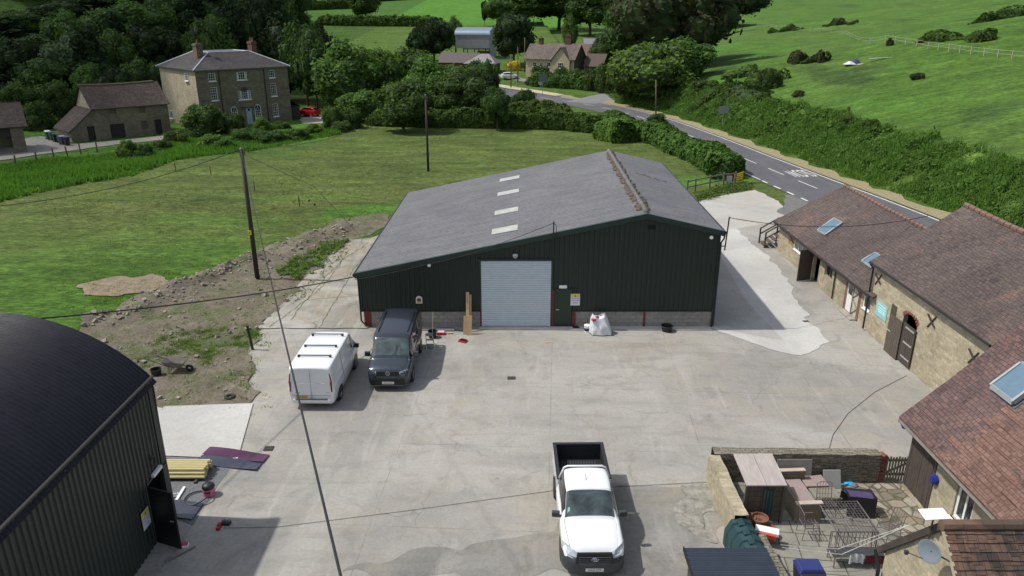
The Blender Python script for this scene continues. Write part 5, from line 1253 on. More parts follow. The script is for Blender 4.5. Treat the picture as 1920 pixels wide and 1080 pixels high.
# ---- tall Georgian house
hz = math.atan2(9.6, 10)
h = thing('stone_house', 'tall square three storey stone house with hipped slate roof and white sash windows', 'house', (-44.04, 107.57, 0), hz)
WL, DP, EV = 14.0, 13.2, 8.1
wins = [(1.85, 2.85, 6.55, 7.6), (1.9, 2.85, 3.87, 5.7), (2.0, 2.85, .95, 2.75), (10.95, 11.9, 6.53, 7.6), (11.0, 11.93, 3.86, 5.75), (11.0, 11.9, .86, 2.75)]
lw(h, 0, WL, -1, EV, STONE_SH, ops=wins + [(5.96, 7.5, 6.48, 7.6), (5.9, 7.8, 3.7, 4.95), (4.5, 5.4, .9, 2.35), (8.1, 9.05, .9, 2.35), (6.7, 7.7, .1, 2.5)])
m = MB(); m.add([(0, 0, -1), (0, DP, -1), (0, DP, EV), (0, 0, EV)], [(3, 2, 1, 0)]); m.build('side_wall', STONE, h, local=True, uv=True, fixn=False)  # sunlit side keeps the undarkened stone
m = MB(); m.add([(WL, 0, -1), (WL, DP, -1), (WL, DP, EV), (WL, 0, EV)], [(0, 1, 2, 3)]).add([(0, DP, -1), (WL, DP, -1), (WL, DP, EV), (0, DP, EV)], [(3, 2, 1, 0)]); m.build('wall', STONE_SH, h, local=True, uv=True)
for i, (a, b, c, d) in enumerate(wins): lwin(h, a, b, c, d, 3, 3 if i % 3 == 0 else 5 if i % 3 == 1 else 5)
lwin(h, 6.2, 7.25, 6.48, 7.6, 3, 3); lwin(h, 5.96, 6.15, 6.48, 7.6, 1, 3); lwin(h, 7.3, 7.5, 6.48, 7.6, 1, 3)
lwin(h, 6.35, 7.35, 3.7, 4.95, 3, 4, .06, arch=True); lwin(h, 5.9, 6.28, 3.7, 4.95, 2, 4); lwin(h, 7.42, 7.8, 3.7, 4.95, 2, 4)
MB().prism([(6.85 + .55 * math.cos(a), -.01, 4.95 + .55 * math.sin(a)) for a in [math.pi * i / 10 for i in range(11)]], (0, .02, 0)).build('arch_head', M('dark_void_glass', (.05, .055, .06), .2), h, local=True, fixn=True)
lwin(h, 4.5, 5.4, .9, 2.35, 3, 4, -.02, arch=True); lwin(h, 8.1, 9.05, .9, 2.35, 3, 4, -.02, arch=True)
dp_ = MB().box(6.75, 7.65, .02, .08, .1, 2.45).build('front_door', M('pale_blue_door', (.28, .38, .45), .5, var=.04), h, local=True)
MB().box(6.55, 6.74, -.06, .04, .1, 2.6).box(7.66, 7.85, -.06, .04, .1, 2.6).box(6.2, 8.2, -.35, .04, 2.62, 2.78).box(5.4, 6.5, -.08, -.0, 2.62, 2.72).build('porch', STONE_SH, h, local=True, uv=True)
MB().box(7.05, 7.35, -.0, .02, 2.0, 2.35).build('fanlight', GLASS, dp_, local=True)
for x in (3.3, 10.14): MB().tube([(x, -.08, 8.0), (x, -.08, .2)], .06, 6).build('downpipe', BLACKP, h, local=True)
for x in (4.0, 9.6): MB().box(x - .0, x + .35, -.06, .0, 0, 8.0).build('quoin_strip', STONE_SH, h, local=True, uv=True)
for x, z, l in ((.2, 7.0, 1.3), (.2, 3.9, 1.3), (12.6, 7.1, 1.3), (12.6, 4.85, 1.3), (12.9, 2.0, 1.0)): MB().box(x, x + l, -.05, -.0, z, z + .05).build('iron_tie', IRON, h, local=True)
T = Matrix.Rotation(rad(-90), 4, 'Z')
def lside(x0, x1, z0, z1, nx, nz): return lwin(h, x0, x1, z0, z1, nx, nz, -.03, T=Matrix.Rotation(rad(-90), 4, 'Z') @ Matrix.Translation((0, 0, 0)))
lwin(h, -3.6, -2.5, 6.55, 7.6, 3, 3, -.03, T=T); lwin(h, -11.6, -10.4, .6, 1.7, 3, 3, -.03, T=T)
OV, INS, RZ = .35, 3.9, 10.25
rp = lambda x, y, z: (x, y, z)
A = [(-OV, -OV, EV), (WL + OV, -OV, EV), (WL + OV, DP + OV, EV), (-OV, DP + OV, EV)]; Bq = [(INS, INS, RZ), (WL - INS, INS, RZ), (WL - INS, DP - INS, RZ), (INS, DP - INS, RZ)]
m = MB(); m.add(A + Bq, [(0, 1, 5, 4), (1, 2, 6, 5), (2, 3, 7, 6), (3, 0, 4, 7)]); rf_ = m.build('roof', SLATE, h, local=True, uv=True)
m = MB(); m.add([(p[0], p[1], p[2] - .02) for p in Bq] + [((INS + WL - INS) / 2, INS + .1, RZ - .9)], [(0, 1, 2, 3)]).box(-.3, WL + .3, -.3, DP + .3, EV - .15, EV - .02); m.build('roof_well', LEAD, h, local=True)
LEADW = M('pale_lead', (.42, .45, .50), .5, .1)
m = MB()
for i in range(4): m.tube([A[i], Bq[i]], .10, 6); m.tube([Bq[i], Bq[(i + 1) % 4]], .09, 6)
m.build('lead_hips', LEADW, rf_, local=True)
chimney(h, 2.6, 4.3, .9, 1.3, 8.9, 11.5, mat_stone('chimney_stone', (.2, .15, .11), (.15, .12, .09), (.12, .1, .08), .3, .12), 1); chimney(h, 11.0, 4.6, .75, 1.4, 9.3, 11.6, CBRICK, 2)
m = MB(); m.tube([(2.2, 4.2, 11.6), (2.2, 4.2, 13.6)], .025, 5).beam((1.6, 4.2, 13.3), (2.9, 4.2, 13.35), .03).box(2.5, 2.9, 4.0, 4.4, 13.1, 13.7); m.build('aerial', M('dark_steel'), h, local=True)
m = MB(); m.prism([(WL, .5, 3.3), (WL + 1.9, .5, 1.9), (WL + 1.9, 5, 1.9), (WL, 5, 3.3)], (0, 0, .08)); m.build('lean_to_roof', SLATE, h, local=True, fixn=True)
MB().box(WL + .0, WL + 1.75, .6, 4.9, -.5, 1.9).build('lean_to', M('dark_boards', (.03, .028, .026), .9), h, local=True)
# ---- old barn with lean-to
bz = math.atan2(8.7, 8.9)
ob_ = thing('old_stone_barn', 'old stone barn with dark tiled roof and a lean-to at its left end', 'barn', (-56.3, 95.8, 0), bz)
F0, F1, DPB, EVB, RDB = 3.2, 12.7, 6.4, 4.05, 6.75
ops = [(5.2, 6.0, 3.2, 3.95), (8.9, 9.75, 3.0, 3.98), (8.9, 9.75, .85, 1.9), (2.2, 3.1, -.2, 1.85), (4.95, 6.75, -.3, 1.85), (10.65, 11.55, -.25, 1.95)]
m = MB(); xs = [F0, 3.7, 5.2, 6.0, 6.75, 8.9, 9.75, 10.65, 11.55, F1]
lw(ob_, F0, F1, -.5, EVB, STONE_SH, ops=[o for o in ops if o[0] > 3.2])
lw(ob_, 1.9, F0, -.5, 1.95, STONE_SH, ops=[(2.2, 3.1, -.2, 1.85)], y=.0)
m = MB(); m.add([(F0, 0, 1.95), (F0, 0, 4.0), (1.9, 0, 2.85), (1.9, 0, 1.95)], [(3, 0, 1, 2)]).add([(.22, 0, -.5), (1.9, 0, -.5), (1.9, 0, 2.85), (.22, 0, 1.42)], [(0, 1, 2, 3)]); m.build('wall', STONE_SH, ob_, local=True, uv=True)
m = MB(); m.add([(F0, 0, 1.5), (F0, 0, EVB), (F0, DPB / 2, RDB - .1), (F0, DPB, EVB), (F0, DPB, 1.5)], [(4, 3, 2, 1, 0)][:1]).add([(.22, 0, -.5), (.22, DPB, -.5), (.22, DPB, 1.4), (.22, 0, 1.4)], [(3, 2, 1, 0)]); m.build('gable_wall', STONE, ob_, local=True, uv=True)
m = MB(); m.add([(F1, 0, -.5), (F1, 0, EVB), (F1, DPB / 2, RDB - .1), (F1, DPB, EVB), (F1, DPB, -.5)], [(0, 4, 3, 2, 1)]).add([(.2, DPB, -.5), (F1, DPB, -.5), (F1, DPB, EVB), (.2, DPB, 1.4)], [(3, 2, 1, 0)]); m.build('wall', STONE_SH, ob_, local=True, uv=True)
def saggy(x0, x1, y0, z0, y1, z1, mat, par, n=14, sag=.12, th=.1, name='roof'):
    f = lambda u, v: (x0 + (x1 - x0) * u, y0 + (y1 - y0) * v, z0 + (z1 - z0) * v - sag * math.sin(math.pi * u) * v + .04 * n2(u * 8, v * 3, 1, 3))
    m = MB(); m.grid(f, n, 6); q = MB(); q.grid(lambda u, v: tuple(Vector(f(u, v)) - Vector((0, 0, th))), n, 6); m.add(q.v, [g[::-1] for g in q.f])
    for i in range(n): a, b = f(i / n, 0), f((i + 1) / n, 0); m.add([a, b, (b[0], b[1], b[2] - th), (a[0], a[1], a[2] - th)], [(3, 2, 1, 0)])
    return m.build(name, mat, par, local=True, uv=True)
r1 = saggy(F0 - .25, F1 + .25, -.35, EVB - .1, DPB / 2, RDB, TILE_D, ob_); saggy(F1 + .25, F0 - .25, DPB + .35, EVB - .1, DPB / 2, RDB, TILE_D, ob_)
MB().tube([(F0 - .25 + i * .5, DPB / 2, RDB + .03 - .12 * math.sin(math.pi * i / 19.8)) for i in range(20)], .12, 6).build('ridge_tiles', M('lichen_ridge', (.17, .155, .10), .9, var=.3), r1, local=True)
m = MB(); f = lambda u, v: (F0 - (F0 + .1) * u, -.25 + (DPB + .5) * v, 3.95 - 2.65 * u + .03 * n2(u * 5, v * 8, 1, 7)); m.grid(f, 6, 10); m2 = MB(); m2.grid(lambda u, v: tuple(Vector(f(u, v)) - Vector((0, 0, .1))), 6, 10); m.add(m2.v, [g[::-1] for g in m2.f])
a_, b_, c_, d_ = f(0, 0), f(1, 0), f(1, 1), f(0, 1); m.add([a_, b_, tuple(Vector(b_) - Vector((0, 0, .1))), tuple(Vector(a_) - Vector((0, 0, .1)))], [(3, 2, 1, 0)]); m.build('lean_to_roof', TILE_D, ob_, local=True, uv=True)
DK = M('dark_door', (.022, .021, .018), .85, var=.2)
for o in ops:
    nm = 'door' if o[2] < .5 else ('shutter' if o[2] > 2.5 else 'window')
    m = MB(); n_ = max(3, int((o[1] - o[0]) / .2)); w_ = (o[1] - o[0]) / n_
    for i in range(n_): m.box(o[0] + i * w_, o[0] + (i + 1) * w_ - .015, .12, .16, o[2], o[3])
    m.build(nm, DK if o[1] - o[0] > 1 or o[2] < 0 else PLANKG, ob_, local=True)
m = MB()
for i in range(9): a = i / 8 * 1.8; m.box(4.95 + a - .1, 4.95 + a + .1, -.03, .0, 1.9 + .22 * math.sin(math.pi * i / 8), 2.08 + .22 * math.sin(math.pi * i / 8))
m.build('door_arch', STONE_SH, ob_, local=True, uv=True)
# ---- open cart shed at the left edge
p = G(52, 285); cs = thing('cart_shed', 'open fronted cart shed on stone piers with brown tiled roof at the left edge', 'shed', (p.x, p.y, 0), bz - .15)
MB().box(-1.3, 0, -.4, .5, 0, 3.4).build('pier', STONE_SH, cs, local=True, uv=True); MB().box(-5.6, -4.6, -.2, .5, 0, 2.0).build('pier', STONE_SH, cs, local=True, uv=True); MB().box(-1.0, -.2, 4.6, 5.3, 0, 3.2).build('pier', STONE_SH, cs, local=True, uv=True)
m = MB()
for i in range(7): m.box(-9, -1.28, -.22 - .0, -.14, 1.95 + i * .2, 2.13 + i * .2)
m.build('weatherboard', mat_wood('black_boards', (.018, .017, .016), (.035, .032, .03)), cs, local=True)
saggy(-9.5, .5, -.75, 3.1, 2.6, 5.6, TILE_D, cs); saggy(.5, -9.5, 6.0, 3.1, 2.6, 5.6, TILE_D, cs)
MB().add([(-.1, -.3, 3.2), (-.1, 5.5, 3.2), (-.1, 2.6, 5.4)], [(0, 1, 2)]).build('gable', STONE_SH, cs, local=True, uv=True)
MB().box(-9, 0, 5.2, 5.35, 0, 3.2).build('back_wall', STONE_SH, cs, local=True, uv=True)
# ---- wheelie bins beside the lean-to
binp = None
def wheelie(name, label, loc, rz, col, lidc, grp):
    t = thing(name, label, 'bin', loc, rz, grp); m = MB()
    m.add([(-.23, -.28, .05), (.23, -.28, .05), (.23, .24, .05), (-.23, .24, .05), (-.29, -.36, 1.0), (.29, -.36, 1.0), (.29, .32, 1.0), (-.29, .32, 1.0)], [(3, 2, 1, 0), (0, 1, 5, 4), (1, 2, 6, 5), (2, 3, 7, 6), (3, 0, 4, 7), (4, 5, 6, 7)])
    m.build('body', col, t, local=True, bevel=.02); MB().add([(-.31, -.40, 1.01), (.31, -.40, 1.01), (.31, .36, 1.05), (-.31, .36, 1.05), (-.28, -.36, 1.08), (.28, -.36, 1.08), (.28, .3, 1.14), (-.28, .3, 1.14)], [(0, 1, 5, 4), (1, 2, 6, 5), (2, 3, 7, 6), (3, 0, 4, 7), (4, 5, 6, 7)]).build('lid', lidc, t, local=True, bevel=.02)
    for s in (-1, 1): MB().tube([(s * .2, .3, .1), (s * .27, .3, .1)], .1, 10).build('wheel', TYRE, t, local=True)
    return t
BG = M('bin_green', (.02, .07, .05), .5); BP = M('bin_purple', (.045, .035, .11), .5); BK = M('bin_black', (.012, .012, .014), .5)
for i, (px, py, c, l, lab) in enumerate([(92, 262, BG, WHT, 'green bin with white lid, farthest in the row at the lean-to'), (99, 264, BG, BG, 'all green wheelie bin second from the far end of the row'), (106, 267, BK, BG, 'black bin with green lid third from the far end of the row'), (114, 269, BG, BK, 'green bin with black lid in the middle of the row'),
        (119, 272, BP, M('bin_pale', (.3, .28, .36), .5), 'purple bin with pale lid near the lean-to corner'), (127, 273.5, BK, BP, 'black bin with purple lid nearest the barn corner')]):
    p = G(px, py); wheelie('wheelie_bin', lab, (p.x, p.y, .06), rad(50 + 7 * math.sin(i * 2)), c, l, 'bins beside the lean-to')
# ---- cottage, dutch barn and farm sheds
def place(px, py, extra=0): p = GT(px, py); return (p.x, p.y, height(p.x, p.y) + extra)
def atdist(px, Y): r = ray(px, 200); return (r.x / r.y * Y, Y, height(r.x / r.y * Y, Y))
CREAMW = M('cream_stone', (.40, .34, .225), .9, var=.15, vs=2)
x, y, z = atdist(985.5, 178)
ct = thing('cottage', 'cream stone cottage with front gable and brown tiled roof by the junction', 'house', (x, y, z), rad(-26))
L, D, E = 11.8, 6.6, 4.3
ws = [(1.7, 2.6, 2.5, 3.4), (5.2, 6.1, 2.5, 3.4), (1.7, 2.6, .4, 1.4), (8.6, 10.0, 2.5, 3.7)]
lw(ct, 0, L, -1.5, E, CREAMW, ops=ws[:3]); 
for a, b, c, d in ws[:3]: lwin(ct, a, b, c, d, 2, 2)
lwin(ct, 3.4, 4.3, 2.5, 3.3, 2, 2, -.02)
m = MB(); m.add([(L, 0, -1.5), (L, D, -1.5), (L, D, E), (L, D / 2, 7.2), (L, 0, E)], [(0, 1, 2, 3, 4)]).add([(0, 0, -1.5), (0, D, -1.5), (0, D, E), (0, D / 2, 7.2), (0, 0, E)], [(4, 3, 2, 1, 0)]); m.build('gable_wall', M('shaded_ivy_stone', (.10, .11, .06), .95, var=.5, vs=1.2), ct, local=True)  # green-mottled gable stone, darkened in colour to stand in shade
m = MB(); m.add([(6.6, -.5, -1.5), (10.9, -.5, -1.5), (10.9, -.5, E - .3), (8.75, -.5, 6.6), (6.6, -.5, E - .3)], [(0, 1, 2, 3, 4)]).add([(6.6, -.5, -1.5), (6.6, 0, -1.5), (6.6, 0, E), (6.6, -.5, E - .3)], [(3, 2, 1, 0)]); m.build('front_gable', CREAMW, ct, local=True)
lwin(ct, 8.1, 9.5, 2.3, 3.5, 3, 2, -.54)
CTILE = mat_tiles('cottage_tiles', (.115, .098, .088), (.145, .12, .105), (.17, .14, .12), (.20, .15, .10), pth=(.6, .75), bw=.3, bh=.25)
cr1 = saggy(-.5, L + .4, -.45, E - .15, D / 2, 7.3, CTILE, ct, sag=0); saggy(L + .4, -.5, D + .45, E - .15, D / 2, 7.3, CTILE, ct, sag=0)
m = MB(); m.add([(6.2, -.8, E - .65), (8.75, -.8, 6.75), (8.75, D / 2, 6.75), (6.2, .6, E - .65)], [(0, 1, 2, 3)]).add([(11.3, -.8, E - .65), (8.75, -.8, 6.75), (8.75, D / 2, 6.75), (11.3, .6, E - .65)], [(3, 2, 1, 0)]); m.build('gable_roof', CTILE, ct, local=True, uv=True)
chimney(ct, 2.2, D / 2 + .2, .9, .9, 6.6, 8.6, CBRICK, 1); chimney(ct, 8.9, D / 2 + .3, 1.4, .9, 6.6, 9.3, CBRICK, 3)
m = MB().add([(1, 12, 4.4), (12, 12, 4.4), (12, 15, 7), (1, 15, 7)], [(0, 1, 2, 3)]).add([(12, 12, 4.4), (12, 18, 4.4), (12, 15, 7)], [(0, 1, 2)]).box(1.2, 11.8, 12.3, 17.5, -1, 4.4); m.build('rear_wing', mat_tiles('red_tiles', (.13, .09, .075), (.16, .105, .085), (.15, .10, .085), (.19, .12, .085), bw=.3, bh=.25), ct, local=True, uv=True)
m = MB().box(L + 1.5, L + 5.5, 3, 8, -1, 2.6).prism([(L + 1.2, 2.6, 2.6), (L + 5.8, 2.6, 2.6), (L + 5.8, 5.5, 5.2), (L + 1.2, 5.5, 5.2)], (0, 0, .1)); m.build('side_range', M('brown_range', (.09, .065, .055), .9), ct, local=True)
x, y, z = atdist(857, 213)
dbn = thing('dutch_barn', 'old dutch barn with curved blue grey roof and rusty grey sheeting on posts', 'barn', (x, y, z), rad(-14))
L, D = 9.6, 7.0; TIN = M('weathered_tin', (.28, .27, .29), .6, .2, var=.25, vs=1.5); TINB = M('blue_tin', (.16, .22, .28), .5, .3, var=.12)
m = MB(); m.grid(lambda u, v: (-.2 + (L + .4) * u, D / 2 - (D / 2 + .15) * math.cos(math.pi * v), 6.0 + 1.9 * math.sin(math.pi * v)), 1, 14); m.build('curved_roof', TINB, dbn, local=True, smooth=True)
MB().box(0, L, -.02, .03, 2.6, 6.1).build('sheeting', TIN, dbn, local=True)
m = MB(); m.add([(L, 0, -.5), (L, D, -.5), (L, D, 6)] + [(L, D / 2 - D / 2 * math.cos(math.pi * v / 10), 6 + 1.8 * math.sin(math.pi * v / 10)) for v in range(9, 0, -1)] + [(L, 0, 6)], [tuple(range(13))]); m.build('gable_sheeting', TIN, dbn, local=True)
MB().box(0, L, D - .03, D, 2.0, 6.1).build('sheeting', TIN, dbn, local=True)
for xx in (.1, 3.3, 6.5, L - .1):
    for yy in (.1, D - .1): MB().box(xx - .1, xx + .1, yy - .1, yy + .1, -.6, 6).build('post', M('dark_post', (.04, .035, .03), .9), dbn, local=True)
MB().box(5.5, 8.5, 2, 5, -.3, 1.8).build('stored_hay', M('hay', (.22, .19, .12), 1, var=.3), dbn, local=True)
x, y, z = atdist(826, 186)
sh1 = thing('low_farm_shed', 'long low farm shed with dark brown roof below the dutch barn', 'shed', (x, y, z - .3), rad(-8))
m = MB().prism([(-.3, -.5, 2.5), (9.3, -.5, 2.5), (9.3, 3.5, 4.6), (-.3, 3.5, 4.6)], (0, 0, .1)).prism([(-.3, 3.5, 4.6), (9.3, 3.5, 4.6), (9.3, 7.5, 2.5), (-.3, 7.5, 2.5)], (0, 0, .1)); m.build('roof', M('brown_tin', (.085, .068, .068), .7, var=.2), sh1, local=True)
MB().box(0, 9, 6.5, 7, -.8, 2.6).box(0, .4, 0, 7, -.8, 2.6).box(8.6, 9, 0, 7, -.8, 2.6).box(0, 9, .0, .2, 1.9, 2.6).box(3, 4.2, 0, .2, -.8, 2.6).build('wall', BRICK, sh1, local=True)
x, y, z = atdist(875, 184)
sh2 = thing('hipped_shed', 'open shed with a pale hipped tin roof beside the dark yew', 'shed', (x, y, z - .3), rad(-10))
m = MB().add([(-.5, -.6, 2.6), (7.4, -.6, 2.6), (7.4, 7, 2.6), (-.5, 7, 2.6), (3.0, 3.0, 4.7), (5.0, 3.0, 4.7)], [(0, 1, 5, 4), (1, 2, 5), (2, 3, 4, 5), (3, 0, 4)]); m.build('roof', M('pale_tin', (.21, .19, .20), .6, .1, var=.2), sh2, local=True)
for xx in (0, 3.5, 7): MB().box(xx, xx + .2, 0, .2, -.8, 2.6).build('post', M('dark_post'), sh2, local=True)
MB().box(0, 7, 6, 6.3, -.8, 2.6).build('back_wall', DK, sh2, local=True)
for (px, Y, L, lab, nm) in ((1093, 232, 13.5, 'black open fronted shed with grey roof, the farthest of the farm sheds', 'open_shed'), (1068, 205, 10.5, 'wide grey roofed shed behind the cottage', 'grey_shed')):
    x, y, z = atdist(px, Y); s_ = thing(nm, lab, 'shed', (x, y, z - .5), rad(-3))
    h0 = 3.3 if px == 1093 else 2.9
    MB().prism([(-.3, -.4, h0), (L + .3, -.4, h0), (L + .3, 7, h0 + 1.5), (-.3, 7, h0 + 1.5)], (0, 0, .12)).build('roof', M('grey_tin', (.16, .16, .17), .6, .1, var=.12), s_, local=True)
    MB().box(0, L, 6.5, 6.7, -1, h0 + 1.3).box(0, .2, 0, 6.5, -1, h0).box(L - .2, L, 0, 6.5, -1, h0).build('wall', DK, s_, local=True)
    for i in range(4): MB().box(i * (L - .2) / 3, i * (L - .2) / 3 + .2, 0, .2, -1, h0).build('post', M('dark_post'), s_, local=True)
    if px != 1093: MB().box(.2, L - .2, .2, .3, -1, h0).build('front_sheeting', M('dark_tin', (.06, .06, .065), .7), s_, local=True)
# ================================================================ TREES, HEDGES, GROWTH
L_MID = mat_leaf('leaf_mid', (.024, .052, .013), (.072, .128, .026), (.12, .18, .036))
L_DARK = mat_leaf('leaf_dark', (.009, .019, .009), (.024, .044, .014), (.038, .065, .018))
L_BRI = mat_leaf('leaf_bright', (.040, .082, .016), (.100, .175, .030), (.15, .23, .045))
L_GREY = mat_leaf('leaf_grey', (.028, .044, .026), (.062, .092, .052), (.09, .125, .07))
L_HEDGE = mat_leaf('leaf_hedge', (.032, .064, .014), (.075, .135, .024), (.12, .18, .038))
L_BEECH = mat_leaf('leaf_beech', (.022, .024, .012), (.045, .045, .020), (.05, .065, .022))
L_BANK = mat_leaf('leaf_bank', (.040, .082, .016), (.080, .145, .026), (.13, .19, .045))
L_RED = mat_leaf('leaf_rust', (.040, .045, .018), (.070, .075, .028), (.065, .105, .028))
BARK = mat_wood('bark', (.05, .04, .03), (.11, .09, .07), (2, 2, .5)); CORE = M('crown_core', (.028, .054, .014), 1.0, var=.3)
def leafquad(vs, fs, c, n, s, r):
    t = n.orthogonal().normalized(); t.rotate(Matrix.Rotation(r.uniform(0, 6.28), 3, n)); b = n.cross(t); k = len(vs); a = s * r.choice((.55, .7, .85, 1.0, 1.15, 1.5))
    vs += [c - t * a - b * a * .5, c + t * a * .1 - b * a * .75, c + t * a, c + t * a * .0 + b * a * .7]; fs.append((k, k + 1, k + 2, k + 3))
def rnd_dir(r):
    z = r.uniform(-1, 1); a = r.uniform(0, 6.283); q = math.sqrt(1 - z * z); return Vector((q * math.cos(a), q * math.sin(a), z))
def crown(seed, n_lobe, n_leaf, shape='round', leaf=.045, lobe=(.22, .34)):
    """unit crown: radius about 1 in x,y, height 0..2"""
    r = random.Random(seed); vs = []; fs = []; cv = MB()
    lobes = []
    for i in range(n_lobe):
        d = rnd_dir(r); 
        if shape == 'cone': h = r.random() ** .8; rad_ = (1 - h) * .85 + .1; a = r.uniform(0, 6.28); c = Vector((rad_ * math.cos(a) * r.uniform(.3, .9), rad_ * math.sin(a) * r.uniform(.3, .9), .15 + h * 1.75)); R_ = r.uniform(.16, .28) * (1.2 - h * .6)
        elif shape == 'dome': q = r.uniform(.3, .8); c = Vector((d.x * q, d.y * q, abs(d.z) * q * 1.55)); R_ = r.uniform(.2, .34)
        else: q = r.uniform(.30, .74); zz_ = d.z; c = Vector((d.x * q, d.y * q, .98 + zz_ * q * 1.0)); R_ = r.uniform(*lobe)
        c.z = max(c.z, R_ * .8) if shape != 'dome' else c.z; lobes.append((c, R_))
    for c, R_ in lobes:
        k = int(n_leaf / n_lobe)
        for i in range(k):
            d = rnd_dir(r)
            if d.z < -.5 and r.random() < .6: d.z *= -1
            rr = R_ * (1 + .18 * mnoise.noise(d * 2.5 + c * 5)) * r.uniform(.86, 1.10)
            if r.random() < .07: rr *= r.uniform(1.1, 1.35)
            n = (d + rnd_dir(r) * .75).normalized(); leafquad(vs, fs, c + d * rr, n, leaf, r)
        ring = []
        cv.grid(lambda u, v: tuple(c + Vector((math.sin(math.pi * u) * math.cos(6.2832 * v), math.sin(math.pi * u) * math.sin(6.2832 * v), math.cos(math.pi * u))) * R_ * .82), 5, 7)
    zs_ = sorted(v.z for v in vs); kz = 2.0 / zs_[int(len(zs_) * .995)]; rs_ = sorted(math.hypot(v.x, v.y) for v in vs); kr = 1.0 / rs_[int(len(rs_) * .985)]
    sc_ = lambda v: (v[0] * kr, v[1] * kr, v[2] * kz)
    m = MB(); m.add([sc_(v) for v in vs], fs); m.m = 1; m.add([sc_(v) for v in cv.v], cv.f); return m
PROTO = {}
def proto(kind, var, dome=False):
    key = (kind, var, dome)
    if key in PROTO: return PROTO[key]
    mat = {'mid': L_MID, 'dark': L_DARK, 'bright': L_BRI, 'grey': L_GREY, 'yew': L_DARK, 'cone': L_DARK, 'rust': L_RED, 'copper': L_BEECH}[kind]
    cm = crown(len(kind) * 31 + var * 17 + (5 if dome else 0), 46 if kind != 'cone' else 50, 9000, 'dome' if dome else 'cone' if kind == 'cone' else 'round', .046, (.24, .38))
    me_o = cm.build('crown', [mat, CORE], None); me = me_o.data; bpy.data.objects.remove(me_o)
    t = MB(); r = random.Random(var); t.tube([(0, 0, -.4), (.02, .01, .3), (0, .03, .8), (.02, 0, 1.3)], [.075, .06, .045, .02], 7)
    for i in range(6): a = i * 1.05 + r.random(); t.tube([(0, .02, .35 + i * .1), (.28 * math.cos(a), .28 * math.sin(a), .65 + i * .12), (.55 * math.cos(a), .55 * math.sin(a), 1.0 + i * .1)], [.035, .022, .01], 5)
    to = t.build('trunk', BARK, None, smooth=True); tm = to.data; bpy.data.objects.remove(to)
    PROTO[key] = (me, tm); return PROTO[key]
NT_ = [0]
def tree(x, y, w, hh, kind, name, label, group=None, bare=.12, z=None):
    i = NT_[0]; NT_[0] += 1; r = random.Random(i * 7 + 3); bush_ = 'bush' in name or 'shrub' in name; cm, tm = proto(kind, i % 3, bush_)
    z = height(x, y) if z is None else z
    t = thing(name, label, 'tree' if 'bush' not in name and 'shrub' not in name else 'bush', (x, y, z - .1), r.uniform(0, 6.28), group)
    for nm, me in (('crown', cm), ('trunk', tm)):
        o = bpy.data.objects.new(nm, me); COL.objects.link(o); o.parent = t; s = w / 2.0
        hz_ = hh * (1 - bare) / 2.0
        if nm == 'crown': o.location = (0, 0, hh * bare); o.scale = (s, s * r.uniform(.9, 1.1), hz_)
        elif bush_: o.scale = (s * .5, s * .5, hh / 3)
        else: o.scale = (s * .8, s * .8, hh / 2.0); o.location = (0, 0, 0)
    return t
MPX = lambda Y: (Y * math.cos(TH) + 5.3) / F_PX
def tpx(px, ptop, Y, wpx, kind, name, label, group=None, bare=.12, minh=1.0):
    if group == GA: wpx *= 1.18; ptop -= 8; bare = .03 if Y < 180 else .12
    """a tree whose top shows at (px, ptop) when it stands at distance Y"""
    r_ = ray(px, ptop); x = r_.x / r_.y * Y; zt = H_CAM + r_.z / r_.y * Y; z = height(x, Y); return tree(x, Y, wpx * MPX(Y), max(minh, zt - z), kind, name, label, group, bare)
GA = 'trees and bushes on the far side of the meadow'; GW = 'trees of the hillside wood'
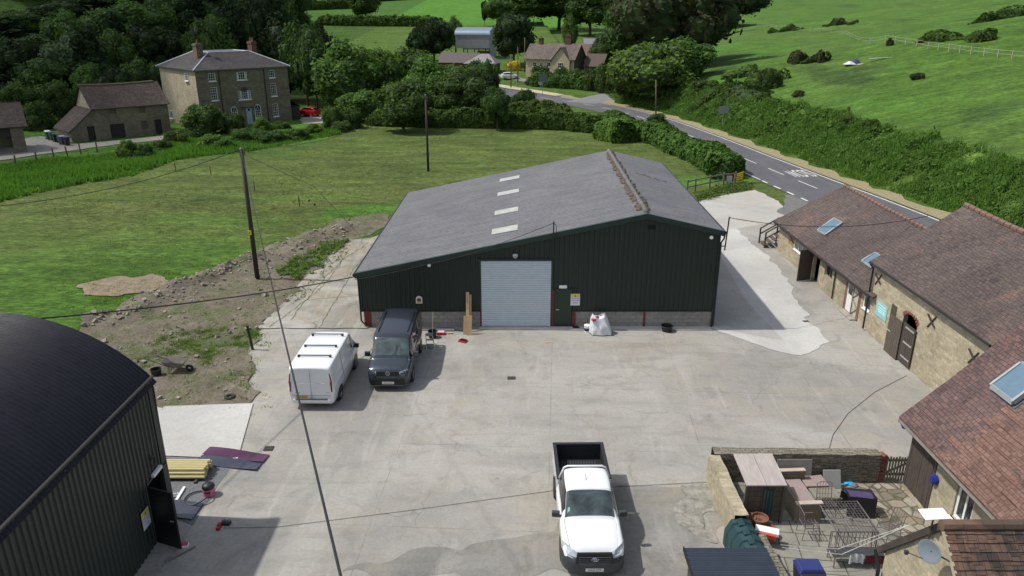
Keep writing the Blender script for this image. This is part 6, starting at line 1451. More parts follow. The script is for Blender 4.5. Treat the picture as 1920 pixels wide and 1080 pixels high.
T_ = [ # middle belt behind the meadow
 (640, 84, 128, 115, 'bright', 'broadleaf_tree', 'bright broad tree just right of the tall house and its red car'),
 (600, 58, 150, 70, 'dark', 'broadleaf_tree', 'dark tree at the right edge of the wood behind the red car'),
 (705, 98, 136, 95, 'bright', 'broadleaf_tree', 'rounded mid green tree in the belt left of the pole'),
 (752, 158, 106, 96, 'mid', 'hawthorn_tree', 'dense round hawthorn standing at the meadow edge beside the far pole'),
 (672, 178, 116, 70, 'bright', 'young_tree', 'low light green tree between the car and the hawthorn'),
 (768, 100, 142, 90, 'mid', 'broadleaf_tree', 'tree behind the hawthorn, left of the low farm shed'),
 (798, 118, 124, 96, 'bright', 'broadleaf_tree', 'wide tree directly right of the hawthorn'),
 (835, 132, 128, 90, 'bright', 'willow_tree', 'pale willow in front of the low farm shed'),
 (862, 146, 119, 80, 'mid', 'broadleaf_tree', 'tree over the long hedge below the farm sheds'),
 (896, 142, 124, 72, 'dark', 'broadleaf_tree', 'dark tree standing left of the roadside poles'),
 (892, 122, 158, 60, 'mid', 'broadleaf_tree', 'tree between the hipped shed and the belt'),
 (916, 122, 150, 32, 'mid', 'broadleaf_tree', 'tree left of the white car'),
 (932, 172, 107, 50, 'mid', 'small_tree', 'small tree growing out of the meadow hedge'),
 (984, 168, 124, 52, 'mid', 'bush', 'bushy shrub on the verge below the lay-by'),
 (812, 42, 206, 62, 'dark', 'hedgerow_tree', 'dark tree left of the dutch barn'),
 (785, 62, 200, 40, 'dark', 'hedgerow_tree', 'small dark tree below left of the dutch barn'),
 (852, 40, 222, 30, 'mid', 'hedgerow_tree', 'pale hedgerow tree immediately behind the dutch barn'),
 (964, 34, 198, 74, 'yew', 'yew_tree', 'large dark rounded yew between the dutch barn and the cottage'),
 (1070, 38, 216, 26, 'bright', 'young_tree', 'slender bright tree behind the cottage chimneys'),
 (1146, 66, 186, 54, 'grey', 'whitebeam_tree', 'silvery grey tree right of the cottage'),
 (1125, 92, 180, 40, 'mid', 'small_tree', 'small tree beside the cottage range'),
 (1016, 124, 167, 54, 'mid', 'garden_bush', 'rounded bush at the left of the cottage garden'),
 (1052, 126, 165, 44, 'bright', 'garden_bush', 'pale bush second along the cottage garden'),
 (1083, 129, 163, 42, 'mid', 'garden_bush', 'bush under the cottage front gable'),
 (1113, 128, 160, 44, 'mid', 'garden_bush', 'bush right of the cottage gable end'),
 (1138, 118, 157, 44, 'mid', 'garden_bush', 'bush at the corner of the side road'),
 (1268, -70, 168, 190, 'copper', 'copper_beech', 'huge dark beech towering right of the junction'),
 (1205, -10, 176, 110, 'mid', 'broadleaf_tree', 'tall tree left of the dark beech'),
 (1325, -20, 182, 90, 'dark', 'broadleaf_tree', 'dark tree at the right shoulder of the beech'),
 (1222, 88, 136, 140, 'bright', 'broadleaf_tree', 'broad green tree at the corner of the junction'),
 (1285, 80, 142, 105, 'bright', 'broadleaf_tree', 'lighter tree behind the roadside pole'),
 (1180, 130, 141, 66, 'mid', 'broadleaf_tree', 'tree overhanging the mouth of the side road'),
 (1325, 150, 128, 60, 'mid', 'bush', 'bush on the bank right of the roadside pole'),
 (1232, 212, 113, 42, 'mid', 'roadside_bush', 'small bush around the foot of the roadside pole'),
 (1050, -30, 330, 110, 'mid', 'woodland_tree', 'tall tree on the ridge above the cottage'),
 (985, -22, 320, 90, 'mid', 'woodland_tree', 'tree on the ridge above the yew'),
 (935, 2, 300, 50, 'mid', 'woodland_tree', 'leftmost tree of the clump above the dutch barn'),
 (1110, -20, 300, 95, 'mid', 'woodland_tree', 'tree on the ridge above the black shed'),
 (1165, -10, 290, 80, 'mid', 'woodland_tree', 'tree on the ridge above the silvery tree'),
 (1390, -20, 360, 90, 'dark', 'woodland_tree', 'dark tree seen over the shoulder of the right hill'),
 (1350, -30, 350, 80, 'dark', 'woodland_tree', 'dark tree left of the hill shoulder'),
 (682, -30, 322, 56, 'mid', 'oak_tree', 'lone oak standing in the far hedge of the bright field'),
 (908, 10, 310, 12, 'dark', 'small_tree', 'tiny dark tree alone at the side of the bright field'),
 # round the houses
 (130, 70, 128, 110, 'grey', 'ash_tree', 'greyish ash tree behind the old stone barn'),
 (70, 120, 122, 80, 'mid', 'broadleaf_tree', 'lighter tree behind the cart shed'),
 (160, 128, 120, 60, 'mid', 'broadleaf_tree', 'lower tree just behind the ridge of the old barn'),
 (228, 14, 146, 120, 'mid', 'broadleaf_tree', 'tall light green tree left of the house chimney'),
 (318, 76, 143, 62, 'mid', 'broadleaf_tree', 'tree rising behind the left corner of the house roof'),
 (400, 74, 145, 80, 'mid', 'broadleaf_tree', 'tree between the two house chimneys'),
 (18, 165, 112, 70, 'mid', 'broadleaf_tree', 'low tree right behind the cart shed roof'),
 (-20, 140, 120, 90, 'dark', 'broadleaf_tree', 'dark tree cut by the left edge above the cart shed'),
 (95, 160, 114, 60, 'mid', 'broadleaf_tree', 'low tree between the cart shed and the lean-to'),
 (205, 135, 118, 70, 'dark', 'broadleaf_tree', 'dark low tree behind the middle of the old barn roof'),
 (262, 120, 124, 60, 'mid', 'broadleaf_tree', 'tree in the gap between the old barn and the tall house'),
 (60, 190, 108, 70, 'mid', 'tall_shrub', 'tall weeds and shrub beside the cart shed'),
 (378, 196, 103, 84, 'mid', 'laurel_bush', 'large dark green bush at the left front corner of the tall house'),
 (432, 212, 105, 58, 'mid', 'garden_shrub', 'shrub in front of the ground floor windows'),
 (492, 218, 106, 46, 'bright', 'garden_shrub', 'bright shrub below the blue front door'),
 (528, 226, 109, 34, 'bright', 'garden_shrub', 'small shrub at the right of the house front'),
 (622, 200, 108, 52, 'mid', 'elder_bush', 'flowering elder bush in front of the red car'),
 (585, 232, 104, 42, 'bright', 'low_bush', 'low bright bush at the meadow edge under the red car'),
 (392, 250, 93, 56, 'bright', 'low_bush', 'low bush at the head of the reeds below the laurel'),
 (236, 262, 86, 44, 'bright', 'driveway_bush', 'small bush on the driveway verge before the old barn'),
 (268, 268, 86, 40, 'mid', 'driveway_bush', 'darker bush beside the driveway verge'),
 (328, 244, 95, 50, 'mid', 'low_bush', 'low growth between old barn and laurel'),
 (460, 240, 98, 60, 'mid', 'low_bush', 'dark undergrowth bush below the house shrubs'),
 (555, 240, 99, 54, 'mid', 'low_bush', 'low bush where the meadow meets the garden'),
 (505, 244, 97, 56, 'mid', 'low_bush', 'mid green bush below the tall house, right of the undergrowth'),
 (420, 258, 91, 40, 'bright', 'low_bush', 'small bright bush at the reed edge left of the pole top'),
 (300, 262, 90, 40, 'mid', 'low_bush', 'low bush in the reeds below the end of the old barn'),
 (640, 226, 106, 40, 'mid', 'low_bush', 'low dark bush under the elder beside the meadow'),
 (660, 205, 109, 40, 'mid', 'low_bush', 'bush between the elder and the hawthorn'),
]
for a in T_:
    bush = any(w in a[5] for w in ('bush', 'shrub')); tpx(*a[:7], GA if not bush else 'bushes and shrubs round the meadow', .0 if bush else .1)
for (px, py, w, hh, kd, lab) in ((1585, 242, 2.2, 1.6, 'bright', 'left of two round bushes at the top of the bank'), (1630, 250, 2.0, 1.6, 'mid', 'right of two round bushes at the top of the bank'), (1440, 165, 3.6, 3.0, 'mid', 'dark thorn bush on the hill foot near the beech'),
        (1410, 172, 2.6, 1.8, 'mid', 'low bush beside the dark thorn on the hill foot'), (1497, 180, 2.2, .9, 'rust', 'reddish bramble clump in the hill field'), (1720, 148, 2.0, .9, 'rust', 'small rust brown clump in the hill field'), (1668, 85, 1.4, 1.3, 'rust', 'small brown hawthorn by the pasture fence'), ):
    p = GT(px, py); tree(p.x, p.y, w, hh, kd, 'hill_bush', lab, 'bushes on the right hand hill', 0)
# hillside wood: individual trees, larger ones behind
r = random.Random(21); k = 0; words = ['at the left edge', 'above the cart shed', 'above the lean-to', 'above the old barn', 'left of the house', 'above the left chimney', 'above the house roof', 'above the right chimney', 'right of the house', 'by the bright field']
for row, (Y, top, w) in enumerate(((128, 78, 80), (138, 45, 84), (149, 12, 92), (162, -16, 98), (178, -50, 105), (196, -90, 112))):
    n = 13
    for i in range(n):
        px = -90 + i * 62 + (row % 2) * 31 + r.uniform(-14, 14)
        if px > 592 - row * 14 or (row == 0 and 270 < px < 560): continue
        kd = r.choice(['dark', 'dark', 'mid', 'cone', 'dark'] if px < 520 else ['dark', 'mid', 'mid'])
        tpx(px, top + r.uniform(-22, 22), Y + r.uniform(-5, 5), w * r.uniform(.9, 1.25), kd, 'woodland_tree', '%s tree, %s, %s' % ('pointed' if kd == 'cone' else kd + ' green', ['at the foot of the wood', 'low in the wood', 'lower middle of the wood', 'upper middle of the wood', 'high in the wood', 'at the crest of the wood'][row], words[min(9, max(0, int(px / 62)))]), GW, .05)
# ---- hedges
def leafmass(name, label, pts, wfn, n, leaf, mat, seed=1, kind=None, cat='hedge', group=None, core=True, topn=.35):
    """hedge along a path: wfn(t) -> (half width, height)"""
    P = [Vector(p) for p in pts]; seg = [(b - a).length for a, b in zip(P, P[1:])]; tot = sum(seg); r = random.Random(seed); vs = []; fs = []
    def at(t):
        d = t * tot
        for a, b, L in zip(P, P[1:], seg):
            if d <= L: return a.lerp(b, d / L), (b - a).normalized()
            d -= L
        return P[-1].copy(), (P[-1] - P[-2]).normalized()
    for i in range(n):
        t = r.random(); p, d = at(t); nr = Vector((d.y, -d.x)); hw, hh = wfn(t); a = r.uniform(-.15, math.pi + .15); tp_ = sstep(-.02, .07, t) * (1 - sstep(.93, 1.02, t)); hw *= .35 + .65 * tp_; hh *= .25 + .75 * tp_
        bumpy = 1 + .22 * mnoise.noise(Vector((t * tot / 1.7, a * 1.3, seed))) + .14 * mnoise.noise(Vector((t * tot / .6, a * 2, seed)))
        ca, sa = math.cos(a), math.sin(a); ox = hw * math.copysign(abs(ca) ** .6, ca) * bumpy; oz = hh * max(0, abs(sa)) ** .55 * bumpy
        q = p + nr * ox; n_ = (Vector((nr.x * ca, nr.y * ca, sa)) + rnd_dir(r) * .7).normalized()
        leafquad(vs, fs, Vector((q.x, q.y, height(q.x, q.y) + max(.05, oz * r.uniform(.9, 1.06)))), n_, leaf, r)
    m = MB(); m.add([tuple(v) for v in vs], fs); m.m = 1
    if core:
        K = max(6, int(tot / 1.2))
        def cf(u, v):
            p, d = at(u * .998 + .001); nr = Vector((d.y, -d.x)); hw, hh = wfn(u); tp_ = sstep(.01, .09, u) * (1 - sstep(.91, .99, u)); hw *= .1 + .9 * tp_; hh *= .05 + .95 * tp_; a = math.pi * v; q = p + nr * hw * .8 * math.copysign(abs(math.cos(a)) ** .6, math.cos(a)); return (q.x, q.y, height(q.x, q.y) - .1 + hh * .86 * math.sin(a) ** .55 if math.sin(a) > 0 else height(q.x, q.y) - .1)
        m.grid(cf, K, 8)
    o = m.build(name, [mat, CORE], None); return tag(o, label, cat, group, kind)
def pp(pts): return [(G(*p).x, G(*p).y) for p in pts]
leafmass('hedge', 'long trimmed hedge along the far side of the meadow', pp([(690, 234), (760, 236), (850, 238), (950, 239), (1060, 242), (1135, 250)]), lambda t: (1.5, 2.3 + .25 * math.sin(t * 19)), 15000, .22, L_HEDGE, 3)
leafmass('hedge', 'short hedge block behind the long meadow hedge', pp([(845, 222), (905, 221), (985, 222), (1075, 226)]), lambda t: (1.8, 2.4 + .3 * math.sin(t * 11)), 8000, .24, L_HEDGE, 5)
leafmass('hedge', 'roadside hedge running down to the yard gate and ending in a dark bush', [(12.4, 111), (16.3, 104), (18.3, 97), (20.2, 88), (21.4, 80), (22.1, 73.5)], lambda t: (1.7 + .2 * math.sin(t * 23), 2.0 + .3 * math.sin(t * 17)), 14000, .2, L_HEDGE, 7)
leafmass('hedge_end', 'overgrown bushy end of hedge near the field corner', pp([(1128, 258), (1150, 262), (1175, 268)]), lambda t: (1.9, 2.5), 4000, .22, L_BRI, 8)
leafmass('field_hedge', 'dark hedge bounding the bright field on the far slope', [(atdist(x_, 312)[0], 312 + dy) for x_, dy in ((600, 6), (650, 2), (740, 0), (830, -2))], lambda t: (2.2, 3.4), 7000, .5, L_MID, 9)
leafmass('field_hedge', 'upper hedge line left of the lone oak', [(atdist(x_, 400)[0], 400 + dy) for x_, dy in ((560, 0), (620, 8), (700, 24))], lambda t: (3, 4), 4000, .7, L_MID, 10)
leafmass('field_hedge', 'highest hedge line at the top of the bright field', [(atdist(x_, 440)[0], 440 + dy) for x_, dy in ((640, 20), (760, 60), (900, 130))], lambda t: (3, 4), 5000, .8, L_DARK, 11)
leafmass('bramble', 'low dark bramble by the gate at the hedge end', pp([(1345, 338), (1365, 330), (1374, 322)]), lambda t: (1.2, 1.9), 2600, .16, L_MID, 12, cat='bush')
leafmass('hedge', 'garden hedge between the green and the cottage', [(atdist(995, 166)[0], 166), (atdist(1060, 163)[0], 163), (atdist(1150, 158)[0], 158)], lambda t: (1.6, 2.6), 5000, .26, L_MID, 13)
yb_ = place(963, 134); leafmass('broom_bush', 'bright yellow flowering bush behind the white car', [(yb_[0] - 1.6, yb_[1] + 2), (yb_[0] + 1.6, yb_[1] + 2)], lambda t: (1.1, 2.0), 900, .22, M('broom_yellow', (.55, .42, .02), .8, var=.3, vs=3), 14, cat='bush', core=False)
# ---- growth on the bank along the road
def scatter(name, label, N, region, leafs, mat, seed, hfn, spread=1.0, kind='stuff'):
    r = random.Random(seed); vs = []; fs = []
    for i in range(N):
        q = region(r)
        if q is None: continue
        x, y = q; h = hfn(x, y) * r.random() ** .6; n_ = (Vector((-.2, -.35, 1)) + rnd_dir(r) * .9).normalized(); leafquad(vs, fs, Vector((x, y, height(x, y) + h)), n_, leafs * r.uniform(.7, 1.3) * (1 + max(0, y - 60) / 110), r)
    m = MB(); m.add([tuple(v) for v in vs], fs); return tag(m.build(name, mat), label, None, None, kind)
def bank_region(r):
    y = 26 + 128 * r.random() ** 1.25; s = r.uniform(.2, 10.5); x = road_x(y) + 2.2 + s
    if s > 7.4 + 3.0 * n2(x, y, 6, 3) or r.random() > 1.0 + 1.3 * n2(x, y, 2.4, 8) - .09 * max(0, s - 4): return None
    return x, y
def bank_h(x, y): return max(.08, .38 + 1.0 * n2(x, y, 2.2, 4) + .6 * n2(x, y, .9, 4)) * sstep(0, 2.5, x - road_x(y) - 2.4)
scatter('bank_undergrowth', 'thick green undergrowth covering the road bank', 95000, bank_region, .14, L_BANK, 31, bank_h)
scatter('bank_undergrowth', 'darker patches within the growth on the road bank', 20000, lambda r: (lambda q: q if q and n2(q[0], q[1], 4, 11) > .08 else None)(bank_region(r)), .15, L_HEDGE, 32, lambda x, y: bank_h(x, y) * 1.3)

# rough reeds beside the driveway
REED = pxpoly([(-80, 345), (0, 312), (120, 300), (250, 285), (340, 262), (450, 262), (560, 246), (620, 240), (640, 252), (480, 282), (330, 300), (250, 330), (120, 352), (-80, 395)])
xs_ = [p[0] for p in REED]; ys_ = [p[1] for p in REED]
def blades(name, label, N, region, mat, seed, h0, w0, per=3, lean=.35):
    r = random.Random(seed); vs = []; fs = []
    for i in range(N):
        q = region(r)
        if q is None: continue
        x, y = q; z = height(x, y)
        for j in range(per):
            a = r.uniform(0, 6.28); k = len(vs); h = h0(x, y) * r.uniform(.6, 1.2); dx, dy = math.cos(a) * w0, math.sin(a) * w0; ox, oy = r.uniform(-.12, .12), r.uniform(-.12, .12); l = lean * h
            vs += [(x + ox - dx, y + oy - dy, z - .02), (x + ox + dx, y + oy + dy, z - .02), (x + ox + r.uniform(-l, l), y + oy + r.uniform(-l, l), z + h)]; fs.append((k, k + 1, k + 2))
    m = MB(); m.add(vs, fs); return tag(m.build(name, mat), label, None, None, 'stuff')
L_REED = mat_leaf('reed_leaf', (.075, .15, .024), (.13, .24, .038), (.18, .27, .06)); L_GR = mat_leaf('grass_leaf', (.085, .15, .028), (.12, .19, .04), (.16, .20, .06)); L_DRY = mat_leaf('dry_leaf', (.12, .14, .05), (.16, .165, .07), (.22, .20, .10))
blades('reed_bed', 'tall bright reeds and grass below the driveway', 26000, lambda r: (lambda x, y: (x, y) if in_poly(x, y, REED) else None)(r.uniform(min(xs_), max(xs_)), r.uniform(min(ys_), max(ys_))), L_REED, 41, lambda x, y: .55 + .5 * n2(x, y, 4, 2), .10)
def meadow(r):
    y = 37 + 72 * r.random() ** 1.5; x = r.uniform(-.62, .18) * y * 1.05
    if x > -7 and y < 56 or in_poly(x, y, SOILP) or (x > -14 and y < 60 and y < 36 + 40) and x > -14.5 and y < 52: return None
    if n2(x, y, 5, 9) + .5 * n2(x, y, 1.5, 2) + r.uniform(-.6, .6) < -.12 or in_poly(x, y, REED): return None
    if x > road_x(y) - 12: return None
    return x, y
blades('meadow_grass', 'green tufts of grass across the meadow', 14000, meadow, L_GR, 42, lambda x, y: .09 + .05 * sstep(45, 70, y), .03, 2, 1.6)
blades('meadow_grass', 'dry seed heads standing in the upper meadow', 14000, lambda r: (lambda q: q if q and q[1] > 52 + 8 * n2(q[0], q[1], 8, 3) and n2(q[0], q[1], 9, 7) > -.05 else None)(meadow(r)), L_DRY, 43, lambda x, y: .2, .022, 3, 1.2)
blades('bank_grass', 'long grass growing through the bank undergrowth', 30000, lambda r: bank_region(r), L_REED, 44, lambda x, y: .5 + bank_h(x, y) * 1.0, .05, 2)
# weeds on the soil and against the slab
def weedpoly(poly, N, seed, leafs, hh, label, mat=L_BRI):
    xs_ = [p[0] for p in poly]; ys_ = [p[1] for p in poly]
    def reg(r):
        x, y = r.uniform(min(xs_), max(xs_)), r.uniform(min(ys_), max(ys_))
        return (x, y) if in_poly(x + .7 * n2(x, y, .9, 3), y + .7 * n2(x, y, .9, 5), poly) and n2(x, y, .7, 6) > -.28 else None
    r = random.Random(seed); vs = []; fs = []
    for i in range(N):
        q = reg(r)
        if q: leafquad(vs, fs, Vector((q[0], q[1], height(*q) + .05 + max(0, soil_relief(*q)) + hh * r.random())), (Vector((0, 0, 1)) + rnd_dir(r) * .8).normalized(), leafs, r)
    m = MB(); m.add([tuple(v) for v in vs], fs); return tag(m.build('weeds', mat), label, None, None, 'stuff')
weedpoly(pxpoly([(515, 512), (560, 480), (625, 452), (655, 452), (600, 500), (560, 530), (520, 520)]), 9000, 1, .06, .22, 'dense green weeds along the broken slab')
def turf(poly, N, seed, label):
    xs_ = [p[0] for p in poly]; ys_ = [p[1] for p in poly]; c = (sum(xs_) / len(xs_), sum(ys_) / len(ys_))
    def reg(r):
        x, y = r.uniform(min(xs_) - .8, max(xs_) + .8), r.uniform(min(ys_) - .8, max(ys_) + .8); j = 1.1
        return (x, y) if in_poly(x + j * n2(x, y, .9, 3) + r.gauss(0, .25), y + j * n2(x, y, .9, 5) + r.gauss(0, .25), poly) and n2(x, y, .6, 6) + .6 * n2(x, y, .25, 6) > r.uniform(-.5, .1) else None
    return blades('grass_patch', label, N, reg, L_REED, seed, lambda x, y: .10 + .07 * n2(x, y, .5, 1), .022, 3)
turf(pxpoly([(330, 655), (380, 618), (470, 610), (476, 650), (420, 668), (350, 690)]), 15000, 2, 'grassy patch on the soil by the old post')
turf(pxpoly([(245, 665), (300, 635), (345, 612), (335, 645), (300, 682), (262, 692)]), 9000, 3, 'grassy patch behind the arched barn')
turf(pxpoly([(140, 545), (210, 515), (320, 512), (330, 545), (210, 570)]), 2500, 10, 'sparse grass growing over the worn straw patch')
turf(SOILP, 30000, 9, 'thin grass coming through the bare soil')
weedpoly(pxpoly([(430, 690), (470, 700), (476, 755), (440, 740)]), 900, 4, .04, .04, 'sparse weeds by the fresh concrete')
weedpoly(pxpoly([(548, 560), (556, 575), (625, 500), (660, 470), (655, 462), (610, 500)]), 1500, 5, .05, .08, 'weeds in the slab joints')
weedpoly(pxpoly([(1375, 345), (1420, 352), (1350, 368), (1315, 380), (1300, 372), (1340, 352)]), 5000, 6, .09, .35, 'grass and weeds under the rail fence', L_HEDGE)
# rubble on the spoil bank
RUB = M('rubble_stone', (.235, .205, .165), .95, var=.35, vs=2.2, bump=.5); r = random.Random(77); rm = MB()
for i in range(1100):
    if i < 560:
        a, b = BANKL[r.randrange(2)], None; j = r.randrange(len(BANKL) - 1); a, b = Vector(BANKL[j]), Vector(BANKL[j + 1]); q = a.lerp(b, r.random()) + Vector((r.gauss(.2, .8), r.gauss(-.4, .9)))
    else: q = Vector((r.uniform(-24, -12), r.uniform(28, 58)))
    if not in_poly(q.x, q.y, SOILP): continue
    s_ = min(.19, .035 + r.expovariate(22))
    rm.cbox((q.x, q.y, height(q.x, q.y) + .04 + soil_relief(q.x, q.y) + s_ * .2), (s_ * r.uniform(.8, 1.8), s_ * r.uniform(.7, 1.4), s_ * r.uniform(.5, 1)), r.uniform(0, 3), r.uniform(-.5, .5), r.uniform(-.5, .5))
tag(rm.build('rubble', RUB, bevel=0), 'broken stones and concrete lumps along the spoil bank', None, None, 'stuff')

for k_, (pa, pb, w_, h_, n_, mt_, lab) in enumerate((((1478, 118), (1548, 116), 1.6, 1.5, 1600, L_RED, 'rusty gorse patch on the lower hill'), ((1440, 62), (1500, 56), 1.6, 1.5, 1500, L_MID, 'left scrub patch high on the hill'), ((1545, 50), (1605, 44), 1.8, 1.6, 1500, L_RED, 'brownish scrub patch high on the hill'),
    ((1720, 80), (1860, 76), 1.4, 1.3, 2200, L_MID, 'long scrub patch behind the pasture fence'), ((1845, 42), (1925, 28), 2.2, 1.8, 1600, L_MID, 'scrub patch near the top right corner'), ((1300, 175), (1440, 190), 2.5, 1.8, 3500, L_MID, 'rough thicket at the foot of the hill by the road'), ((1370, 140), (1470, 150), 2.0, 1.2, 1600, L_MID, 'low scrub strip below the gorse'))):
    a, b = GT(*pa), GT(*pb); mid = (a + b) / 2 + Vector((0, 2.0, 0))
    leafmass('scrub', lab, [(a.x, a.y), (mid.x, mid.y), (b.x, b.y)], lambda t, w_=w_, h_=h_, k_=k_: (w_ * (1 + .6 * math.sin(t * 13 + k_)), h_ * (.65 + .5 * math.sin(t * 9 + k_ * 2))), n_, .22, mt_, 50 + k_, cat='scrub')
# ================================================================ POLES AND CABLES
POLEW = mat_wood('pole_timber', (.020, .015, .012), (.045, .034, .028), (4, 4, .4), .75)
POLEB = mat_wood('pole_brown', (.07, .045, .03), (.13, .09, .06), (4, 4, .4), .8)
def pole(name, label, base, top, r0, r1, mat, extra=True):
    t = thing(name, label, 'utility pole', base, 0)
    o = MB().tube([Vector(base) - Vector((0, 0, .3)), Vector(base).lerp(Vector(top), .5), top], [r0, (r0 + r1) / 2, r1], 12).build('shaft', mat, t, smooth=True)
    if extra:
        tp = Vector(top); MB().lathe([(r1 * 1.05, -.05), (r1 * 1.05, 0), (r1 * .6, .06), (.01, .08)], tp, 10).build('pole_cap', M('zinc', (.10, .11, .12), .5, .5), t)
        MB().cbox(tp + Vector((-.12, -.05, -.12)), (.3, .08, .10)).cbox(tp + Vector((.12, 0, -.25)), (.1, .1, .2)).build('cable_bracket', M('zinc'), t)
    return t
b0 = G(483, 524); b0.z = height(b0.x, b0.y) + .1
t0 = atY(452, 279, b0.y)
pt = pole('utility_pole', 'tall near black utility pole on the soil bank with a yellow warning plate', b0, t0, .15, .11, POLEW)
q = atY(470, 435, b0.y); wp = MB().box(q.x - .10, q.x + .10, b0.y - .20, b0.y - .165, q.z - .13, q.z + .13).build('warning_plate', YEL, pt)
MB().prism([(q.x - .05, b0.y - .205, q.z - .03), (q.x + .05, b0.y - .205, q.z - .03), (q.x, b0.y - .205, q.z + .07)], (0, -.003, 0)).build('warning_triangle', INK, wp)
b1 = G(803, 321); b1.z = height(b1.x, b1.y); pole('utility_pole', 'thin dark pole standing in the meadow behind the big barn', b1, atY(798, 178, b1.y), .13, .10, POLEW)
def mkpole(px, py, ptop, label, mat=POLEB, px2=None):
    p = GT(px, py); return pole('utility_pole', label, p, atY(px2 or px, ptop, p.y), .13, .10, mat, False)
mkpole(1230, 224, 150, 'brown pole at the roadside in front of the broad green tree')
mkpole(935, 182, 133, 'leftmost brown pole of the roadside row, in the trees', px2=934)
mkpole(958, 165, 104, 'pole right beside the white car')
mkpole(971, 154, 88, 'pole on the green left of the cottage', px2=971)
mkpole(984, 135, 70, 'pole at the left corner of the cottage', px2=984)
CAB = M('cable_black', (.008, .008, .012), .6, var=.05)
def cable(name, label, pts, r, sag=0, n=24):
    P = []
    for a, b in zip(pts, pts[1:]):
        a, b = Vector(a), Vector(b)
        for i in range(n): t = i / n; q = a.lerp(b, t); q.z -= sag * 4 * t * (1 - t); P.append(q)
    P.append(Vector(pts[-1])); return tag(MB().tube(P, r, 6).build(name, CAB, None, smooth=True), label, 'cable')
# span that passes under the camera
near = atY(642, 1082, 5.0)
cable('overhead_cable', 'thick twisted cable running from the near pole down across the yard', [t0 + Vector((0, 0, -.1)), near + (near - t0) * .12], .0135, .25, 40)
t1 = atY(798, 178, b1.y) 
cable('overhead_cable', 'thin cable from the near pole back over the meadow to the trees', [t0, atY(660, 246, 70), t1 + Vector((0, 0, -.2))], .016, .35)
cable('overhead_cable', 'thin cable from the near pole leaving the photo on the left', [t0, atY(-20, 388, 36)], .018, .5)
aa = Vector((-15.3, YC - .3, 6.95))
cable('service_cable', 'black cable strung from the arched barn to the left eave of the big barn', [aa + Vector((-1.5, 0, .15)), aa, (-8.0, YF - .15, 2.85)], .026, .22)
cable('service_cable', 'black cable clipped along the front roof edge up to the gable mast', [(-8.0, YF - .25, 2.72), (-4.4, YF - .25, 3.52), (-1.9, YF - .25, 4.18), (2.07, YF - .25, 5.7)], .014, .04, 8)
cable('service_cable', 'cable crossing the lane from the barn mast to the stable roof', [(10.82, YF + .02, 5.9), (19.8, 41.0, 4.0), (24.0, 44.5, 5.4)][:1] + [atY(1740, 405, 41.0)], .018, .55)
MB_ = MB().tube([(t0.x + .05, b0.y, t0.z - .3), (t0.x + 2.6, b0.y + 5.5, 4.6), (t0.x + 4.6, b0.y + 9.5, height(t0.x + 4.6, b0.y + 9.5))], .012, 5)
for k_ in (.42, .46): q = Vector((t0.x + .05, b0.y, t0.z - .3)).lerp(Vector((t0.x + 4.6, b0.y + 9.5, 0)), k_ * 1.2); MB_.lathe([(.001, -.08), (.07, -.05), (.07, .05), (.001, .08)], q, 8)
tag(MB_.build('stay_wire', CAB, None), 'thin stay wire with insulators behind the near pole', 'wire')
cable('ground_cable', 'thin black cable lying across the yard from tool to patio wall', [G(420, 990, .03), G(520, 988, .03), G(760, 958, .03), G(1050, 918, .03), G(1345, 903, .03)], .006, 0, 10)
p_ = [G(*q, .03) for q in ((1552, 850), (1562, 815), (1590, 775), (1640, 735), (1700, 704))]
cable('ground_hose', 'thin dark hose curving over the yard from patio wall to stone barn', p_, .008, 0, 6)
# ================================================================ POSTS, FENCES, GATE, ROAD SIGNS
FW = mat_wood('fence_wood', (.13, .12, .095), (.23, .21, .17), (4, 4, .6))
for i, (px, py, lab) in enumerate(((31, 314, 'first'), (70, 307, 'second'), (102, 300, 'third'), (127, 296, 'fourth'), (152, 290, 'fifth'), (183, 286, 'sixth'))):
    p = G(px, py); p.z = height(p.x, p.y); tag(MB().cbox(p + Vector((0, 0, .6)), (.12, .12, 1.3), .2, rad(3 * math.sin(i * 3)), rad(4 * math.cos(i))).build('fence_post', POLEB), '%s wooden fence post from the left along the driveway verge' % lab, 'post', 'posts along the driveway')
for (px, py, lab) in ((396, 330, 'small stake in the meadow left of the near pole'), (478, 358, 'small stake in the meadow just right of the near pole'), (562, 388, 'small stake standing in the meadow above the soil bank'), (330, 322, 'small stake in the meadow below the reeds'), (466, 285, 'small stake at the top of the meadow by the pole head')):
    p = G(px, py); p.z = height(p.x, p.y); tag(MB().cbox(p + Vector((0, 0, .45)), (.07, .07, 1.0), .2, rad(3), 0).build('wooden_stake', POLEB), lab, 'stake', 'stakes in the meadow')
p = G(472, 656); tag(MB().cbox(p + Vector((0, 0, .6)), (.10, .10, 1.35), .1, 0, rad(-5)).cbox(p + Vector((-.05, 0, 1.27)), (.14, .14, .04)).build('steel_post', M('rusty_black', (.03, .024, .022), .8, var=.3)), 'dark steel post at the edge of the soil and concrete', 'post')
rf2 = thing('rail_fence', 'weathered post and rail fence between barn and yard entrance', 'fence', G(1330, 362))
F_ = [(1288, 362), (1303, 359), (1330, 353), (1356, 348), (1378, 346)]; F_ = [G(*q) for q in F_]
for q in F_: MB().cbox(q + Vector((0, 0, .6)), (.14, .14, 1.3)).build('fence_post', FW, rf2)
for hgt in (.55, 1.08):
    for a, b in zip(F_, F_[1:]): MB().beam(a + Vector((0, 0, hgt)), b + Vector((0, 0, hgt)), .05, .12).build('rail', FW, rf2)
q = F_[3]; tag(MB().box(q.x + .25, q.x + .75, q.y - .12, q.y - .06, .1, .95).build('meter_box', M('pale_box', (.4, .4, .37), .7)), 'pale box fixed beside the gate post', 'box')
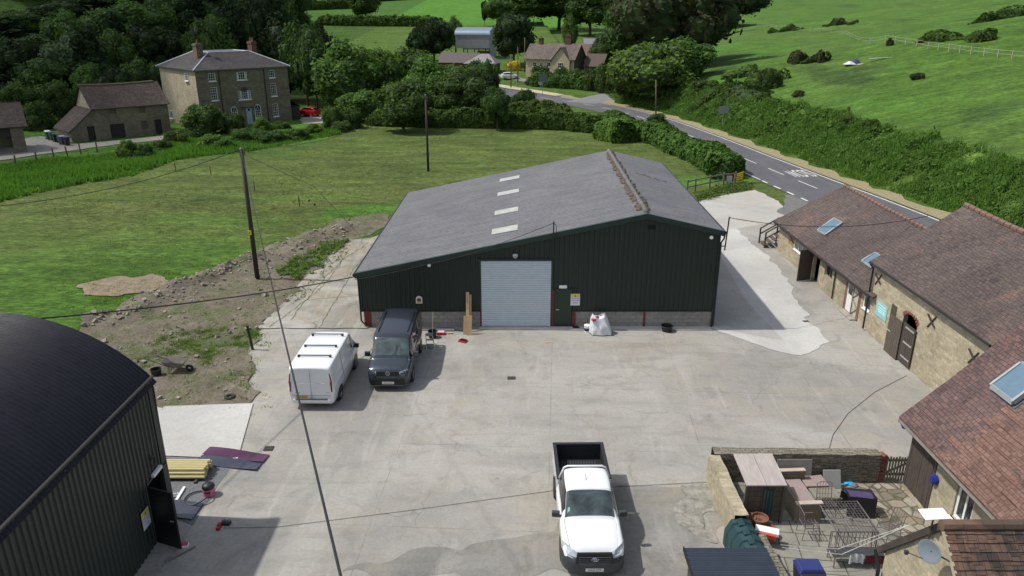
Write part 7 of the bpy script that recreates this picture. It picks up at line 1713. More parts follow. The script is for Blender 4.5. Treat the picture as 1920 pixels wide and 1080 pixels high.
yg = thing('yellow_barrier', 'yellow plastic barrier panel by the entrance fence', 'barrier', G(1385, 342))
a, b = G(1376, 345), G(1392, 340); m = MB()
for z in (.25, .45, .65, .85): m.beam(a + Vector((0, 0, z)), b + Vector((0, 0, z + .05)), .05, .13)
m.build('panel', M('barrier_yellow', (.60, .42, .02), .5, var=.08), yg)
for q in (a, b): MB().cbox(q + Vector((0, 0, .5)), (.08, .08, 1.0)).build('upright', M('barrier_orange', (.55, .16, .02), .5), yg)
def roadsign(px, py, hh, w, h2, label, facing=0, colr=(.2, .22, .24), shape='rect'):
    p = GT(px, py); t = thing('road_sign', label, 'road sign', p, facing); MB().tube([(0, 0, -.2), (0, 0, hh)], .05, 6).build('post', M('grey_post', (.2, .2, .2), .5), t, local=True)
    m = MB()
    if shape == 'rect': m.box(-w / 2, w / 2, -.08, -.05, hh - h2, hh)
    else: m.T = Matrix.Translation((0, -.06, hh - w / 2)) @ Matrix.Rotation(rad(90), 4, 'X'); m.lathe([(.001, .015), (w / 2, .015), (w / 2, -.015), (.001, -.015)], (0, 0, 0), 16)
    m.build('sign_back', M('sign_%s' % name_of(colr), colr, .5), t, local=True); return t
def name_of(c): return 'c%02d' % int(c[0] * 99)
roadsign(1354, 238, 2.9, 1.4, 1.0, 'grey backed direction sign on the bank above the road')
roadsign(1017, 180, 4.2, 1.6, 1.5, 'tall sign seen from behind on the green at the junction', colr=(.10, .13, .13))
roadsign(1013, 168, 1.8, .9, .9, 'small pale round sign beside the tall sign', colr=(.3, .32, .33), shape='round')
roadsign(1132, 162, 1.6, .8, .8, 'small round white sign at the mouth of the side road', colr=(.6, .6, .6), shape='round')
# pasture fence high on the hill
pfz = thing('pasture_fence', 'pale wire fence with thin posts running across the hill pasture', 'fence', GT(1700, 90))
pts = [GT(px, py) for px, py in ((1420, 48), (1500, 58), (1580, 64), (1660, 78), (1740, 92), (1820, 102), (1925, 113))]
for a, b in zip(pts, pts[1:]):
    for k_ in range(4):
        q = a.lerp(b, k_ / 4); q.z = height(q.x, q.y); MB().cbox(q + Vector((0, 0, .5)), (.12, .12, 1.2)).build('fence_post', M('pale_post', (.36, .34, .27), .9), pfz)
m = MB()
for hgt in (.5, 1.0):
    for a, b in zip(pts, pts[1:]):
        pr = None
        for k_ in range(7):
            q = a.lerp(b, k_ / 6); q.z = height(q.x, q.y) + hgt
            if pr is not None: m.beam(pr, q, .03)
            pr = q
m.build('wire', M('pale_post'), pfz)
jp = GT(1600, 121); jt = thing('tarpaulin_heap', 'heap of white and dark blue tarpaulin lying in the hill pasture', 'tarpaulin', jp)
for nm, cx, cy, sx, sy, sz, c in (('blue_sheet', .2, .3, 1.3, .8, .7, (.03, .04, .10)), ('white_sheet', -.7, -.2, .9, .7, .45, (.6, .62, .66)), ('pink_sheet', .9, -.9, .7, .5, .2, (.5, .28, .26))):
    m = MB(); m.grid(lambda u, v: (jp.x + cx + sx * (u * 2 - 1), jp.y + cy + sy * (v * 2 - 1), jp.z + .06 + sz * math.sin(math.pi * u) * math.sin(math.pi * v) * (1 + .5 * n2(u * 3, v * 3, 1, cx))), 10, 10); m.build(nm, M('tarp_' + nm[:4], c, .5, var=.1), jt)
jp = GT(1650, 113); m = MB(); m.grid(lambda u, v: (jp.x - 1.6 + 3.4 * u, jp.y + .5 * v + .3 * math.sin(u * 4), height(jp.x, jp.y) + .25 + .5 * u * .4), 8, 2); tag(m.build('pale_sheet', M('tarp_pale', (.4, .5, .52), .5)), 'long pale strip of sheeting lying right of the tarpaulin heap', 'sheet')
# ================================================================ BITS IN FRONT OF THE BIG BARN
PINE = mat_wood('pine', (.36, .25, .13), (.48, .36, .21), (3, 3, .5))
RED = M('red_plastic', (.45, .015, .03), .45); PINK = M('pink_plastic', (.60, .12, .25), .45, var=.15); GREYP = M('dull_sheet', (.16, .175, .19), .5, .2)
bd = thing('leaning_boards', 'pale timber boards leaning on the barn beside the roller door', 'boards', G(880, 628))
for (x0_, x1_, za, zb, yb0) in ((-2.37, -2.2, 0.02, 2.0, .75), (-2.19, -2.09, 0.02, 1.85, .7)): MB().beam(((x0_ + x1_) / 2, YF - yb0, za), ((x0_ + x1_) / 2, YF - .1, zb), x1_ - x0_, .04).build('board', PINE, bd)
MB().beam((-2.42, YF - 1.0, .02), (-2.38, YF - .78, .95), .17, .03).build('board', PINE, bd); MB().beam((-2.2, YF - 1.1, .02), (-2.17, YF - .85, 1.0), .27, .03).build('board', PINE, bd)
def bucket(name, label, p, r=.16, h=.28, mat=None, cat='bucket', flare=1.15, rim=True):
    t = thing(name, label, cat, p); MB().lathe([(.001, .01), (r, .01), (r * flare, h), (r * flare + .02, h), (r * flare + .02, h + .02), (r * flare - .01, h + .02), (r * .97, .03), (.001, .03)], p, 20).build('shell', mat or BK, t, smooth=False)
    return t
p = G(811, 633, 0); tb_ = bucket('mop_bucket', 'black bucket with a mop handle standing in it by the barn', p, .19, .36); MB().tube([p + Vector((0, 0, .05)), p + Vector((.06, .12, 1.35))], .014, 6).build('mop_handle', M('cream_stick', (.5, .45, .33), .6), tb_)
sl = thing('step_stool', 'small grey folding steps standing on the concrete by the dark van', 'step stool', G(806, 655)); q = G(806, 655)
for s_ in (-.2, .2): MB().beam(q + Vector((s_ + .05, -.05, 0)), q + Vector((s_ * .8 - .05, .35, .62)), .03, .03).build('leg', ALU, sl); MB().beam(q + Vector((s_ - .05, .65, 0)), q + Vector((s_ * .8 - .05, .35, .62)), .03, .03).build('leg', ALU, sl)
for z, y in ((.22, .08), (.42, .2)): MB().cbox(q + Vector((0, y, z)), (.38, .12, .03)).build('step', M('grey_plastic', (.22, .23, .24), .6), sl)
MB().cbox(q + Vector((-.05, .35, .64)), (.36, .28, .035), .05).build('top_step', M('grey_plastic'), sl)
tag(MB().cbox(G(835, 617, .05) , (.95, .45, .03), 0).build('metal_sheet', GREYP), 'grey metal sheet lying against the barn plinth', 'sheet')
def carton(name, label, p, sz, rz, mat, lid=None, cat='box'):
    t = thing(name, label, cat, p); MB().cbox(Vector(p) + Vector((0, 0, sz[2] / 2)), sz, rz).build('box_body', mat, t, bevel=.01)
    if lid: MB().cbox(Vector(p) + Vector((.01, 0, sz[2] + .012)), (sz[0] * .8, sz[1] * .8, .02), rz).build('box_lid', lid, t)
    return t
carton('red_box', 'red and white tool box on the ground by the grey sheet', G(827, 627), (.42, .30, .14), 0, RED, M('pale_pink', (.6, .42, .5), .5)); carton('small_carton', 'small tan carton on the ground by the grey sheet', G(844, 626), (.26, .16, .08), .1, PINE)
carton('red_case', 'red case with dark tool lying on the concrete before the barn', G(868, 641), (.40, .30, .10), -.5, RED, GRILLE, 'case')
tag(MB().beam(G(788, 618, .06), G(812, 619, .06), .05).build('steel_tube', ALU), 'short pale tube on the ground behind the dark van', 'tube'); tag(MB().beam(G(852, 618, .08), G(876, 621, .05), .06).build('steel_tube', M('dark_steel')), 'short dark tube on the ground left of the boards', 'tube')
tag(MB().cbox(G(827, 650, .02), (.16, .09, .03), .3).build('white_scrap', WHT), 'small white scrap on the concrete near the red case', 'scrap')
tag(MB().cbox(G(1027, 642, .02), (.22, .10, .03), .1).build('brick_scrap', PINE), 'small tan scrap alone on the concrete before the roller door', 'scrap'); tag(MB().cbox(G(1080, 614, .04), (.32, .2, .06), .1).build('door_mat', BK), 'small black mat at the foot of the barn wall', 'mat')
# white rubble sack
p = G(1128, 630); bg = thing('builders_sack', 'big crumpled white woven sack standing by the barn wall', 'sack', p)
def sack(u, v):
    a = 2 * math.pi * v; z = u; prof = .56 * (1 - .45 * z ** 1.8) * (.75 if u == 0 else 1); lean = -.16 * z
    c = n2(math.cos(a) * 2.2 + 5, math.sin(a) * 2.2 + z * 2.5, 1, 3) * .14 + .05 * math.sin(a * 9 + z * 7) * z; rr = prof * (1 + c + (.12 if abs(math.cos(a * 2)) < .3 else 0) * (1 - z))
    return (p.x + lean + rr * math.cos(a) * 1.05, p.y + .35 + rr * math.sin(a) * .8, .01 + .98 * z + .12 * z * math.sin(a * 2 + 1) * z)
m = MB(); m.grid(sack, 22, 60); m.build('sack_body', M('woven_white', (.62, .64, .67), .6, var=.12, vs=4, bump=.6), bg, smooth=True)
m = MB(); m.grid(lambda u, v: (p.x - .16 + .33 * (1 - u) * math.cos(6.283 * v), p.y + .35 + .24 * (1 - u) * math.sin(6.283 * v), .93 + .08 * math.sin(6.283 * v * 2 + 1) - .12 * u * n2(v * 5, u, 1)), 3, 24); m.build('sack_top', M('woven_white'), bg, smooth=True)
MB().cbox((p.x - .42, p.y + .1, .86), (.2, .18, .1), .5).cbox((p.x - .25, p.y + .15, .96), (.2, .04, .12), .2).build('sack_label', M('label_red', (.35, .05, .08), .6), bg)
p = G(1101, 622); pb = thing('paint_tub', 'white paint tub with dark label beside the white sack', 'tub', p); MB().lathe([(.001, .01), (.15, .01), (.165, .34), (.18, .35), (.18, .38), (.001, .385)], p, 18).build('tub', WHT, pb); MB().lathe([(.158, .08), (.167, .24)], p, 18).build('tub_label', M('label_dark', (.03, .02, .06), .5), pb)
p = G(1250, 621); tr_ = bucket('feed_tub', 'round black rubber tub on the concrete before the barn plinth', p, .24, .30, BLACKP, 'tub', 1.2); MB().tube([p + Vector((.30 * math.cos(a), .30 * math.sin(a), .31)) for a in [i * math.pi / 12 for i in range(25)]], .022, 6).build('rolled_rim', BLACKP, tr_)
# ================================================================ BESIDE THE ARCHED BARN
p = G(333, 697); wb = thing('wheelbarrow', 'muddy grey wheelbarrow resting on the soil behind the arched barn', 'wheelbarrow', p)
m = MB(); A_ = [(-.55, -.32, .62), (.45, -.30, .55), (.45, .30, .55), (-.55, .32, .62)]; B_ = [(-.3, -.2, .32), (.25, -.18, .28), (.25, .18, .28), (-.3, .2, .32)]
W_ = lambda q: (p.x + q[0], p.y + q[1], q[2]); m.add([W_(q) for q in A_ + B_], [(0, 4, 5, 1), (1, 5, 6, 2), (2, 6, 7, 3), (3, 7, 4, 0), (4, 7, 6, 5)]); m.build('tray', M('muddy_steel', (.24, .22, .20), .6, .3, var=.3, vs=5), wb)
m = MB()
for s_ in (-1, 1): m.tube([W_((-1.0, s_ * .28, .7)), W_((-.3, s_ * .22, .36)), W_((.55, s_ * .08, .2))], .02, 6).tube([W_((-.25, s_ * .2, .36)), W_((-.3, s_ * .24, .0)), W_((-.1, s_ * .2, .3))], .018, 6)
m.build('frame', M('dark_steel'), wb); m = MB(); m.T = Matrix.Translation(W_((.58, 0, .19))) @ Matrix.Rotation(rad(90), 4, 'X'); m.lathe([(.08, .04), (.17, .05), (.19, 0), (.17, -.05), (.08, -.04)], (0, 0, 0), 18); m.build('wheel', TYRE, wb)
bucket('black_bucket', 'black bucket on the soil left of the wheelbarrow', G(294, 705), .20, .34)
p = G(431, 744, .07); ty = thing('loose_tyre', 'small black tyre lying flat on the soil near the fresh concrete', 'tyre', p); MB().lathe([(.12, -.05), (.2, -.06), (.24, 0), (.2, .06), (.12, .05), (.10, 0), (.12, -.05)], p, 20).build('tyre', TYRE, ty, smooth=True)
# purple sheets
PS = M('purple_sheet', (.055, .008, .040), .25, var=.6, vs=1.2, spec=.7); NS = M('slate_sheet', (.035, .038, .06), .25, var=.2, spec=.6)
cn = [G(394, 838, .06), G(506, 852, .06), G(480, 882, .06), G(365, 869, .06)]
def shf(u0, u1, mat, name, par):
    m = MB(); m.grid(lambda a, b: tuple((cn[0].lerp(cn[1], a)).lerp(cn[3].lerp(cn[2], a), u0 + (u1 - u0) * b) + Vector((0, 0, .03 * math.sin(a * 5 + b * 2) + .02))), 12, 4); o = m.build(name, mat, par); return o
st_ = thing('purple_sheet', 'large glossy purple and slate metal sheet lying half on the yard', 'sheet', cn[0]); shf(0, .52, PS, 'purple_half', st_); shf(.52, 1, NS, 'slate_half', st_)
c2 = [G(322, 935, .05), G(382, 944, .05), G(360, 974, .05), G(326, 970, .05)]; tag(MB().prism(c2, (0, 0, .02)).build('slate_sheet', NS, fixn=True), 'dark slate sheet lying by the open barn door', 'sheet')
# stack of round stakes
lg = thing('timber_stack', 'stack of pale treated fence poles beside the arched barn', 'timber', G(340, 900))
LGM = mat_wood('treated_pole', (.42, .36, .17), (.55, .49, .27), (.4, 4, 4)); q = G(384, 905); r = random.Random(6)
for row, n_ in enumerate((7, 6, 5)):
    for i in range(n_):
        y = q.y + .1 + i * .135 + row * .067; z = .17 + row * .11; e = r.uniform(-.06, .06)
        MB().tube([(q.x - 2.3, y, z), (q.x - .05 + e, y, z)], .058, 9).build('fence_pole', LGM, lg)
for x_ in (-.3, -1.9): MB().tube([(q.x + x_, q.y - .1, .06), (q.x + x_, q.y + 1.35, .06)], .05, 8).build('bearer', POLEB, lg)
tag(MB().beam(G(331, 938, .06), G(346, 913, .06), .09, .05).build('white_bar', WHT), 'white plastic bar lying on the gravel strip', 'bar'); tag(MB().cbox(G(325, 929, .05), (.35, .22, .05), .2).cbox(G(328, 927, .09), (.1, .06, .06)).build('metal_bracket', ALU), 'silvery bracket lying on the gravel strip', 'bracket')
# vacuum, tools
p = G(393, 928); vc = thing('tub_vacuum', 'pink tub vacuum cleaner with black lid and long hose', 'vacuum cleaner', p)
MB().lathe([(.001, .03), (.19, .03), (.20, .3), (.001, .31)], p, 20).build('tub', PINK, vc); MB().lathe([(.20, .30), (.215, .34), (.19, .42), (.12, .47), (.001, .48)], p, 20).build('lid', BK, vc, smooth=True)
hq = G(371, 935, .04); MB().tube([p + Vector((-.12, .1, .42))] + [hq + Vector((.42 * math.cos(a), .40 * math.sin(a), .03 + .15 * max(0, math.cos(a)))) for a in [.9 + i * .28 for i in range(21)]] + [p + Vector((-.1, -.2, .2))], .024, 7).build('hose', BK, vc, smooth=True)
p = G(411, 990); tag(MB().cbox(p + Vector((0, 0, .06)), (.13, .30, .12), .1).cbox(p + Vector((0, .02, .14)), (.08, .16, .06), .1).build('power_tool', M('tool_red', (.3, .012, .02), .4), bevel=.02), 'red power tool lying in the barn shadow', 'tool')
p = G(424, 983); to = thing('battery_charger', 'black twin battery charger beside the red power tool', 'charger', p); MB().cbox(p + Vector((0, 0, .05)), (.30, .18, .10), -.1).build('charger_body', BK, to, bevel=.02)
for s_ in (-.08, .08): MB().cbox(p + Vector((s_, .03, .14)), (.08, .1, .09)).build('battery', M('grey_plastic'), to)
carton('open_carton', 'small white and red carton on the ground by the open door', G(346, 1025), (.26, .18, .09), .2, WHT, M('label_red')); tag(MB().beam(G(317, 1052, .03), G(366, 1025, .03), .06, .04).build('wood_batten', mat_wood('old_batten', (.12, .1, .08), (.2, .17, .14))), 'loose wooden batten on the ground by the open door', 'batten')
for i, (px, py, lab, w_, d_) in enumerate(((504, 840, 'small dark drain grate near the purple sheet', .35, .3), (959, 708, 'small dark drain cover in the middle of the yard', .36, .26), (1511, 602, 'small drain grate on the pale lane', .3, .2))):
    q = G(px, py, .045); m = MB()
    for k_ in range(5): m.box(q.x - w_ / 2 + k_ * w_ / 5, q.x - w_ / 2 + k_ * w_ / 5 + w_ * .13, q.y - d_ / 2, q.y + d_ / 2, .02, .05)
    m.box(q.x - w_ / 2, q.x + w_ / 2, q.y - d_ / 2, q.y + d_ / 2, .015, .03); tag(m.build('drain_grate', M('iron_dark', (.05, .045, .04), .7)), lab, 'drain')
# ================================================================ PATIO
def mat_cobble():
    m, nt, b = newmat('cobble'); k = NT(nt); v = k.coord()
    vo = k.n('ShaderNodeTexVoronoi'); vo.inputs['Scale'].default_value = 2.6; k.l(v, vo.inputs['Vector']); ve = k.n('ShaderNodeTexVoronoi'); ve.feature = 'DISTANCE_TO_EDGE'; ve.inputs['Scale'].default_value = 2.6; k.l(v, ve.inputs['Vector'])
    sp = k.n('ShaderNodeSeparateColor'); k.l(vo.outputs['Color'], sp.inputs[0]); c = k.ramp(sp.outputs[0], [(0, (.15, .13, .10)), (.5, (.25, .21, .16)), (1, (.31, .285, .24))])
    c = k.mix(k.ramp(ve.outputs['Distance'], [(.02, 1), (.09, 0)]), c, (.09, .085, .05)); c = k.mix(1.0, c, k.ramp(k.noise(v, 9, 5), [(.2, .75), (.8, 1.25)]), 'MULTIPLY')
    k.l(c, b.inputs['Base Color']); b.inputs['Roughness'].default_value = .9; k.bump(k.ramp(ve.outputs['Distance'], [(0, 0), (.12, 1)]), b, .7, .03); return m
sheet('patio', [(7.2, 5), (13.5, 5), (13.5, 22.3), (7.6, 22.4)], PAVE, .03)
sheet('path', [(12.2, 16), (13.5, 16), (13.5, 22.4), (11.7, 22.4)], mat_cobble(), .045, .12, .3)
sheet('worn_ground', pxpoly([(655, 1085), (690, 1058), (800, 1035), (870, 1030), (930, 1008), (1040, 985), (1070, 945), (1150, 915), (1230, 905), (1290, 915), (1335, 935), (1370, 990), (1340, 1085)]), mat_concrete('worn_surface', (.25, .244, .226), (.175, .172, .16), (.25, .23, .19), 0, 1.3), .02, .45, .15)
drape('rough_ground', pxpoly([(1285, 905), (1345, 900), (1352, 960), (1362, 1030), (1285, 1030), (1275, 960)]), M('broken_ground', (.235, .225, .195), 1, var=.55, vs=4, bump=1), .1, .035, 1.1, lambda x, y: .04 * n2(x, y, .5, 1) + .02 * n2(x, y, .15, 4))
def rubwall(name, label, a, b, h, th, mat=STONE_D, cat='wall'):
    a, b = Vector((*a, 0)), Vector((*b, 0)); d = (b - a).normalized(); nr = Vector((d.y, -d.x, 0)); L = (b - a).length; m = MB()
    n = max(4, int(L / .2)); 
    def prof(u, v):   # v round the section
        k = v * 4; 
        if k <= 1: o, z = -th / 2, h * k
        elif k <= 3: o, z = -th / 2 + th * (k - 1) / 2, h
        else: o, z = th / 2, h * (4 - k)
        q = a + d * (L * u) + nr * o; w = .035 * n2(q.x * 3 + z * 2, q.y * 3 - z * 3, 1, 2); q += nr * w * (1 if o > 0 else -1); return (q.x, q.y, max(0, z + (.04 * n2(q.x * 2.5, q.y * 2.5, 1, 5) if z > h * .9 else 0)))
    m.grid(prof, n, 24); o = m.build(name, mat, None, uv=True)
    return tag(o, label, cat)
rubwall('patio_wall', 'mossy stone wall along the back of the patio', (7.0, 22.45), (12.75, 22.35), 1.15, .42)
rubwall('patio_wall', 'yellowish stone wall along the left side of the patio', (7.0, 22.25), (6.98, 18.95), 1.1, .40, STONE)
rubwall('garden_wall', 'low mossy wall between the blue bin and the corrugated shed', (7.45, 18.5), (7.55, 15.0), .75, .3)
m = MB()
for i in range(7):
    for j in range(2): m.cbox((12.82 + (.06 if i % 2 else 0) * (j - .5), 22.25 + j * .16, .09 + i * .155), (.24, .14, .13), .02 * i)
tag(m.build('brick_pier', BRICK), 'red brick end pier of the patio wall at the gate', 'pier')
gt = thing('garden_gate', 'weathered picket gate with diagonal brace between wall and cottage', 'gate', (13.2, 22.3, 0))
for i in range(11): MB().box(12.98 + i * .098, 12.98 + i * .098 + .06, 22.20, 22.225, .08, 1.05 + .02 * math.sin(i * 2)).build('picket', FW, gt)
g2 = MB().box(12.95, 14.05, 22.23, 22.28, .28, .37).build('rail', FW, gt); MB().box(12.95, 14.05, 22.23, 22.28, .85, .94).build('rail', FW, gt); MB().beam((13.0, 22.3, .32), (14.0, 22.3, .9), .03, .08).build('brace', FW, gt); MB().box(12.88, 12.98, 22.2, 22.3, 0, 1.1).build('gate_post', POLEB, gt)
# log store with pale board roof
ls = thing('log_store', 'low timber store with pale board roof against the patio wall', 'shelter', (8.0, 20.6, 0))
ROOFB = mat_wood('bleached_board', (.30, .26, .24), (.42, .38, .36), (3, .5, 1))
A4 = [Vector(v) for v in (G(1375, 853, 1.7), G(1448, 852, 1.7), G(1477, 912, 1.45), G(1400, 912, 1.45))]
for i in range(2):
    a0_, a1_ = i / 2, (i + 1) / 2 - .012; m = MB(); m.prism([A4[3].lerp(A4[2], a0_), A4[3].lerp(A4[2], a1_), A4[0].lerp(A4[1], a1_), A4[0].lerp(A4[1], a0_)], (0, 0, .04)); m.build('roof_board', ROOFB, ls, fixn=True)
x0_, x1_, yf = A4[3].x + .05, A4[2].x - .08, A4[3].y + .08
for i in range(7): MB().box(x0_, x1_, yf + .01 * (i % 2), yf + .05, .08 + i * .19, .25 + i * .19).build('side_plank', PLANKG, ls)
for x_ in (x0_ - .05, x1_ - .02): MB().box(x_, x_ + .08, yf - .05, yf + .04, 0, 1.45).build('post', PLANKG, ls)
cl = MB(); cl.grid(lambda u, v: (x1_ - .62 + .36 * u, yf - .05 - .04 * math.sin(u * 22), 1.38 - .95 * v - .1 * math.sin(u * 3)), 22, 4); cl = cl.build('hung_tarpaulin', M('tarp_green', (.06, .11, .095), .6, var=.3), None); tag(cl, 'green tarpaulin hanging in front of the log store', 'tarpaulin')
# boards against the back wall
BDG = M('grey_board', (.22, .21, .195), .8, var=.15)
tag(MB().prism([(9.15, 21.95, .05), (10.35, 21.95, .05), (10.35, 22.12, 1.0), (9.15, 22.12, 1.0)], (0, .03, 0)).build('leaning_board', BDG, fixn=True), 'large grey board leaning on the back patio wall', 'board')
tag(MB().prism([(10.75, 21.8, .04), (11.35, 21.8, .04), (11.35, 22.05, .62), (10.75, 22.05, .62)], (0, .03, 0)).build('leaning_slab', M('slab_grey', (.27, .275, .27), .8, var=.1), fixn=True), 'smaller pale slab leaning on the back patio wall', 'slab')
# rattan furniture
RT = M('rattan', (.19, .155, .115), .85, var=.3, vs=30, bump=.6); CU = M('cushion_mauve', (.28, .22, .21), .9, var=.08); RTE = M('rattan_trim', (.42, .36, .30), .8)
sf = thing('rattan_sofa', 'long brown rattan garden sofa with pale arms on the patio', 'sofa', (9.5, 20.9, 0))
MB().cbox((9.55, 21.0, .2), (.75, 1.6, .36), .06).build('base', RT, sf, bevel=.02); MB().cbox((9.62, 21.0, .42), (.6, 1.5, .10), .06).build('seat_cushion', CU, sf, bevel=.03)
MB().cbox((9.5, 20.05, .36), (.85, .16, .72), .06).build('armrest', RT, sf, bevel=.02); MB().cbox((9.5, 20.05, .74), (.87, .18, .04), .06).build('arm_top', RTE, sf); MB().cbox((9.62, 21.88, .36), (.85, .16, .72), .06).build('armrest', RT, sf, bevel=.02); MB().cbox((9.62, 21.88, .74), (.87, .18, .04), .06).build('arm_top', RTE, sf)
MB().cbox((9.12, 20.95, .38), (.14, 1.75, .74), .06).build('backrest', RT, sf, bevel=.02)
def ottoman(p, sz, label, top):
    t = thing('rattan_table', label, 'low table', (p[0], p[1], 0), 0, 'low rattan tables'); MB().cbox((p[0], p[1], .2), (sz[0], sz[1], .28), .05).build('base', RT, t, bevel=.02); MB().cbox((p[0], p[1], .38), (sz[0] + .03, sz[1] + .03, .07), .05).build('table_top', top, t, bevel=.015)
    for a in (-1, 1):
        for b in (-1, 1): MB().cbox((p[0] + a * sz[0] * .42, p[1] + b * sz[1] * .42, .05), (.06, .06, .1)).build('leg', BK, t)
ottoman((10.35, 21.75), (.75, .62), 'mauve topped low rattan table farther from the camera', CU); ottoman((10.45, 21.02), (.85, .62), 'olive topped low rattan table nearer the camera', M('cushion_olive', (.20, .19, .145), .9, var=.1))
# barbecue under a cover
p = Vector((11.3, 20.45, 0)); bq = thing('barbecue', 'covered black and purple barbecue standing on the patio', 'barbecue', p)
m = MB(); m.grid(lambda u, v: (p.x + (u - .5) * .95 + .1 * v * math.sin(u * 9), p.y + .05 + (-.28 if v < .5 else .28) * (1 if v in (0, 1) else .85) + (v - .5) * .1, .12 + .72 * math.sin(math.pi * min(1, max(0, v))) ** .5 - .1 * u + .05 * n2(u * 5, v * 5, 1)), 14, 12); m.build('cover', M('cover_dark', (.018, .013, .02), .5, var=.3), bq, smooth=True)
m = MB(); m.grid(lambda u, v: (p.x - .42 + u * .8, p.y - .2 + v * .36, .84 - .1 * u + .04 * math.sin(v * 3)), 6, 4); m.build('cover_top', M('cover_purple', (.07, .05, .12), .5, var=.3), bq); MB().tube([p + Vector((-.5, -.1, .9)), p + Vector((-.62, 0, .95)), p + Vector((-.5, .25, .92))], .015, 5).build('handle', M('dark_steel'), bq)
for a in (-.35, .35): MB().tube([p + Vector((a, -.15, 0)), p + Vector((a, -.1, .5))], .02, 6).build('leg', M('dark_steel'), bq)
p = G(1590, 906); m = MB(); m.lathe([(.18, .01), (.2, .05), (.12, .09), (.001, .1)], p, 14).cbox(p + Vector((-.1, .05, .06)), (.2, .15, .06)); tag(m.build('blue_toy', M('cyan_plastic', (.02, .42, .75), .4), None), 'bright blue plastic toy on the paving', 'toy')
tag(MB().lathe([(.1, 0), (.12, .08), (.06, .14), (.001, .15)], G(1602, 913), 10).build('grey_stone_pot', M('grey_pot', (.13, .14, .16), .7), None), 'small grey object beside the bright blue toy', 'ornament')
# wire table and chairs
WI = M('wire_grey', (.19, .17, .17), .5, .4)
p = Vector((10.45, 19.4, 0)); tt = thing('mesh_table', 'rectangular wire mesh garden table on the patio', 'table', p); m = MB()
for i in range(13): x_ = -.62 + i * 1.24 / 12; m.beam(p + Vector((x_, -.74, .72)), p + Vector((x_, .74, .72)), .010)
for i in range(13): y_ = -.74 + i * 1.48 / 12; m.beam(p + Vector((-.62, y_, .725)), p + Vector((.62, y_, .725)), .010)
m.tube([p + Vector(q) for q in ((-.64, -.76, .72), (.64, -.76, .72), (.64, .76, .72), (-.64, .76, .72), (-.64, -.76, .72))], .016, 6); m.build('mesh_top', WI, tt)
for a in (-.52, .52):
    for b in (-.62, .62): MB().tube([p + Vector((a, b, .72)), p + Vector((a * 1.05, b * 1.1, 0))], .018, 6).build('leg', WI, tt)
def wchair(name='wire_chair'):
    t = thing(name, 'x', 'chair'); m = MB()
    for i in range(7): x_ = -.22 + i * .44 / 6; m.beam((x_, -.22, .44), (x_, .22, .44), .010)
    for i in range(5): y_ = -.22 + i * .11; m.beam((-.22, y_, .445), (.22, y_, .445), .010)
    m.tube([(-.24, -.22, .44), (.24, -.22, .44), (.24, .24, .44), (-.24, .24, .44), (-.24, -.22, .44)], .014, 5); m.build('seat', WI, t, local=True)
    m = MB(); m.tube([(-.24, .22, .44), (-.24, .32, .95), (-.15, .34, 1.0), (.15, .34, 1.0), (.24, .32, .95), (.24, .22, .44)], .014, 5)
    for i in range(4): x_ = -.14 + i * .093; m.beam((x_, .24, .46), (x_, .34, .98), .010)
    for z in (.6, .78): m.beam((-.24, .22 + (z - .44) * .2, z), (.24, .22 + (z - .44) * .2, z), .010)
    m.build('backrest', WI, t, local=True)
    for a in (-.23, .23):
        for b in (-.21, .23): MB().tube([(a, b, .44), (a * 1.1, b * 1.25, 0)], .013, 5).build('leg', WI, t, local=True)
        MB().tube([(a, .27, .68), (a * 1.05, -.15, .68), (a * 1.05, -.2, .44)], .013, 5).build('arm', WI, t, local=True)
    return t
wc = wchair(); L_ = [((9.3, 19.35, .03), rad(90), 'wire chair at the left of the mesh table'), ((10.25, 20.45, .03), 0, 'wire chair behind the mesh table, in front of the low rattan table'), ((11.7, 19.2, .03), rad(-75), 'wire chair at the right of the mesh table, nearest the cottage')]
wc.location, wc.rotation_euler, wc['label'], wc['group'] = L_[0][0], (0, 0, L_[0][1]), L_[0][2], 'wire chairs round the mesh table'
for l_, rz_, lab in L_[1:]: copy_tree(wc, l_, rz_, lab)
p = Vector((10.2, 18.1, 0)); bn = thing('metal_bench', 'dark metal bench with clothes on it in front of the mesh table', 'bench', p)
MB().box(p.x - .75, p.x + .75, p.y - .2, p.y + .2, .42, .45).build('seat', M('dark_steel'), bn)
for a in (-.7, .7):
    MB().tube([(p.x + a, p.y - .22, 0), (p.x + a, p.y - .2, .6), (p.x + a, p.y + .25, .62)], .018, 6).build('leg', WI, bn); MB().tube([(p.x + a, p.y + .25, 0), (p.x + a, p.y + .27, .95)], .018, 6).build('leg', WI, bn)
m = MB().tube([(p.x - .7, p.y + .27, .95), (p.x + .7, p.y + .27, .95)], .018, 6)
for i in range(12): m.beam((p.x - .65 + i * .118, p.y + .26, .45), (p.x - .65 + i * .118, p.y + .27, .95), .012)
m.build('backrest', WI, bn)
tag(MB().grid(lambda u, v: (p.x - .28 + .42 * u, p.y - .22 - .02 * math.sin(u * 14), .5 - .32 * v + .05 * math.sin(u * 3.14)), 14, 4).build('white_cloth', M('cloth_white', (.6, .62, .68), .8, var=.12, vs=8)), 'white cloth draped over the metal bench', 'cloth')
tag(MB().grid(lambda u, v: (p.x + .18 + .62 * u, p.y - .23 - .015 * math.sin(u * 10), .5 - .30 * v), 14, 4).build('maroon_cloth', M('cloth_maroon', (.11, .008, .025), .8, var=.15)), 'maroon cloth draped over the metal bench', 'cloth')
ln = MB(); a, b = Vector((7.9, 17.4, 1.0)), Vector((X4 - .1, 15.9, 2.2)); 
for s_ in (0, .12): ln.tube([Vector((7.85, 17.9 - s_, .85)), Vector((9.6, 18.0 - s_ * 2, .62)), Vector((11.75, 18.3, 1.25))], .010, 5)
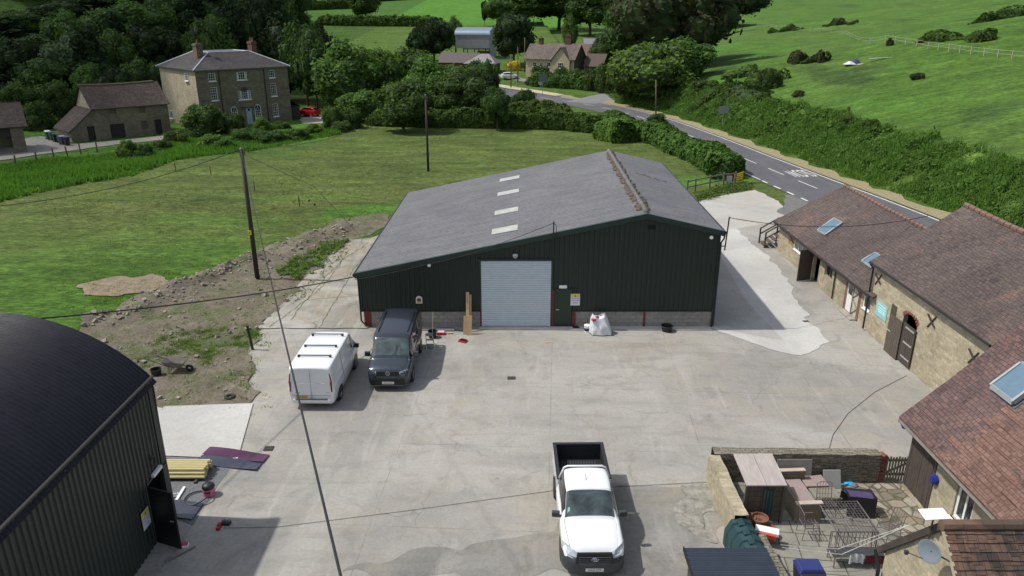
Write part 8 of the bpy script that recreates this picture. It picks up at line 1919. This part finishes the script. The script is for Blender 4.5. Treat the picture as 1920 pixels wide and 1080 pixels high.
tag(ln.build('washing_line', M('line_white', (.5, .5, .46), .6)), 'slack white washing line across the patio', 'line')
# green tank, pots, box, blue bin, corrugated shed
p = Vector((7.35, 19.35, 0)); TK = M('tank_green', (.014, .045, .052), .45, var=.1)
tk = thing('oil_tank', 'dark green ribbed plastic oil tank beside the stone wall', 'tank', (7.3, 18.6, 0))
def tankf(u, v):
    y = 19.0 - 2.0 * u; a = math.pi * v; rib = .05 * (1 if (u * 5) % 1 < .55 else 0); w = .50 + rib * .6
    w *= .86; k = [(-w, 0), (-w * 1.0, .55), (-w * .62, .86 + rib), (0, .95 + rib), (w * .62, .86 + rib), (w, .55), (w, 0)]; i = min(5, int(v * 6)); t = v * 6 - i
    return (6.98 + .10 * u + k[i][0] + (k[i + 1][0] - k[i][0]) * t, y, k[i][1] + (k[i + 1][1] - k[i][1]) * t)
m = MB(); m.grid(tankf, 60, 12); m.add([(6.54, 19.01, 0), (7.42, 19.01, 0), (7.42, 19.01, .55), (6.98, 19.01, .94), (6.54, 19.01, .55)], [(4, 3, 2, 1, 0)]); m.build('shell', TK, tk)
for i in range(3): MB().box(6.82 + .03 * i, 7.02 + .03 * i, 18.7 - i * .42 - .12, 18.7 - i * .42 + .12, .93, 1.03).build('rib_block', TK, tk, bevel=.03)
MB().lathe([(.13, 0), (.14, .05), (.001, .07)], (7.05, 17.35, .95), 14).build('filler_cap', M('cap_blue', (.03, .05, .12), .4), tk)
TC = M('terracotta', (.20, .085, .055), .85, var=.15)
for i, (x_, y_, s_, lab) in enumerate(((7.5, 19.75, .24, 'terracotta pot farthest from the camera behind the oil tank'), (7.82, 19.62, .27, 'middle terracotta pot behind the oil tank'), (8.02, 19.3, .2, 'nearest and smallest terracotta pot behind the oil tank'))):
    t = thing('plant_pot', lab, 'pot', (x_, y_, 0), 0, 'terracotta pots by the oil tank'); MB().lathe([(.001, .02), (s_ * .65, .02), (s_ * .95, s_ * 1.6), (s_, s_ * 1.6), (s_, s_ * 1.85), (s_ * .9, s_ * 1.85), (s_ * .85, s_ * 1.5), (.001, s_ * 1.5)], (x_, y_, 0.02), 20).build('pot', TC, t, smooth=False); MB().lathe([(.001, .01), (s_ * .84, .0)], (x_, y_, s_ * 1.55), 14).build('soil', M('pot_soil', (.10, .05, .035), 1), t)
carton('polystyrene_box', 'white box with a red and yellow label resting on the pots', (7.85, 19.0, .42), (.70, .3, .12), -.35, WHT); 
m = MB(); m.cbox((7.8, 18.8, .44), (.5, .08, .14), -.35); tag(m.build('label_packet', M('packet_red', (.5, .06, .03), .5, var=.5, vs=8)), 'red and yellow packet in front of the white box', 'packet')
p = Vector((8.25, 16.6, 0)); bb_ = thing('blue_bin', 'dark bin with a blue lid standing by the low wall', 'bin', p)
m = MB(); m.add([(-.28, -.5, .03), (.28, -.5, .03), (.28, .35, .03), (-.28, .35, .03), (-.36, -.55, 1.0), (.36, -.55, 1.0), (.36, .45, 1.0), (-.36, .45, 1.0)], [(3, 2, 1, 0), (0, 1, 5, 4), (1, 2, 6, 5), (2, 3, 7, 6), (3, 0, 4, 7), (4, 5, 6, 7)]); m.v = [tuple(Vector(q) + p) for q in m.v]; m.build('body', M('bin_dark', (.03, .035, .045), .5), bb_, bevel=.02)
m = MB(); m.add([(-.37, -.1, 1.0), (.37, -.1, 1.0), (.37, .47, 1.0), (-.37, .47, 1.0), (-.3, -.05, 1.12), (.3, -.05, 1.12), (.3, .4, 1.12), (-.3, .4, 1.12)], [(0, 1, 5, 4), (1, 2, 6, 5), (2, 3, 7, 6), (3, 0, 4, 7), (4, 5, 6, 7)]).v; m.v = [tuple(Vector(q) + p) for q in m.v]; m.build('lid', M('lid_blue', (.02, .03, .14), .4), bb_, bevel=.02)
m = MB().cbox(p + Vector((0, -.35, 1.03)), (.6, .42, .08)); m.build('black_flap', BK, bb_, bevel=.02)
cs_ = thing('corrugated_shed', 'low shed with dark blue corrugated roof at the bottom edge', 'shed', (5.8, 15.6, 0))
NAV = M('navy_corrugated', (.028, .038, .058), .45, .1, var=.15)
P0, P1 = G(1283, 1027, 1.9), G(1437, 1028, 1.9)
m = MB(); m.grid(lambda u, v: (P0.x + (P1.x - P0.x) * u + .0, P0.y - 2.6 * v, 1.9 + .12 * v + .03 * (math.sin(v * 2.6 / .19 * math.pi * 2) ** 3)), 3, 160); m.build('corrugated_roof', NAV, cs_)
MB().box(P0.x + .12, P1.x - .12, P0.y - 2.5, P0.y - .12, 0, 1.84).build('wall', PLANK, cs_); MB().box(P0.x - .03, P0.x, P0.y - 2.6, P0.y + .02, 1.8, 1.93).build('verge_trim', BLACKP, cs_)
